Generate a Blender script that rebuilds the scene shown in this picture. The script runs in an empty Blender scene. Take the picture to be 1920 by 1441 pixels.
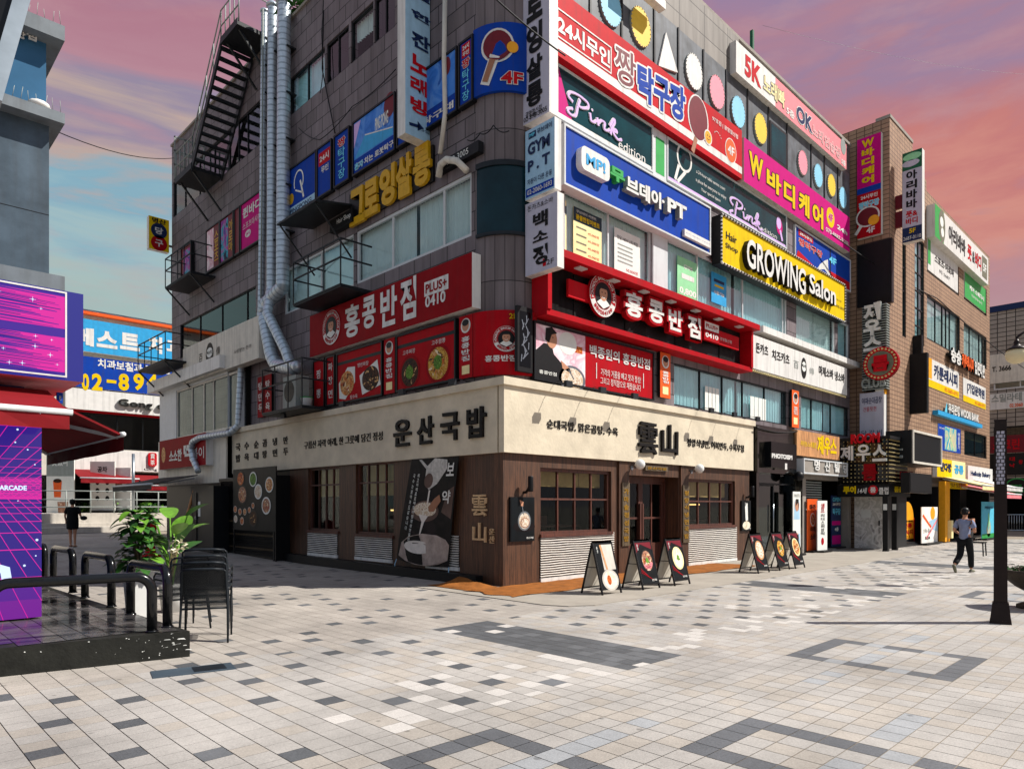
import bpy, math, random
from mathutils import Vector, Matrix
random.seed(7)
SC = bpy.context.scene
COL = SC.collection
# ---------------------------------------------------------------- camera
# world: building corner at the origin, right-hand facade along +X, left-hand facade along +Y
FPX, HOR, CAMH = 1304.5, 948.0, 1.65          # focal length and horizon measured on a 1920 px wide picture
CAM = Vector((-9.70, -10.19, CAMH))
FWD = Vector((0.6976, 0.7165, 0)); RGT = Vector((0.7165, -0.6976, 0)); UP = Vector((0, 0, 1))
cd = bpy.data.cameras.new('camera'); cam = bpy.data.objects.new('camera', cd); COL.objects.link(cam)
cam.location = CAM; cam.rotation_euler = (math.radians(90), 0, math.atan2(-FWD.x, FWD.y))
cd.sensor_width = 36; cd.lens = FPX / 1920 * 36; cd.shift_y = (HOR - 720.5) / 1920
cd.clip_start = 0.05; cd.clip_end = 3000
SC.camera = cam
# ---------------------------------------------------------------- light
SUN_EL = math.radians(47)
sd = bpy.data.lights.new('sun', 'SUN'); sd.energy = 4.5; sd.angle = math.radians(0.5); sd.color = (1, .955, .88)
so = bpy.data.objects.new('sun', sd); COL.objects.link(so)
TOSUN = (RGT * math.cos(SUN_EL) + UP * math.sin(SUN_EL)).normalized()
so.rotation_euler = TOSUN.to_track_quat('Z', 'Y').to_euler(); so.location = (20, -20, 40)
SC.view_settings.view_transform = 'Standard'; SC.view_settings.look = 'None'
SC.view_settings.exposure = 0.68; SC.view_settings.gamma = 1
def lin(c):
    if isinstance(c, str):
        c = tuple(int(c[i:i+2], 16) / 255 for i in (0, 2, 4))
    return tuple((x / 12.92 if x <= .04045 else ((x + .055) / 1.055) ** 2.4) for x in c) + (1,)
# world: Nishita sky under sunset cloud bands laid out by compass direction and height
W = bpy.data.worlds.new("World"); SC.world = W; W.use_nodes = True
def make_world():
    nt = W.node_tree; N = nt.nodes; L = nt.links; N.clear()
    def nd(t, **k):
        n = N.new(t)
        for a, b in k.items(): setattr(n, a, b)
        return n
    out = nd('ShaderNodeOutputWorld'); bg = nd('ShaderNodeBackground'); L.new(bg.outputs[0], out.inputs[0])
    tc = nd('ShaderNodeTexCoord'); sep = nd('ShaderNodeSeparateXYZ'); L.new(tc.outputs['Generated'], sep.inputs[0])
    dot = nd('ShaderNodeVectorMath', operation='DOT_PRODUCT'); L.new(tc.outputs['Generated'], dot.inputs[0]); dot.inputs[1].default_value = (.7165, -.6976, 0)
    mp = nd('ShaderNodeMapping'); mp.inputs['Scale'].default_value = (2.2, 2.2, 9.0); mp.inputs['Rotation'].default_value = (.12, .1, .2)
    L.new(tc.outputs['Generated'], mp.inputs[0])
    n1 = nd('ShaderNodeTexNoise'); n1.inputs['Scale'].default_value = 1.3; n1.inputs['Detail'].default_value = 7; n1.inputs['Roughness'].default_value = .58; n1.inputs['Distortion'].default_value = .5
    L.new(mp.outputs[0], n1.inputs['Vector'])
    def math_(op, a, b=None, c=None):
        m = nd('ShaderNodeMath', operation=op)
        for i, x in enumerate((a, b, c)):
            if x is None: continue
            if isinstance(x, (int, float)): m.inputs[i].default_value = x
            else: L.new(x, m.inputs[i])
        return m.outputs[0]
    dz = math_('MULTIPLY_ADD', n1.outputs['Fac'], .40, -.20)
    e = math_('ADD', sep.outputs['Z'], dz)
    def ramp(stops):
        r = nd('ShaderNodeValToRGB'); el = r.color_ramp.elements
        while len(el) < len(stops): el.new(.5)
        for k, (p, c) in enumerate(stops): el[k].position = p; el[k].color = lin(c)
        L.new(e, r.inputs[0]); return r.outputs[0]
    left = ramp([(0.0, '9db0a6'), (.2, 'a3b9b4'), (.27, 'a9bdb9'), (.315, '9fbbc0'), (.355, '86aebf'), (.39, 'bea79d'), (.43, '978aa0'), (.48, 'b98894'), (.56, 'b37c8b'), (.75, '8f86a6'), (1, '6d86ab')])
    right = ramp([(0.0, 'c3a49e'), (.2, 'b79193'), (.27, 'b5868b'), (.33, 'd38b7a'), (.38, 'c87a71'), (.43, 'b57b84'), (.49, '9f7f98'), (.55, 'b0808f'), (.63, '8f80a4'), (.8, '7c88ad'), (1, '6d86ab')])
    az = nd('ShaderNodeMapRange'); az.inputs['From Min'].default_value = -.35; az.inputs['From Max'].default_value = .3; L.new(dot.outputs['Value'], az.inputs[0])
    mix = nd('ShaderNodeMix', data_type='RGBA'); L.new(az.outputs[0], mix.inputs['Factor']); L.new(left, mix.inputs['A']); L.new(right, mix.inputs['B'])
    # second, finer streak layer
    n2 = nd('ShaderNodeTexNoise'); n2.inputs['Scale'].default_value = 3.4; n2.inputs['Detail'].default_value = 8; n2.inputs['Roughness'].default_value = .62; L.new(mp.outputs[0], n2.inputs['Vector'])
    st = nd('ShaderNodeMapRange'); st.inputs['From Min'].default_value = .5; st.inputs['From Max'].default_value = .8; st.inputs['To Max'].default_value = .5; L.new(n2.outputs['Fac'], st.inputs[0])
    mix2 = nd('ShaderNodeMix', data_type='RGBA'); L.new(st.outputs[0], mix2.inputs['Factor']); L.new(mix.outputs['Result'], mix2.inputs['A']); mix2.inputs['B'].default_value = lin('c79c9c')
    sky = nd('ShaderNodeTexSky'); sky.sky_type = 'NISHITA'; sky.sun_disc = False; sky.sun_elevation = SUN_EL
    sky.sun_rotation = math.atan2(TOSUN.x, TOSUN.y)
    sc_ = nd('ShaderNodeVectorMath', operation='SCALE'); sc_.inputs['Scale'].default_value = .08; L.new(sky.outputs[0], sc_.inputs[0])
    mix3 = nd('ShaderNodeMix', data_type='RGBA'); mix3.inputs['Factor'].default_value = .9; L.new(sc_.outputs[0], mix3.inputs['A']); L.new(mix2.outputs['Result'], mix3.inputs['B'])
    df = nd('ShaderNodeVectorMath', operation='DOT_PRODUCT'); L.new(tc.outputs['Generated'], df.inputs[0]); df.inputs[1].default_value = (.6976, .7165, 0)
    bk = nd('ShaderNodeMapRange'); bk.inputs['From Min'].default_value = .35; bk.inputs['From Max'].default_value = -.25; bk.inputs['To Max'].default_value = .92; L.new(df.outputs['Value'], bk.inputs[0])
    mix4 = nd('ShaderNodeMix', data_type='RGBA'); L.new(bk.outputs[0], mix4.inputs['Factor']); L.new(mix3.outputs['Result'], mix4.inputs['A']); mix4.inputs['B'].default_value = lin('9dacbf')  # even blue-grey behind the camera, added as cool fill light for the facades
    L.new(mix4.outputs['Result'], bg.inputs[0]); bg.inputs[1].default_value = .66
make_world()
# ---------------------------------------------------------------- measuring helpers
def ray(px, py): return FWD + RGT * ((px - 960) / FPX) + UP * ((HOR - py) / FPX)
class Fr:                                   # a flat working frame: u to the right, v up, n outward
    def __init__(s, o, u, n): s.o = Vector(o); s.u = Vector(u); s.v = Vector((0, 0, 1)); s.nn = Vector(n)
    def p(s, u, v, n): return s.o + s.u * u + s.v * v + s.nn * n
    def uv(s, px, py):
        d = ray(px, py); t = (s.o - CAM).dot(s.nn) / d.dot(s.nn); q = CAM + d * t - s.o
        return q.dot(s.u), q.z
    def off(s, n): return Fr(s.o + s.nn * n, s.u, s.nn)
class Cyl:                                  # the rounded corner: u = arc length
    def __init__(s, c, r): s.c = c; s.r = r
    def p(s, u, v, n):
        a = u / s.r
        return Vector((s.c[0] - (s.r + n) * math.cos(a), s.c[1] - (s.r + n) * math.sin(a), v))
WORLD = Fr((0, 0, 0), (1, 0, 0), (0, 0, 0)); 
class _W:
    def p(s, u, v, n): return Vector((u, v, n))
WORLD = _W()
def FR(y): return Fr((0, y, 0), (1, 0, 0), (0, -1, 0))        # planes that face the street on the right
def FL(x): return Fr((x, 0, 0), (0, -1, 0), (-1, 0, 0))       # planes that face the street on the left
def rc(fr, px0, px1, pr, pt, pb):           # left, right edge; a column where top and bottom were read
    u0 = fr.uv(px0, 900)[0]; u1 = fr.uv(px1, 900)[0]; return u0, u1, fr.uv(pr, pb)[1], fr.uv(pr, pt)[1]
def tb(fr, x0, y0, x1, y1):                 # top-left and bottom-right corners
    a = fr.uv(x0, y0); b = fr.uv(x1, y1); return a[0], b[0], b[1], a[1]
def gp(px, py, z=0.0):
    d = ray(px, py); return CAM + d * ((z - CAMH) / d.z)
def gz(x, y): return max(0.0, y - 8) * .024
def at(px, py, dep): return CAM + ray(px, py) * dep
# ---------------------------------------------------------------- materials
MATS = {}
def pm(name, col, rough=.5, var=.12, scale=6, metal=0, bump=0, spec=.22, dirt=0, coat=0):
    if name in MATS: return MATS[name]
    m = bpy.data.materials.new(name); m.use_nodes = True; nt = m.node_tree; N = nt.nodes; L = nt.links
    b = N['Principled BSDF']; c = lin(col) if isinstance(col, str) else tuple(col) + (1,)
    b.inputs['Roughness'].default_value = rough; b.inputs['Metallic'].default_value = metal
    b.inputs['Specular IOR Level'].default_value = spec
    if coat: b.inputs['Coat Weight'].default_value = coat
    geo = N.new('ShaderNodeNewGeometry')
    n = N.new('ShaderNodeTexNoise'); n.inputs['Scale'].default_value = scale; n.inputs['Detail'].default_value = 6; n.inputs['Roughness'].default_value = .6
    L.new(geo.outputs['Position'], n.inputs['Vector'])
    r = N.new('ShaderNodeValToRGB'); r.color_ramp.elements[0].position = .3; r.color_ramp.elements[1].position = .7
    r.color_ramp.elements[0].color = tuple(x * (1 - var) for x in c[:3]) + (1,)
    r.color_ramp.elements[1].color = tuple(min(1, x * (1 + var)) for x in c[:3]) + (1,)
    L.new(n.outputs['Fac'], r.inputs[0]); res = r.outputs[0]
    if dirt:                                # rain streaks: noise stretched downwards
        mp = N.new('ShaderNodeMapping'); mp.inputs['Scale'].default_value = (5, 5, .35); L.new(geo.outputs['Position'], mp.inputs[0])
        n2 = N.new('ShaderNodeTexNoise'); n2.inputs['Scale'].default_value = 1.6; n2.inputs['Detail'].default_value = 5; L.new(mp.outputs[0], n2.inputs['Vector'])
        mr = N.new('ShaderNodeMapRange'); mr.inputs['From Min'].default_value = .48; mr.inputs['From Max'].default_value = .75; mr.inputs['To Max'].default_value = dirt; L.new(n2.outputs['Fac'], mr.inputs[0])
        mx = N.new('ShaderNodeMix'); mx.data_type = 'RGBA'; L.new(mr.outputs[0], mx.inputs['Factor']); L.new(res, mx.inputs['A']); mx.inputs['B'].default_value = (.05, .045, .04, 1); res = mx.outputs['Result']
    L.new(res, b.inputs['Base Color'])
    if bump:
        bp = N.new('ShaderNodeBump'); bp.inputs['Strength'].default_value = bump; bp.inputs['Distance'].default_value = .02
        n3 = N.new('ShaderNodeTexNoise'); n3.inputs['Scale'].default_value = scale * 6; n3.inputs['Detail'].default_value = 4; L.new(geo.outputs['Position'], n3.inputs['Vector'])
        L.new(n3.outputs['Fac'], bp.inputs['Height']); L.new(bp.outputs[0], b.inputs['Normal'])
    MATS[name] = m; return m
def facade_coords(N, L):
    geo = N.new('ShaderNodeNewGeometry'); s = N.new('ShaderNodeSeparateXYZ'); L.new(geo.outputs['Position'], s.inputs[0])
    a = N.new('ShaderNodeMath'); a.operation = 'SUBTRACT'; L.new(s.outputs['X'], a.inputs[0]); L.new(s.outputs['Y'], a.inputs[1])
    c = N.new('ShaderNodeCombineXYZ'); L.new(a.outputs[0], c.inputs[0]); L.new(s.outputs['Z'], c.inputs[1]); return c.outputs[0], geo
def brickmat(name, c1, c2, cm, bw, bh, mortar, off=.5, rough=.6, dirt=.5, bump=.4, spec=.25, streak=1):
    m = bpy.data.materials.new(name); m.use_nodes = True; nt = m.node_tree; N = nt.nodes; L = nt.links; b = N['Principled BSDF']
    co, geo = facade_coords(N, L)
    br = N.new('ShaderNodeTexBrick'); br.offset = off; L.new(co, br.inputs['Vector'])
    br.inputs['Color1'].default_value = lin(c1); br.inputs['Color2'].default_value = lin(c2); br.inputs['Mortar'].default_value = lin(cm)
    br.inputs['Scale'].default_value = 1; br.inputs['Brick Width'].default_value = bw; br.inputs['Row Height'].default_value = bh; br.inputs['Mortar Size'].default_value = mortar; br.inputs['Bias'].default_value = 0
    mp = N.new('ShaderNodeMapping'); mp.inputs['Scale'].default_value = (3, 3, .3 if streak else 3); L.new(geo.outputs['Position'], mp.inputs[0])
    n = N.new('ShaderNodeTexNoise'); n.inputs['Scale'].default_value = 1.3; n.inputs['Detail'].default_value = 8; n.inputs['Roughness'].default_value = .65; L.new(mp.outputs[0], n.inputs['Vector'])
    mr = N.new('ShaderNodeMapRange'); mr.inputs['From Min'].default_value = .35; mr.inputs['From Max'].default_value = .75; mr.inputs['To Max'].default_value = dirt; L.new(n.outputs['Fac'], mr.inputs[0])
    mx = N.new('ShaderNodeMix'); mx.data_type = 'RGBA'; mx.blend_type = 'MULTIPLY'; L.new(mr.outputs[0], mx.inputs['Factor']); L.new(br.outputs['Color'], mx.inputs['A']); mx.inputs['B'].default_value = (.3, .27, .25, 1)
    L.new(mx.outputs['Result'], b.inputs['Base Color']); b.inputs['Roughness'].default_value = rough; b.inputs['Specular IOR Level'].default_value = spec
    bp = N.new('ShaderNodeBump'); bp.inputs['Strength'].default_value = bump; bp.inputs['Distance'].default_value = .01; bp.invert = True
    L.new(br.outputs['Fac'], bp.inputs['Height']); L.new(bp.outputs[0], b.inputs['Normal'])
    MATS[name] = m; return m
def glassmat(name, tint, refl=.0, rough=.03):
    m = bpy.data.materials.new(name); m.use_nodes = True; nt = m.node_tree; N = nt.nodes; L = nt.links; N.remove(N['Principled BSDF'])
    t = N.new('ShaderNodeBsdfTransparent'); t.inputs[0].default_value = tuple(tint) + (1,)
    g = N.new('ShaderNodeBsdfGlossy'); g.inputs['Roughness'].default_value = rough; g.inputs[0].default_value = (.85, .97, 1, 1)
    f = N.new('ShaderNodeLayerWeight'); f.inputs[0].default_value = .5; pw = N.new('ShaderNodeMath'); pw.operation = 'POWER'; pw.inputs[1].default_value = 4; L.new(f.outputs['Facing'], pw.inputs[0])
    a = N.new('ShaderNodeMath'); a.operation = 'MULTIPLY_ADD'; a.use_clamp = True; a.inputs[1].default_value = .6; a.inputs[2].default_value = .03 + refl; L.new(pw.outputs[0], a.inputs[0])
    x = N.new('ShaderNodeMixShader'); L.new(a.outputs[0], x.inputs[0]); L.new(t.outputs[0], x.inputs[1]); L.new(g.outputs[0], x.inputs[2])
    L.new(x.outputs[0], N['Material Output'].inputs[0]); MATS[name] = m; return m
def emit(name, col, s=1.0, base='101010'):
    m = bpy.data.materials.new(name); m.use_nodes = True; b = m.node_tree.nodes['Principled BSDF']
    b.inputs['Base Color'].default_value = lin(base); b.inputs['Emission Color'].default_value = lin(col); b.inputs['Emission Strength'].default_value = s; b.inputs['Roughness'].default_value = .35
    MATS[name] = m; return m
def foodmat(name, cols, scale=60):
    m = bpy.data.materials.new(name); m.use_nodes = True; nt = m.node_tree; N = nt.nodes; L = nt.links; b = N['Principled BSDF']
    geo = N.new('ShaderNodeNewGeometry'); v = N.new('ShaderNodeTexNoise'); v.inputs['Scale'].default_value = scale * .42; v.inputs['Detail'].default_value = 3; v.inputs['Distortion'].default_value = 1.2
    L.new(geo.outputs['Position'], v.inputs['Vector']); r = N.new('ShaderNodeValToRGB'); el = r.color_ramp.elements
    while len(el) < len(cols): el.new(.5)
    for i, c in enumerate(cols): el[i].position = .33 + .34 * i / (len(cols) - 1); el[i].color = lin(c)
    L.new(v.outputs['Fac'], r.inputs[0]); L.new(r.outputs[0], b.inputs['Base Color']); b.inputs['Roughness'].default_value = .5; b.inputs['Specular IOR Level'].default_value = .15; MATS[name] = m; return m
# ---------------------------------------------------------------- text
_G = {}
def glyph(body, bold, ext, shear):
    k = (body, bold, ext, shear)
    if k in _G: return _G[k]
    c = bpy.data.curves.new('t', 'FONT'); c.body = body; c.offset = bold; c.extrude = .5 if ext else 0; c.resolution_u = 3; c.shear = shear
    o = bpy.data.objects.new('t', c); me = o.to_mesh()
    vs = [v.co.copy() for v in me.vertices]; fs = [(tuple(p.vertices), abs(p.normal.z) < .5, p.normal.z) for p in me.polygons]
    o.to_mesh_clear(); bpy.data.objects.remove(o); bpy.data.curves.remove(c)
    x0 = min(v.x for v in vs); x1 = max(v.x for v in vs); y0 = min(v.y for v in vs); y1 = max(v.y for v in vs)
    dx = max(x1 - x0, 1e-4); dy = max(y1 - y0, 1e-4)
    vs = [((v.x - x0) / dx, (v.y - y0) / dy, v.z + .5 if ext else 0) for v in vs]
    if ext: fs = [f for f in fs if f[2] > -.5]
    _G[k] = (vs, fs, dx / dy); return _G[k]
# ---------------------------------------------------------------- mesh builder
class MB:
    def __init__(s, fr=None): s.v = []; s.f = []; s.m = []; s.sm = []; s.mats = []; s.fr = fr or WORLD
    def mi(s, mat):
        if isinstance(mat, str): mat = MATS[mat]
        if mat not in s.mats: s.mats.append(mat)
        return s.mats.index(mat)
    def add(s, pts, faces, mat, smooth=False, raw=False):
        k = len(s.v); s.v += [Vector(p) if raw else s.fr.p(*p) for p in pts]; i = s.mi(mat)
        for f in faces: s.f.append([k + j for j in f]); s.m.append(i); s.sm.append(smooth)
    def box(s, u0, u1, v0, v1, n0, n1, mat, front=None, bottom=None):
        P = [(u0, v0, n0), (u1, v0, n0), (u1, v1, n0), (u0, v1, n0), (u0, v0, n1), (u1, v0, n1), (u1, v1, n1), (u0, v1, n1)]
        F = [(3, 2, 1, 0), (4, 5, 6, 7), (0, 1, 5, 4), (1, 2, 6, 5), (2, 3, 7, 6), (3, 0, 4, 7)]
        for i, f in enumerate(F):
            s.add([P[j] for j in f], [(0, 1, 2, 3)], front if (front and i == 1) else bottom if (bottom and i == 2) else mat)
    def quad(s, u0, u1, v0, v1, n, mat): s.add([(u0, v0, n), (u1, v0, n), (u1, v1, n), (u0, v1, n)], [(0, 1, 2, 3)], mat)
    def poly(s, pts, n, mat): s.add([(a, b, n) for a, b in pts], [tuple(range(len(pts)))], mat)
    def prism(s, pts, n0, n1, mat, side=None):
        k = len(pts); s.add([(a, b, n1) for a, b in pts], [tuple(range(k))], mat); s.add([(a, b, n0) for a, b in pts], [tuple(range(k))[::-1]], side or mat)
        s.add([(a, b, n0) for a, b in pts] + [(a, b, n1) for a, b in pts], [(i, (i + 1) % k, k + (i + 1) % k, k + i) for i in range(k)], side or mat)
    def ell(s, cu, cv, ru, rv, n0, n1, mat, side=None, seg=24):
        pts = [(cu + ru * math.cos(2 * math.pi * i / seg), cv + rv * math.sin(2 * math.pi * i / seg)) for i in range(seg)]
        if n1 is None: s.poly(pts, n0, mat)
        else: s.prism(pts, n0, n1, mat, side)
    def ring(s, cu, cv, ru, rv, w, n, mat, seg=28, a0=0, a1=2 * math.pi):
        P = []; F = []
        for i in range(seg + 1):
            a = a0 + (a1 - a0) * i / seg; c, d = math.cos(a), math.sin(a)
            P += [(cu + ru * c, cv + rv * d, n), (cu + (ru - w) * c, cv + (rv - w) * d, n)]
        for i in range(seg): F.append((2 * i, 2 * i + 2, 2 * i + 3, 2 * i + 1))
        s.add(P, F, mat)
    def line(s, a, b, w, n, mat):           # a flat stroke
        dx, dy = b[0] - a[0], b[1] - a[1]; l = math.hypot(dx, dy) or 1; ox, oy = -dy / l * w / 2, dx / l * w / 2
        s.add([(a[0] - ox, a[1] - oy, n), (b[0] - ox, b[1] - oy, n), (b[0] + ox, b[1] + oy, n), (a[0] + ox, a[1] + oy, n)], [(0, 1, 2, 3)], mat)
    def frame(s, u0, u1, v0, v1, w, n0, n1, mat):
        s.box(u0, u1, v0, v0 + w, n0, n1, mat); s.box(u0, u1, v1 - w, v1, n0, n1, mat); s.box(u0, u0 + w, v0 + w, v1 - w, n0, n1, mat); s.box(u1 - w, u1, v0 + w, v1 - w, n0, n1, mat)
    def tube(s, pts, r, mat, seg=8, caps=True, raw=False, smooth=True):
        P = [Vector(p) if raw else s.fr.p(*p) for p in pts]; rr = r if isinstance(r, (list, tuple)) else [r] * len(P)
        V = []; F = []; up0 = None
        for i, p in enumerate(P):
            t = (P[min(i + 1, len(P) - 1)] - P[max(i - 1, 0)]).normalized()
            if up0 is None: up0 = Vector((0, 0, 1)) if abs(t.z) < .9 else Vector((1, 0, 0))
            a = (up0 - t * up0.dot(t)).normalized(); up0 = a; b = t.cross(a)
            for k in range(seg):
                th = 2 * math.pi * k / seg + math.pi / seg; V.append(p + (a * math.cos(th) + b * math.sin(th)) * rr[i])
        for i in range(len(P) - 1):
            for k in range(seg): F.append((i * seg + k, i * seg + (k + 1) % seg, (i + 1) * seg + (k + 1) % seg, (i + 1) * seg + k))
        if caps: F += [tuple(range(seg))[::-1], tuple((len(P) - 1) * seg + k for k in range(seg))]
        s.add(V, F, mat, smooth, raw=True)
    def bar(s, a, b, w, mat): s.tube([a, b], w * .7071, mat, seg=4, smooth=False)
    def lathe(s, c, prof, mat, seg=24):     # world z axis
        V = []; F = []
        for r, z in prof:
            for k in range(seg): V.append((c[0] + r * math.cos(2 * math.pi * k / seg), c[1] + r * math.sin(2 * math.pi * k / seg), c[2] + z))
        for i in range(len(prof) - 1):
            for k in range(seg): F.append((i * seg + k, i * seg + (k + 1) % seg, (i + 1) * seg + (k + 1) % seg, (i + 1) * seg + k))
        F += [tuple(range(seg))[::-1], tuple((len(prof) - 1) * seg + k for k in range(seg))]
        s.add(V, F, mat, True, raw=True)
    def ball(s, c, r, mat, seg=16, sz=1.0):
        s.lathe((c[0], c[1], c[2]), [(max(.002, r * math.sin(math.pi * i / 10)), -r * sz * math.cos(math.pi * i / 10)) for i in range(11)], mat, seg)
    def text(s, body, u0, u1, v0, v1, n, mat, depth=0, side=None, bold=.012, shear=0, jit=0, keep=False, skew=None):
        vs, fs, asp = glyph(body, bold, depth > 0, shear)
        if keep:                            # keep the letters' own proportions inside the box
            w, h = u1 - u0, v1 - v0
            if asp * h < w: d = (w - asp * h) / 2; u0 += d; u1 -= d
            else: d = (h - w / asp) / 2; v0 += d; v1 -= d
        rnd = random.Random(len(body) * 7 + 3); j = jit * (v1 - v0)
        P = [(u0 + (u1 - u0) * x + (rnd.uniform(-j, j) if j else 0), v0 + (v1 - v0) * y + (rnd.uniform(-j, j) if j else 0), n + z * depth) for x, y, z in vs]
        if skew: P = [(a, (skew[0] + (skew[2] - skew[0]) * x) * (1 - y) + (skew[1] + (skew[3] - skew[1]) * x) * y + c - 0, d) for (a, b_, d), (x, y, z) in zip(P, vs) for c in (0,)]
        k = len(s.v); s.v += [s.fr.p(*p) for p in P]; a = s.mi(mat); b = s.mi(side) if side else a
        for f, sd_, nz in fs: s.f.append([k + q for q in f]); s.m.append(b if sd_ else a); s.sm.append(False)
    def stroke(s, pts, box, w, n, mat, k=6):   # a brushed line through the points (unit box)
        u0, u1, v0, v1 = box; Q = []; m = len(pts)
        for i in range(m - 1):
            p0, p1, p2, p3 = (Vector(pts[max(0, min(m - 1, i + d))]) for d in (-1, 0, 1, 2))
            for j in range(k): t = j / k; Q.append(.5 * (2 * p1 + (p2 - p0) * t + (2 * p0 - 5 * p1 + 4 * p2 - p3) * t * t + (3 * p1 - p0 - 3 * p2 + p3) * t ** 3))
        Q.append(Vector(pts[-1])); Q = [Vector((u0 + (u1 - u0) * q.x, v0 + (v1 - v0) * q.y)) for q in Q]; P = []
        for i, q in enumerate(Q):
            d = (Q[min(i + 1, len(Q) - 1)] - Q[max(i - 1, 0)]).normalized(); ww = w * (.62 + .38 * abs(d.y)) / 2; z = n + i * .00012; P += [(q.x - d.y * ww, q.y + d.x * ww, z), (q.x + d.y * ww, q.y - d.x * ww, z)]
        s.add(P, [(2 * i, 2 * i + 1, 2 * i + 3, 2 * i + 2) for i in range(len(Q) - 1)], mat)
    def vtext(s, body, u0, u1, v0, v1, n, mat, gap=.1, **k):
        m = len(body); h = (v1 - v0) / m
        for i, ch in enumerate(body):
            if ch != ' ': s.text(ch, u0, u1, v1 - (i + 1) * h + h * gap / 2, v1 - i * h - h * gap / 2, n, mat, **k)
    def arctext(s, body, cu, cv, r, a0, a1, h, n, mat, flip=False, bold=.02):
        for i, ch in enumerate(body):
            if ch == ' ': continue
            a = a0 + (a1 - a0) * (i + .5) / len(body); vs, fs, asp = glyph(ch, bold, False, 0); t = a + math.pi / 2 if flip else a - math.pi / 2
            c, d = math.cos(t), math.sin(t); w = min(asp, 1.1) * h
            P = [(cu + r * math.cos(a) + ((x - .5) * w) * c - ((y - .5) * h) * d, cv + r * math.sin(a) + ((x - .5) * w) * d + ((y - .5) * h) * c, n) for x, y, z in vs]
            s.add(P, [f[0] for f in fs], mat)
    def bowl(s, cu, cv, r, n, rim, food, ar=1.0, garnish=None, k=.82):
        s.ell(cu, cv, r * ar, r, n, None, rim); s.ell(cu, cv, r * k * ar, r * k, n + .002, None, food)
        if food not in ('food_soup', 'food_pale'): s.bits(cu, cv, r * k * ar * .9, r * k * .9, n + .003, food)
        if garnish:
            for i in range(7):
                a = i * 2.4; q = r * .22 * math.sqrt(i / 7); s.ell(cu + q * math.cos(a) * ar, cv + q * math.sin(a), r * .11, r * .09, n + .006 + i * .0001, None, garnish, seg=7)
    def bits(s, cu, cv, ru, rv, n, food, num=34):   # slivers of noodle, meat and vegetable on a printed dish
        pal = {'food_dark': ['bit_brown', 'bit_black', 'bit_brown', 'bit_tan'], 'food_green': ['leaf_light', 'leaf_dark', 'leaf']}.get(food, ['bit_orange', 'bit_tan', 'bit_brown', 'bit_red', 'bit_cream']); rnd = random.Random(int(abs(cu * 91 + cv * 37) * 100))
        for i in range(num):
            a = rnd.uniform(0, 6.283); q = math.sqrt(rnd.random()) * .88; x, y = cu + ru * q * math.cos(a), cv + rv * q * math.sin(a); t = rnd.uniform(0, 3.14); l, w = ru * rnd.uniform(.1, .3), rv * rnd.uniform(.05, .1); c, d = math.cos(t), math.sin(t)
            s.poly([(x + l * c * e - w * d * f, y + l * d * e + w * c * f) for e, f in ((-1, 0), (-.5, -1), (.6, -.8), (1, .2), (.3, 1), (-.6, .8))], n + i * .00004, rnd.choice(pal))
    def build(s, name, parent=None, label=None, cat=None, group=None, kind=None, loc=None):
        if parent is None:
            if loc is None:
                xs = [v.x for v in s.v]; ys = [v.y for v in s.v]; zs = [v.z for v in s.v]
                loc = Vector(((min(xs) + max(xs)) / 2, (min(ys) + max(ys)) / 2, min(zs)))
            loc = Vector(loc); base = loc
        else: base = parent['_b']; base = Vector(base)
        me = bpy.data.meshes.new(name); me.from_pydata([tuple(v - base) for v in s.v], [], s.f)
        for m in s.mats: me.materials.append(m)
        me.polygons.foreach_set('material_index', s.m); me.polygons.foreach_set('use_smooth', s.sm); me.update()
        o = bpy.data.objects.new(name, me); COL.objects.link(o)
        if parent is None: o.location = loc
        else: o.parent = parent
        o['_b'] = tuple(base); tag(o, label, cat, group, kind); return o
def tag(o, label=None, cat=None, group=None, kind=None):
    for k, v in (('label', label), ('category', cat), ('group', group), ('kind', kind)):
        if v: o[k] = v
def thing(name, label, cat, loc, group=None, kind=None):
    o = bpy.data.objects.new(name, None); COL.objects.link(o); o.location = loc; o['_b'] = tuple(loc); o.empty_display_size = .2
    tag(o, label, cat, group, kind); return o
def copy_tree(o, parent=None):
    c = o.copy(); COL.objects.link(c)
    if parent: c.parent = parent
    for ch in list(o.children): copy_tree(ch, c)
    return c
def skin(nodes, edges, name, mat, parent, root=0, sub=2):    # a continuous body grown round a skeleton
    me = bpy.data.meshes.new(name); base = Vector(parent['_b'])
    me.from_pydata([tuple(Vector(n[:3]) - base) for n in nodes], edges, []); o = bpy.data.objects.new(name, me); COL.objects.link(o)
    md = o.modifiers.new('s', 'SKIN'); md.use_smooth_shade = True; o.modifiers.new('u', 'SUBSURF').levels = sub; o.modifiers['u'].render_levels = sub
    for i, n in enumerate(nodes):
        r = n[3] if isinstance(n[3], tuple) else (n[3], n[3]); o.data.skin_vertices[0].data[i].radius = r; o.data.skin_vertices[0].data[i].use_root = (i == root)
    dg = bpy.context.evaluated_depsgraph_get(); m2 = bpy.data.meshes.new_from_object(o.evaluated_get(dg)); bpy.data.objects.remove(o)
    m2.materials.clear(); m2.materials.append(MATS[mat] if isinstance(mat, str) else mat)
    for p in m2.polygons: p.use_smooth = True
    o2 = bpy.data.objects.new(name, m2); COL.objects.link(o2); o2.parent = parent; o2['_b'] = tuple(base); return o2
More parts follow.
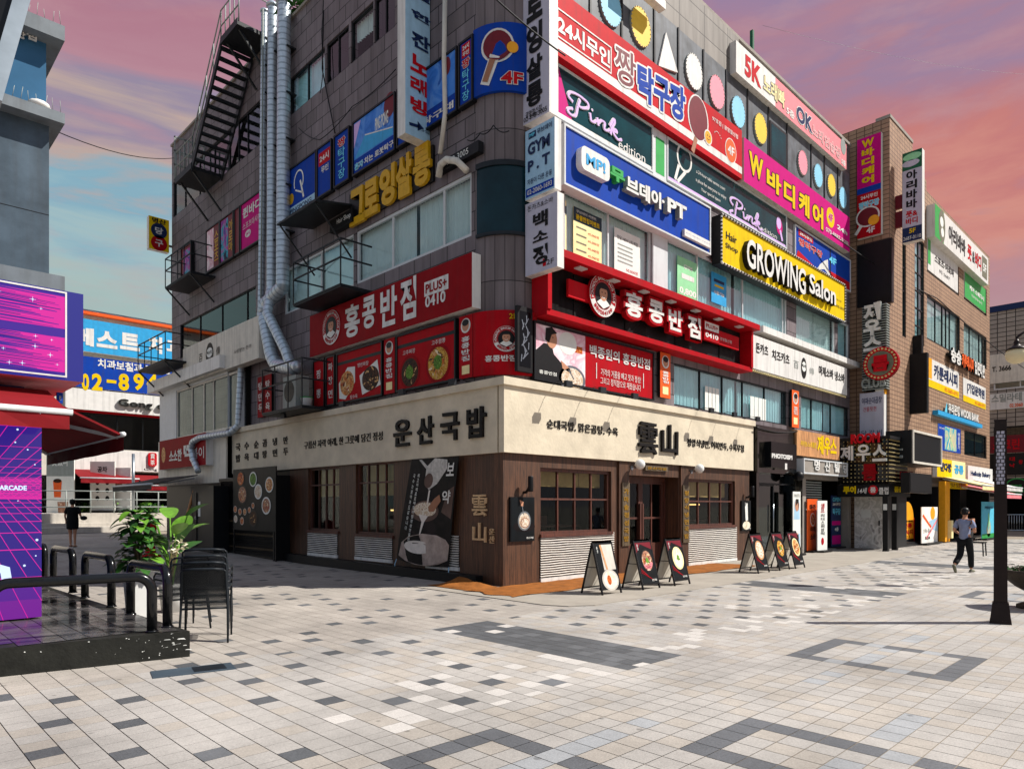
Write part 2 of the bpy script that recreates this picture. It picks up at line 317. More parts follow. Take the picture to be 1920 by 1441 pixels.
# ================================================================ materials
pm('white', 'd8d6d2', .45, .06, 4, dirt=.3); pm('offwhite', 'cfc9bd', .5, .08, 4, dirt=.3); pm('cream', 'cbbfa9', .85, .13, 2.2, bump=.3)
pm('black', '121214', .45, .2); pm('blackgloss', '0b0c0e', .12, .2); pm('darkmetal', '1d2227', .45, .25, 8, bump=.05); pm('iron', '23262a', .5, .3, 12, bump=.1)
pm('red', 'a60d19', .55, .10, 3, spec=.06, dirt=.25); pm('deepred', '8a0c16', .55, .1, 3, spec=.06, dirt=.1); pm('signred', 'b9121e', .55, .08, 3, spec=.06, dirt=.22); pm('salmon', 'e08088', .5, .08)
pm('blue', '103d9c', .55, .08, 3, spec=.06, dirt=.25); pm('navy', '14264f', .4, .1); pm('skyblue', '2f9ad0', .45, .1, dirt=.15); pm('cyan', '5fc0dd', .45, .1); pm('paleblue', '9fc4dc', .45, .08, dirt=.15)
pm('yellow', 'dcb908', .55, .06, 3, spec=.06, dirt=.18); pm('gold', 'c99a16', .4, .12, 10); pm('paleyellow', 'ead9a0', .5, .08); pm('orange', 'dd5a20', .45, .08); pm('amber', 'e8a020', .45, .1)
pm('magenta', 'bd0c74', .55, .06, 3, spec=.06, dirt=.06); pm('lilac', 'c9a8dc', .45, .06); pm('green', '2f9a4a', .45, .1); pm('palegreen', '8fcf9c', .5, .08); pm('maroon', '6a1522', .45, .1)
pm('teal', '0a3a40', .15, .35, 1.2, spec=.25); pm('tealdark', '0c2a33', .15, .3, 1.2); pm('pinkdisc', 'e08b9a', .5, .06); pm('bluedisc', '86c4e0', .5, .06); pm('yellowdisc', 'e3bd3c', .5, .06)
pm('skin', 'b98468', .5, .06); pm('skin_dark', '9a6a50', .5, .06); pm('hair', '15110f', .6, .2)
pm('gold_letter', 'b48a34', .35, .2, 20, metal=.6); pm('wood_letter', 'c2a27c', .6, .15, 14, bump=.2)
pm('winwhite', 'c9ccce', .4, .05, 5, dirt=.12); pm('wingrey', '8d938f', .45, .08, 5, dirt=.2); pm('winblack', '15171a', .4, .2)
pm('curtain', 'd2dedc', .8, .06, 3); pm('curtain_teal', 'b9dce0', .8, .1, 2); pm('blind', 'b08f58', .75, .12, 9); pm('paper', 'dcdcd6', .7, .05)
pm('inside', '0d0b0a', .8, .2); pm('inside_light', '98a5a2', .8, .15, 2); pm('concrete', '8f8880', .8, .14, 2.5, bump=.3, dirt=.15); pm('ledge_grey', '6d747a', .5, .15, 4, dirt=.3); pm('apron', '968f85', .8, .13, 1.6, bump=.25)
pm('steel', '9aa2a8', .28, .12, 6, metal=.9); pm('bluesteel', '4b5863', .4, .35, 2, metal=.3, dirt=.3); pm('tower_blue', '345f80', .35, .2, 1, metal=.2); pm('galv_dark', '98a3ab', .45, .14, 9, metal=.5); pm('galv', 'c2ccd4', .38, .14, 9, metal=.55, dirt=.12)
pm('redfabric', '780d15', .8, .12, 5); pm('greyfabric', '3a3836', .8, .2, 5); pm('mat_orange', '86501f', .9, .3, 5, bump=.5); pm('brown_letter', '3a1c14', .5)
pm('palestone', 'b9b2a8', .8, .1, 3, bump=.2, dirt=.2); pm('kerb_black', '23231f', .55, .35, 5, bump=.25); pm('stucco', 'c2bbb0', .8, .1, 2, dirt=.2)
pm('olive', '6b6a58', .6, .15, 6, dirt=.3); pm('plastic_white', 'd9d9d6', .35, .04); pm('lampglobe', 'd9cba4', .3, .04); pm('greenpost', '1c5a3c', .5, .1)
pm('corrug', '1b1a1a', .5, .25); pm('bronze', '231815', .4, .2, 8, metal=.2); pm('planter', '3b332b', .7, .3, 14, bump=.3); pm('marble_dark', '171512', .08, .8, 5, coat=.4)
brickmat('cladding', '80767a', '6d6466', '2a2526', .62, .42, .012, off=.5, rough=.55, dirt=.6, bump=.35)
brickmat('roundclad', '7a7072', '6a6162', '2e2928', .3, 3.2, .01, off=0, rough=.55, dirt=.6, bump=.3)
brickmat('beige_tile', 'a5856c', '967862', '5a4436', .30, .17, .014, off=0, rough=.6, dirt=.3, bump=.3)
brickmat('far_tile', 'a39a90', '948b82', '3c3530', .5, .3, .025, off=0, rough=.6, dirt=.3)
brickmat('panel_grey', '8a837c', '7f7973', '3a3532', 1.3, .62, .014, off=.0, rough=.6, dirt=.7)
brickmat('platform_tile', '2c2b2b', '363433', '5c544b', .6, .3, .008, off=.5, rough=.16, dirt=.3, streak=0)
def woodmat(name, c1, c2, w=.16, rough=.55):
    m = bpy.data.materials.new(name); m.use_nodes = True; nt = m.node_tree; N = nt.nodes; L = nt.links; b = N['Principled BSDF']
    co, geo = facade_coords(N, L); br = N.new('ShaderNodeTexBrick'); br.offset = 0; L.new(co, br.inputs['Vector'])
    br.inputs['Color1'].default_value = lin(c1); br.inputs['Color2'].default_value = lin(c2); br.inputs['Mortar'].default_value = lin('0c0604')
    br.inputs['Scale'].default_value = 1; br.inputs['Brick Width'].default_value = w; br.inputs['Row Height'].default_value = 40; br.inputs['Mortar Size'].default_value = .005
    mp = N.new('ShaderNodeMapping'); mp.inputs['Scale'].default_value = (14, 14, .9); L.new(geo.outputs['Position'], mp.inputs[0])
    n = N.new('ShaderNodeTexNoise'); n.inputs['Scale'].default_value = 2; n.inputs['Detail'].default_value = 8; n.inputs['Roughness'].default_value = .7; n.inputs['Distortion'].default_value = .8; L.new(mp.outputs[0], n.inputs['Vector'])
    r = N.new('ShaderNodeMapRange'); r.inputs['From Min'].default_value = .3; r.inputs['From Max'].default_value = .72; r.inputs['To Min'].default_value = .25; r.inputs['To Max'].default_value = 1.7; L.new(n.outputs['Fac'], r.inputs[0])
    v = N.new('ShaderNodeVectorMath'); v.operation = 'SCALE'; L.new(br.outputs['Color'], v.inputs[0]); L.new(r.outputs[0], v.inputs['Scale']); L.new(v.outputs[0], b.inputs['Base Color'])
    b.inputs['Roughness'].default_value = rough
    bp = N.new('ShaderNodeBump'); bp.inputs['Strength'].default_value = .5; bp.inputs['Distance'].default_value = .008; L.new(n.outputs['Fac'], bp.inputs['Height']); L.new(bp.outputs[0], b.inputs['Normal']); MATS[name] = m
woodmat('wood', '543522', '432918'); woodmat('woodframe', '5a2f22', '4a261b', .5); woodmat('woodgrey', '5c4d38', '51432f', .4); woodmat('woodsign', 'c08a58', 'b47c4c', .6, .6); woodmat('deck', '84705c', '75624f', .14)
glassmat('glass', (.8, .86, .86), -.01); glassmat('glass_teal', (.85, .96, .97), .13); glassmat('glass_dark', (.25, .33, .36), .05)
foodmat('food_red', ['5a1408', 'b0401a', 'd88040', '7a2010'], 28); foodmat('food_dark', ['0c0706', '241208', '4a2a14', '140a08'], 34); foodmat('food_pale', ['d8cdb8', 'b89878', 'e6dfd0', 'a07858'], 24)
foodmat('food_orange', ['c8742c', 'e0b070', '8a3c18', 'd8a060'], 30); foodmat('food_green', ['2c5a18', '6a9a30', '1c3a10', '8ab048'], 40); foodmat('food_meat', ['5c3428', 'b88a70', '7a4a3a', 'd8b8a0'], 26)
foodmat('food_soup', ['d8ccb4', 'e4dac6', 'ccbd9f'], 8); foodmat('food_noodle', ['c88c28', '8a4a18', 'e0b850', '5a2a10'], 36); foodmat('smoky', ['060506', '181214', '0b090a', '221a1c'], 3); foodmat('poster_dark', ['06090b', '0e1418', '080c0e'], 4)
foodmat('poster_pink', ['e8c4cc', 'f0dfe2', 'd8a0b0', 'f6eef0'], 3); foodmat('aroma', ['203a8a', 'b03a90', '1a9ab0', '101030'], 5); foodmat('sport', ['2a6ac0', '3a7ad0', '5a90d8', '2458a8'], 4); foodmat('beach', ['4aa0b0', 'c8b890', '6ab0a8', '2a8ab8'], 3)
foodmat('grafitti', ['d8d4cc', 'b8b4ac', 'e0dcd6', '8a8680'], 5); foodmat('curry', ['c86a2a', 'a04018', 'e09848'], 20); foodmat('poster_orange', ['e8e2da', 'f0ebe4', 'dcd4cc'], 3)
emit('led_purple', '4a12a8', .5); emit('led_indigo', '34149a', .45); emit('led_pink', 'ec1aa8', .58); emit('led_hot', 'ff5ad0', .6); emit('led_magenta', 'a414a0', .5); emit('led_star', 'cfe0ff', .8); pm('leaf', '2f5a22', .5, .3, 20); pm('leaf_light', '5d8a2c', .45, .25, 14); pm('leaf_dark', '1f4018', .5, .3, 20)
for a_, b_ in (('orange', 'c06a28'), ('tan', 'c89a62'), ('brown', '4a2412'), ('red', '9c2c16'), ('cream', 'e0cfae'), ('black', '0d0806')): pm('bit_' + a_, b_, .5, .2, 30)
emit('led_v1', '8210a4', .5); emit('led_v2', '6212a4', .48); emit('led_blue', '2a2a9a', .5)
emit('lamp_warm', 'ffcf80', 1.2)
# striped plaster of the window aprons: fine horizontal ripples, modelled in the mesh; colour only
pm('stripe_white', 'cfcac2', .7, .08, 8); pm('stripe_dark', '3a3434', .8, .2, 8)
# ================================================================ ground
def build_ground():
    # one sheet to the horizon, finer near the street so the gentle rise towards the back-left follows
    g = MB(); ys = [-800, -60, -20, 8, 12, 16, 20, 26, 32, 45, 800]; xs = [-800, -60, -20, 0, 20, 50, 800]
    P = [(x, y, gz(x, min(y, 45))) for y in ys for x in xs]; nx = len(xs)
    g.add(P, [(j * nx + i, j * nx + i + 1, (j + 1) * nx + i + 1, (j + 1) * nx + i) for j in range(len(ys) - 1) for i in range(nx - 1)], 'joint')
    o = g.build('ground', loc=(0, 0, 0), kind='structure', label='sandy grey ground under the street paving', cat='ground')
pm('joint', '8b8072', .9, .15, 4)
def pavermat(name, col, rv, rough=.75, speck=.17, dirt=.40):
    m = bpy.data.materials.new(name); m.use_nodes = True; nt = m.node_tree; N = nt.nodes; L = nt.links; b = N['Principled BSDF']; geo = N.new('ShaderNodeNewGeometry')
    n = N.new('ShaderNodeTexNoise'); n.inputs['Scale'].default_value = 90; n.inputs['Detail'].default_value = 3; L.new(geo.outputs['Position'], n.inputs['Vector'])
    n2 = N.new('ShaderNodeTexNoise'); n2.inputs['Scale'].default_value = .55; n2.inputs['Detail'].default_value = 8; n2.inputs['Roughness'].default_value = .65; L.new(geo.outputs['Position'], n2.inputs['Vector'])
    a = N.new('ShaderNodeMapRange'); a.inputs['From Min'].default_value = .25; a.inputs['From Max'].default_value = .75; a.inputs['To Min'].default_value = 1 - speck; a.inputs['To Max'].default_value = 1 + speck; L.new(n.outputs['Fac'], a.inputs[0])
    r = N.new('ShaderNodeMapRange'); r.inputs['To Min'].default_value = 1 - rv; r.inputs['To Max'].default_value = 1 + rv; L.new(geo.outputs['Random Per Island'], r.inputs[0])
    s = N.new('ShaderNodeMapRange'); s.inputs['From Min'].default_value = .35; s.inputs['From Max'].default_value = .7; s.inputs['To Min'].default_value = 1 - dirt; s.inputs['To Max'].default_value = 1.04; L.new(n2.outputs['Fac'], s.inputs[0])
    x = N.new('ShaderNodeMath'); x.operation = 'MULTIPLY'; L.new(a.outputs[0], x.inputs[0]); L.new(r.outputs[0], x.inputs[1])
    y = N.new('ShaderNodeMath'); y.operation = 'MULTIPLY'; L.new(x.outputs[0], y.inputs[0]); L.new(s.outputs[0], y.inputs[1])
    # small spots of chewing gum and oil
    vo = N.new('ShaderNodeTexVoronoi'); vo.inputs['Scale'].default_value = 2.3; L.new(geo.outputs['Position'], vo.inputs['Vector'])
    sp = N.new('ShaderNodeMapRange'); sp.inputs['From Min'].default_value = .045; sp.inputs['From Max'].default_value = .075; sp.inputs['To Min'].default_value = .6; sp.inputs['To Max'].default_value = 1; L.new(vo.outputs['Distance'], sp.inputs[0])
    z = N.new('ShaderNodeMath'); z.operation = 'MULTIPLY'; L.new(y.outputs[0], z.inputs[0]); L.new(sp.outputs[0], z.inputs[1])
    c = N.new('ShaderNodeVectorMath'); c.operation = 'SCALE'; c.inputs[0].default_value = lin(col)[:3]; L.new(z.outputs[0], c.inputs['Scale']); L.new(c.outputs[0], b.inputs['Base Color']); b.inputs['Roughness'].default_value = rough
    bp = N.new('ShaderNodeBump'); bp.inputs['Strength'].default_value = .25; bp.inputs['Distance'].default_value = .004; L.new(n.outputs['Fac'], bp.inputs['Height']); L.new(bp.outputs[0], b.inputs['Normal']); MATS[name] = m
pavermat('paver', 'aea9a3', .035); pavermat('paver_beige', 'aea69c', .035); pavermat('paver_white', 'bbb6b0', .04, dirt=.12); pavermat('paver_grey', '66686b', .06); pavermat('paver_mid', '606266', .10, speck=.25); pavermat('paver_dark', '56585b', .12, speck=.3); pavermat('paver_cool', 'a2a4a6', .04); pavermat('paver_small', 'aba39a', .06)
def build_paving():
    rnd = random.Random(11); T = .2; g = MB(); mats = {k: g.mi('paver' + k) for k in ('', '_beige', '_white', '_grey', '_mid', '_dark', '_cool', '_small')}
    def q(x0, x1, y0, y1, k):
        e = .0035; h = .0028 if y0 < -6 else .0014; b = len(g.v)
        for x, y in ((x0 + e, y0 + h), (x1 - e, y0 + h), (x1 - e, y1 - h), (x0 + e, y1 - h)): g.v.append(Vector((x, y, gz(x, y) + .006)))
        g.f.append([b, b + 1, b + 2, b + 3]); g.m.append(mats[k]); g.sm.append(False)
    outlines = [(-2.2, -.8, -8.4, -6.8), (-5.6, -4.6, -9.8, -7.6), (-7.2, -6.2, -8.2, -6.4), (4.8, 6.2, -8.4, -6.8), (11.8, 13.2, -8.4, -6.8)]
    patches = [(-4.1, -3.0, -6.0, -2.8), (3.8, 4.9, -6.0, -2.8), (11.7, 12.8, -6.0, -2.8), (19.6, 20.7, -6, -2.8), (27.4, 28.5, -6, -2.8)]
    for i in range(-60, 160):
        cuts = []
        for ya, yb, of in ((-14.0, -6.0, 0), (-6.0, -2.8, .5 * (i % 2)), (-2.8, 30.0, (i % 3) / 3)):
            y = ya; cuts.append(ya)
            if of: y += of * T; cuts.append(y)
            while y + T < yb - .01: y += T; cuts.append(y)
        for y0, y1 in zip(cuts, cuts[1:]):
            yc = (y0 + y1) / 2; j = math.floor(yc / T - .5 + .02); xc = (i + .5) * T
            if xc > .6 and yc > -.6: continue
            dx, dy = xc + 9.70, yc + 10.19; d = dx * .6976 + dy * .7165; l = dx * .7165 - dy * .6976
            if d < 1.6 or abs(l) > d * .80 + 1.8: continue
            plaza = yc < -6.0
            k = '_beige' if rnd.random() < .25 else ''
            if plaza:
                r = rnd.random(); k = '_beige' if r < .3 else ''
                for a, b_, c, e in outlines:
                    if a - .01 < xc < b_ + .01 and c - .01 < yc < e + .01 and not (a + .2 < xc < b_ - .2 and c + .2 < yc < e - .2):
                        xs_ = not (c + .2 < yc < e - .2); k = '_mid' if xs_ or int((yc - c) / T) not in (2, 5) else '_cool'
                    elif a - 1.3 < xc < b_ + 1.0 and abs(yc - (c + e) / 2 - .1) < .1 and rnd.random() < .7: k = '_cool'
            else:
                band = -6.0 < yc < -5.2 or (-6 < yc < -4.4 and rnd.random() < .25 and xc > -6)
                if band and rnd.random() < .32 and -7 < xc: k = '_white'
                if (j - (7 * i) // 2) % 9 == 4 and rnd.random() < (.66 if yc < -2.8 else .5) and yc < 9: k = '_dark' if rnd.random() < .8 else '_grey'
                for a, b_, c, e in patches:
                    if a - .3 < xc < b_ + .3 and c < yc < e and k in ('_dark', '_grey'): k = ''
                    if a < xc < b_ and c < yc < e: k = '_white' if rnd.random() < .05 else ('_grey' if (yc < -5.0 and rnd.random() < .6) or rnd.random() < .1 else '_dark')
                if yc > -2.75 and k in ('', '_beige'): k = '_small'
            q(i * T, (i + 1) * T, y0, y1, k)
    g.build('paving', loc=(0, 0, 0), kind='structure', label='pale granite street paving with scattered charcoal blocks', cat='paving')
build_ground(); build_paving()
# concrete apron and the orange matting before the restaurant
def slab(name, pts, z, t, mat, **k):
    g = MB(); g.prism(pts, z - t, z, mat); return g.build(name, **k)
slab('pavement_apron', [(-1.3, 1.5), (-1.3, -2.3), (-1.12, -2.7), (-.7, -2.92), (17.2, -2.9), (17.2, .02), (-.02, .02), (-.02, 1.5)], .02, .02, 'apron', kind='structure', label='plain concrete apron before the shopfronts', cat='pavement')
def build_mat():
    g = MB(); rnd = random.Random(3); nx, ny = 46, 8; P = []
    for j in range(ny + 1):
        for i in range(nx + 1):
            x = -1.05 + 9.3 * i / nx; y = -1.32 + 1.30 * j / ny + .05 * math.sin(i * .7) * (j == 0)
            z = .032 + .006 * math.sin(x * 9 + y * 4) + rnd.uniform(0, .004)
            if i == 0: x += .1 * math.sin(j * 1.3)
            P.append((x, y, z))
    g.add(P, [(j * (nx + 1) + i, j * (nx + 1) + i + 1, (j + 1) * (nx + 1) + i + 1, (j + 1) * (nx + 1) + i) for j in range(ny) for i in range(nx)], 'mat_orange', True)
    g.build('floor_mat', label='rust orange matting laid along the sunlit restaurant front', cat='mat')
    g = MB(); nx, ny = 16, 8; P = []
    for j in range(ny + 1):
        for i in range(nx + 1):
            a, b = i / nx, j / ny; x = -1.0 + .85 * a; y = .0 + 1.25 * b
            e = math.sin(math.pi * a) * math.sin(math.pi * b); P.append((x, y, .03 + e * (.11 + .05 * math.sin(a * 9 + b * 4) + .04 * math.sin(b * 13))))
    g.add(P, [(j * (nx + 1) + i, j * (nx + 1) + i + 1, (j + 1) * (nx + 1) + i + 1, (j + 1) * (nx + 1) + i) for j in range(ny) for i in range(nx)], 'mat_orange', True)
    g.build('floor_mat', label='crumpled orange mat folded round the shaded restaurant corner', cat='mat')
build_mat()
# ================================================================ the corner building
B = thing('corner_building', 'five storey grey stone clad corner building covered with shop signs', 'building', (9, 9, 0))
R = FR(.15); Lw = FL(.15); R0 = FR(0); L0 = FL(0)
ROOF = 15.75
def openings(mb, fr, u0, u1, v0, v1, ops, mat, rev=None, depth=.22):
    us = sorted({u0, u1, *[o[0] for o in ops], *[o[1] for o in ops]}); vs = sorted({v0, v1, *[o[2] for o in ops], *[o[3] for o in ops]})
    us = [x for x in us if u0 <= x <= u1]; vs = [x for x in vs if v0 <= x <= v1]
    for a, b in zip(us, us[1:]):
        for c, d in zip(vs, vs[1:]):
            mu, mv = (a + b) / 2, (c + d) / 2
            if any(o[0] < mu < o[1] and o[2] < mv < o[3] for o in ops): continue
            mb.quad(a, b, c, d, 0, mat)
    for a, b, c, d in ops:
        r = rev or mat; e = -depth
        mb.add([(a, c, 0), (b, c, 0), (b, c, e), (a, c, e)], [(0, 1, 2, 3)], r); mb.add([(a, d, e), (b, d, e), (b, d, 0), (a, d, 0)], [(0, 1, 2, 3)], r)
        mb.add([(a, c, e), (a, d, e), (a, d, 0), (a, c, 0)], [(0, 1, 2, 3)], r); mb.add([(b, c, 0), (b, d, 0), (b, d, e), (b, c, e)], [(0, 1, 2, 3)], r)
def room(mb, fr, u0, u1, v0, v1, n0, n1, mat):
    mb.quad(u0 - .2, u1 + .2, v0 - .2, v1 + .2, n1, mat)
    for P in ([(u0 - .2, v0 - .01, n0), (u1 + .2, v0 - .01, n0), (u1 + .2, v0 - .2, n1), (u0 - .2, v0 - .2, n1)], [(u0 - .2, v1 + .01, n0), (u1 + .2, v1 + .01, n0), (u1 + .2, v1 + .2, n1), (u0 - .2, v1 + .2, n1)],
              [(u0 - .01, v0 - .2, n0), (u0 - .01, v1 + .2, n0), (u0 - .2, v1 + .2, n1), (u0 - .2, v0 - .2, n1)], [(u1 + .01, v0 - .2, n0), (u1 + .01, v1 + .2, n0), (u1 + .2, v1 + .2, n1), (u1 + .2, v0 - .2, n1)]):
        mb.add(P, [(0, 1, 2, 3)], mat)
def drape(mb, u0, u1, v0, v1, n, mat, amp=.025, pitch=.09, sag=0):
    k = max(4, int((u1 - u0) / pitch * 4)); P = []
    for i in range(k + 1):
        u = u0 + (u1 - u0) * i / k; a = n + amp * math.sin(i * math.pi / 2) + amp * .4 * math.sin(i * .77)
        P += [(u, v0 + sag * math.sin(i * .31), a), (u, v1, a)]
    mb.add(P, [(2 * i, 2 * i + 2, 2 * i + 3, 2 * i + 1) for i in range(k)], mat, True)
def window(par, fr, u0, u1, v0, v1, cols=2, rows=1, fm='winwhite', gm='glass_teal', cur=None, curf=1.0, inside='inside_light', w=.05, splits=None, depth=.10, rm=True, bar=None):
    g = MB(fr); g.frame(u0 + .003, u1 - .003, v0 + .003, v1 - .003, w, -depth, -depth + .07, fm); bw = bar or w * .8
    cu = splits or [u0 + (u1 - u0) * i / cols for i in range(1, cols)]
    for c in cu: g.box(c - bw / 2, c + bw / 2, v0 + w, v1 - w, -depth + .003, -depth + .06, fm)
    for j in range(1, rows): c = v0 + (v1 - v0) * j / rows; g.box(u0 + w, u1 - w, c - bw / 2, c + bw / 2, -depth + .006, -depth + .055, fm)
    if rm: room(g, fr, u0, u1, v0, v1, -.24, -1.2, inside)
    o = g.build('window', par); g = MB(fr); g.quad(u0 + w, u1 - w, v0 + w, v1 - w, -depth + .03, gm); g.build('pane', o)
    if cur:
        g = MB(fr); hi = v1 - .02; lo = v1 - (v1 - v0) * curf
        if cur in ('blind', 'paper'): g.box(u0 + .05, u1 - .05, lo, hi, -.20, -.185, cur)
        else:
            drape(g, u0 + .02, u0 + (u1 - u0) * .52, lo, hi, -.19, cur); drape(g, u0 + (u1 - u0) * .55, u1 - .02, lo, hi, -.20, cur)
        g.build('blind' if cur in ('blind', 'paper') else 'curtain', o)
    return o
# --- measured window bands
f3 = lambda a, b: rc(R, a, b, 1057, 352, 478)
f2 = lambda a, b: rc(R, a, b, 1262, 679, 759)
opsR = [f3(1058, 1222), f3(1249, 1476), f3(1493, 1566), f3(1571, 1592), f2(1264, 1475), f2(1502, 1591)]
l3 = lambda a, b: rc(Lw, a, b, 886, 320, 441)
l5 = lambda a, b: rc(Lw, a, b, 608, 88, 163)
l2 = rc(Lw, 338, 480, 480, 535, 612); lg = rc(Lw, 325, 489, 480, 194, 277)
opsL = [l3(668, 884), l3(533, 663), l5(544, 609), l5(612, 654), l5(658, 700), l5(702, 741), l2, lg]
g = MB(R); openings(g, R, 1.05, 18.9, 4.2, ROOF, opsR, MATS['cladding'])
g.fr = Lw; openings(g, Lw, -19.8, -1.05, 4.2, ROOF + .5, opsL, MATS['cladding'])
g.fr = WORLD                                                     # far sides, roof; unseen back shaped as an L to let sunlight past
g.quad  # noqa
g.add([(18.9, .15, 4.2), (18.9, 9, 4.2), (18.9, 9, ROOF), (18.9, .15, ROOF)], [(0, 1, 2, 3)], 'concrete')
g.add([(5.0, 19.8, 0), (.15, 19.8, 0), (.15, 19.8, ROOF + .5), (5.0, 19.8, ROOF + .5)], [(0, 1, 2, 3)], 'concrete'); g.add([(5.0, 9, 0), (5.0, 19.8, 0), (5.0, 19.8, ROOF), (5.0, 9, ROOF)], [(0, 1, 2, 3)], 'concrete'); g.add([(18.9, 9, 0), (5.0, 9, 0), (5.0, 9, ROOF), (18.9, 9, ROOF)], [(0, 1, 2, 3)], 'concrete')
g.add([(1.1, .2, ROOF - .3), (18.9, .2, ROOF - .3), (18.9, 9, ROOF - .3), (5.0, 9, ROOF - .3), (5.0, 19.8, ROOF - .3), (.2, 19.8, ROOF - .3), (.2, 1.1, ROOF - .3)], [(0, 1, 2, 3, 4, 5, 6)], 'concrete')
g.build('facade_wall', B)
CY = Cyl((1.05, 1.05), .9); QA = .9 * math.pi / 2
def curved(mb, fr, u0, u1, v0, v1, n, mat, seg=14, thick=0):
    P = []
    for i in range(seg + 1):
        u = u0 + (u1 - u0) * i / seg; P += [(u, v0, n), (u, v1, n)]
    mb.fr = fr; mb.add(P, [(2 * i, 2 * i + 2, 2 * i + 3, 2 * i + 1) for i in range(seg)], mat, True)
    if thick:
        for v, fl in ((v0, 0), (v1, 1)):
            P = []
            for i in range(seg + 1): u = u0 + (u1 - u0) * i / seg; P += [(u, v, n), (u, v, n - thick)]
            mb.add(P, [(2 * i, 2 * i + 2, 2 * i + 3, 2 * i + 1) for i in range(seg)], mat)
        for u in (u0, u1): mb.add([(u, v0, n), (u, v1, n), (u, v1, n - thick), (u, v0, n - thick)], [(0, 1, 2, 3)], mat)
g = MB(CY); curved(g, CY, 0, QA, 4.2, ROOF + .2, 0, 'roundclad', 18); g.build('rounded_corner', B)
# corner windows of the third floor: dark curved pane, with brown frame lines
v3 = l3(668, 884)[2:]
g = MB(CY); curved(g, CY, .05, QA - .05, v3[0] - .05, v3[1] - .05, .012, 'tealdark', 14); curved(g, CY, .05, QA - .05, v3[1] - .05, v3[1] + .06, .05, 'darkmetal', 14, .05); curved(g, CY, .05, QA - .05, v3[0] - .12, v3[0] - .05, .05, 'darkmetal', 14, .05); g.build('corner_window', B)
# --- windows of the upper floors
for o_, sp, cu in ((opsR[0], [R.uv(1143, 500)[0]], 'curtain'), (opsR[1], [R.uv(p, 500)[0] for p in (1310, 1395, 1470)], 'curtain_teal'), (opsR[2], None, 'curtain'), (opsR[3], None, 'curtain_teal')):
    window(B, R, *o_, cols=1 if sp is None else 2, splits=sp, cur=cu, fm='winwhite', gm='glass_teal', w=.06)
for o_, sp in ((opsR[4], [R.uv(p, 700)[0] for p in (1315, 1357, 1395, 1436)]), (opsR[5], [R.uv(p, 700)[0] for p in (1524, 1560)])):
    window(B, R, *o_, splits=sp, cur='curtain_teal', fm='winblack', gm='glass_teal', w=.04)
window(B, Lw, *opsL[0], splits=[Lw.uv(734, 400)[0], Lw.uv(830, 400)[0]], cur='curtain', curf=1.0, fm='winwhite', gm='glass', w=.07)
window(B, Lw, *opsL[1], splits=[Lw.uv(600, 400)[0]], cur='curtain', fm='winwhite', gm='glass_teal', w=.06)
window(B, Lw, *opsL[2], cols=2, fm='winblack', gm='glass_teal', cur='curtain_teal', w=.04)
window(B, Lw, *opsL[3], cols=2, fm='winblack', gm='glass_dark', inside='inside', w=.05)
window(B, Lw, *opsL[4], cols=1, fm='winblack', gm='glass', inside='inside', cur='curtain', curf=.45, w=.05)
window(B, Lw, *opsL[5], cols=2, fm='winblack', gm='glass_dark', inside='inside', w=.05)
window(B, Lw, *opsL[6], splits=[Lw.uv(p, 560)[0] for p in (373, 414, 461)], fm='winblack', gm='glass_dark', inside='inside', w=.03)
window(B, Lw, *opsL[7], splits=[Lw.uv(p, 560)[0] for p in (345, 372, 400, 428, 445, 462)], fm='winblack', gm='glass_teal', inside='inside', w=.05)
# parapet copings, ledges
g = MB(R); g.box(1.05, 18.9, ROOF, ROOF + .10, -.3, .06, 'concrete'); g.fr = Lw; g.box(-19.8, -1.05, ROOF + .5, ROOF + .58, -.3, .06, 'concrete'); g.build('coping', B)
w0 = f3(1412, 1594); g = MB(R); g.box(w0[0], w0[1] + .06, w0[2] - .22, w0[2] - .02, 0, .34, 'white'); g.build('ledge', B)
g = MB(R); a = f3(1222, 1249); g.box(a[0], a[1], a[2] - .1, a[3], 0, .05, 'winwhite'); g.build('pier', B)
# grey top-storey plate cladding of the right-hand facade
t5 = rc(R, 1043, 1390, 1073, -130, -1)
# --- fascia of the ground-floor restaurant, wrapped round the corner
FT, FB = 4.24, 2.73; FLEND = -15.0; FREND = 10.42
g = MB(R0); g.box(-.1, FREND, FB, FT - .16, -.05, .1, 'cream'); g.box(-.16, FREND + .03, FT - .16, FT, -.2, .16, 'cream')
g.fr = L0; g.box(FLEND, .1 - .2 - .001 + .0, FB, FT - .16, -.05, .1, 'cream'); g.box(FLEND - .03, -.2, FT - .16, FT - .002, -.2, .16, 'cream'); g.build('fascia', B)
g = MB(WORLD); g.add([(-.02, -.02, FT - .03), (10.4, -.02, FT - .03), (10.4, .3, FT - .03), (1, .3, FT - .03), (.3, 1, FT - .03), (.3, 15, FT - .03), (-.02, 15, FT - .03)], [tuple(range(7))], 'cream'); g.build('fascia_top', B)
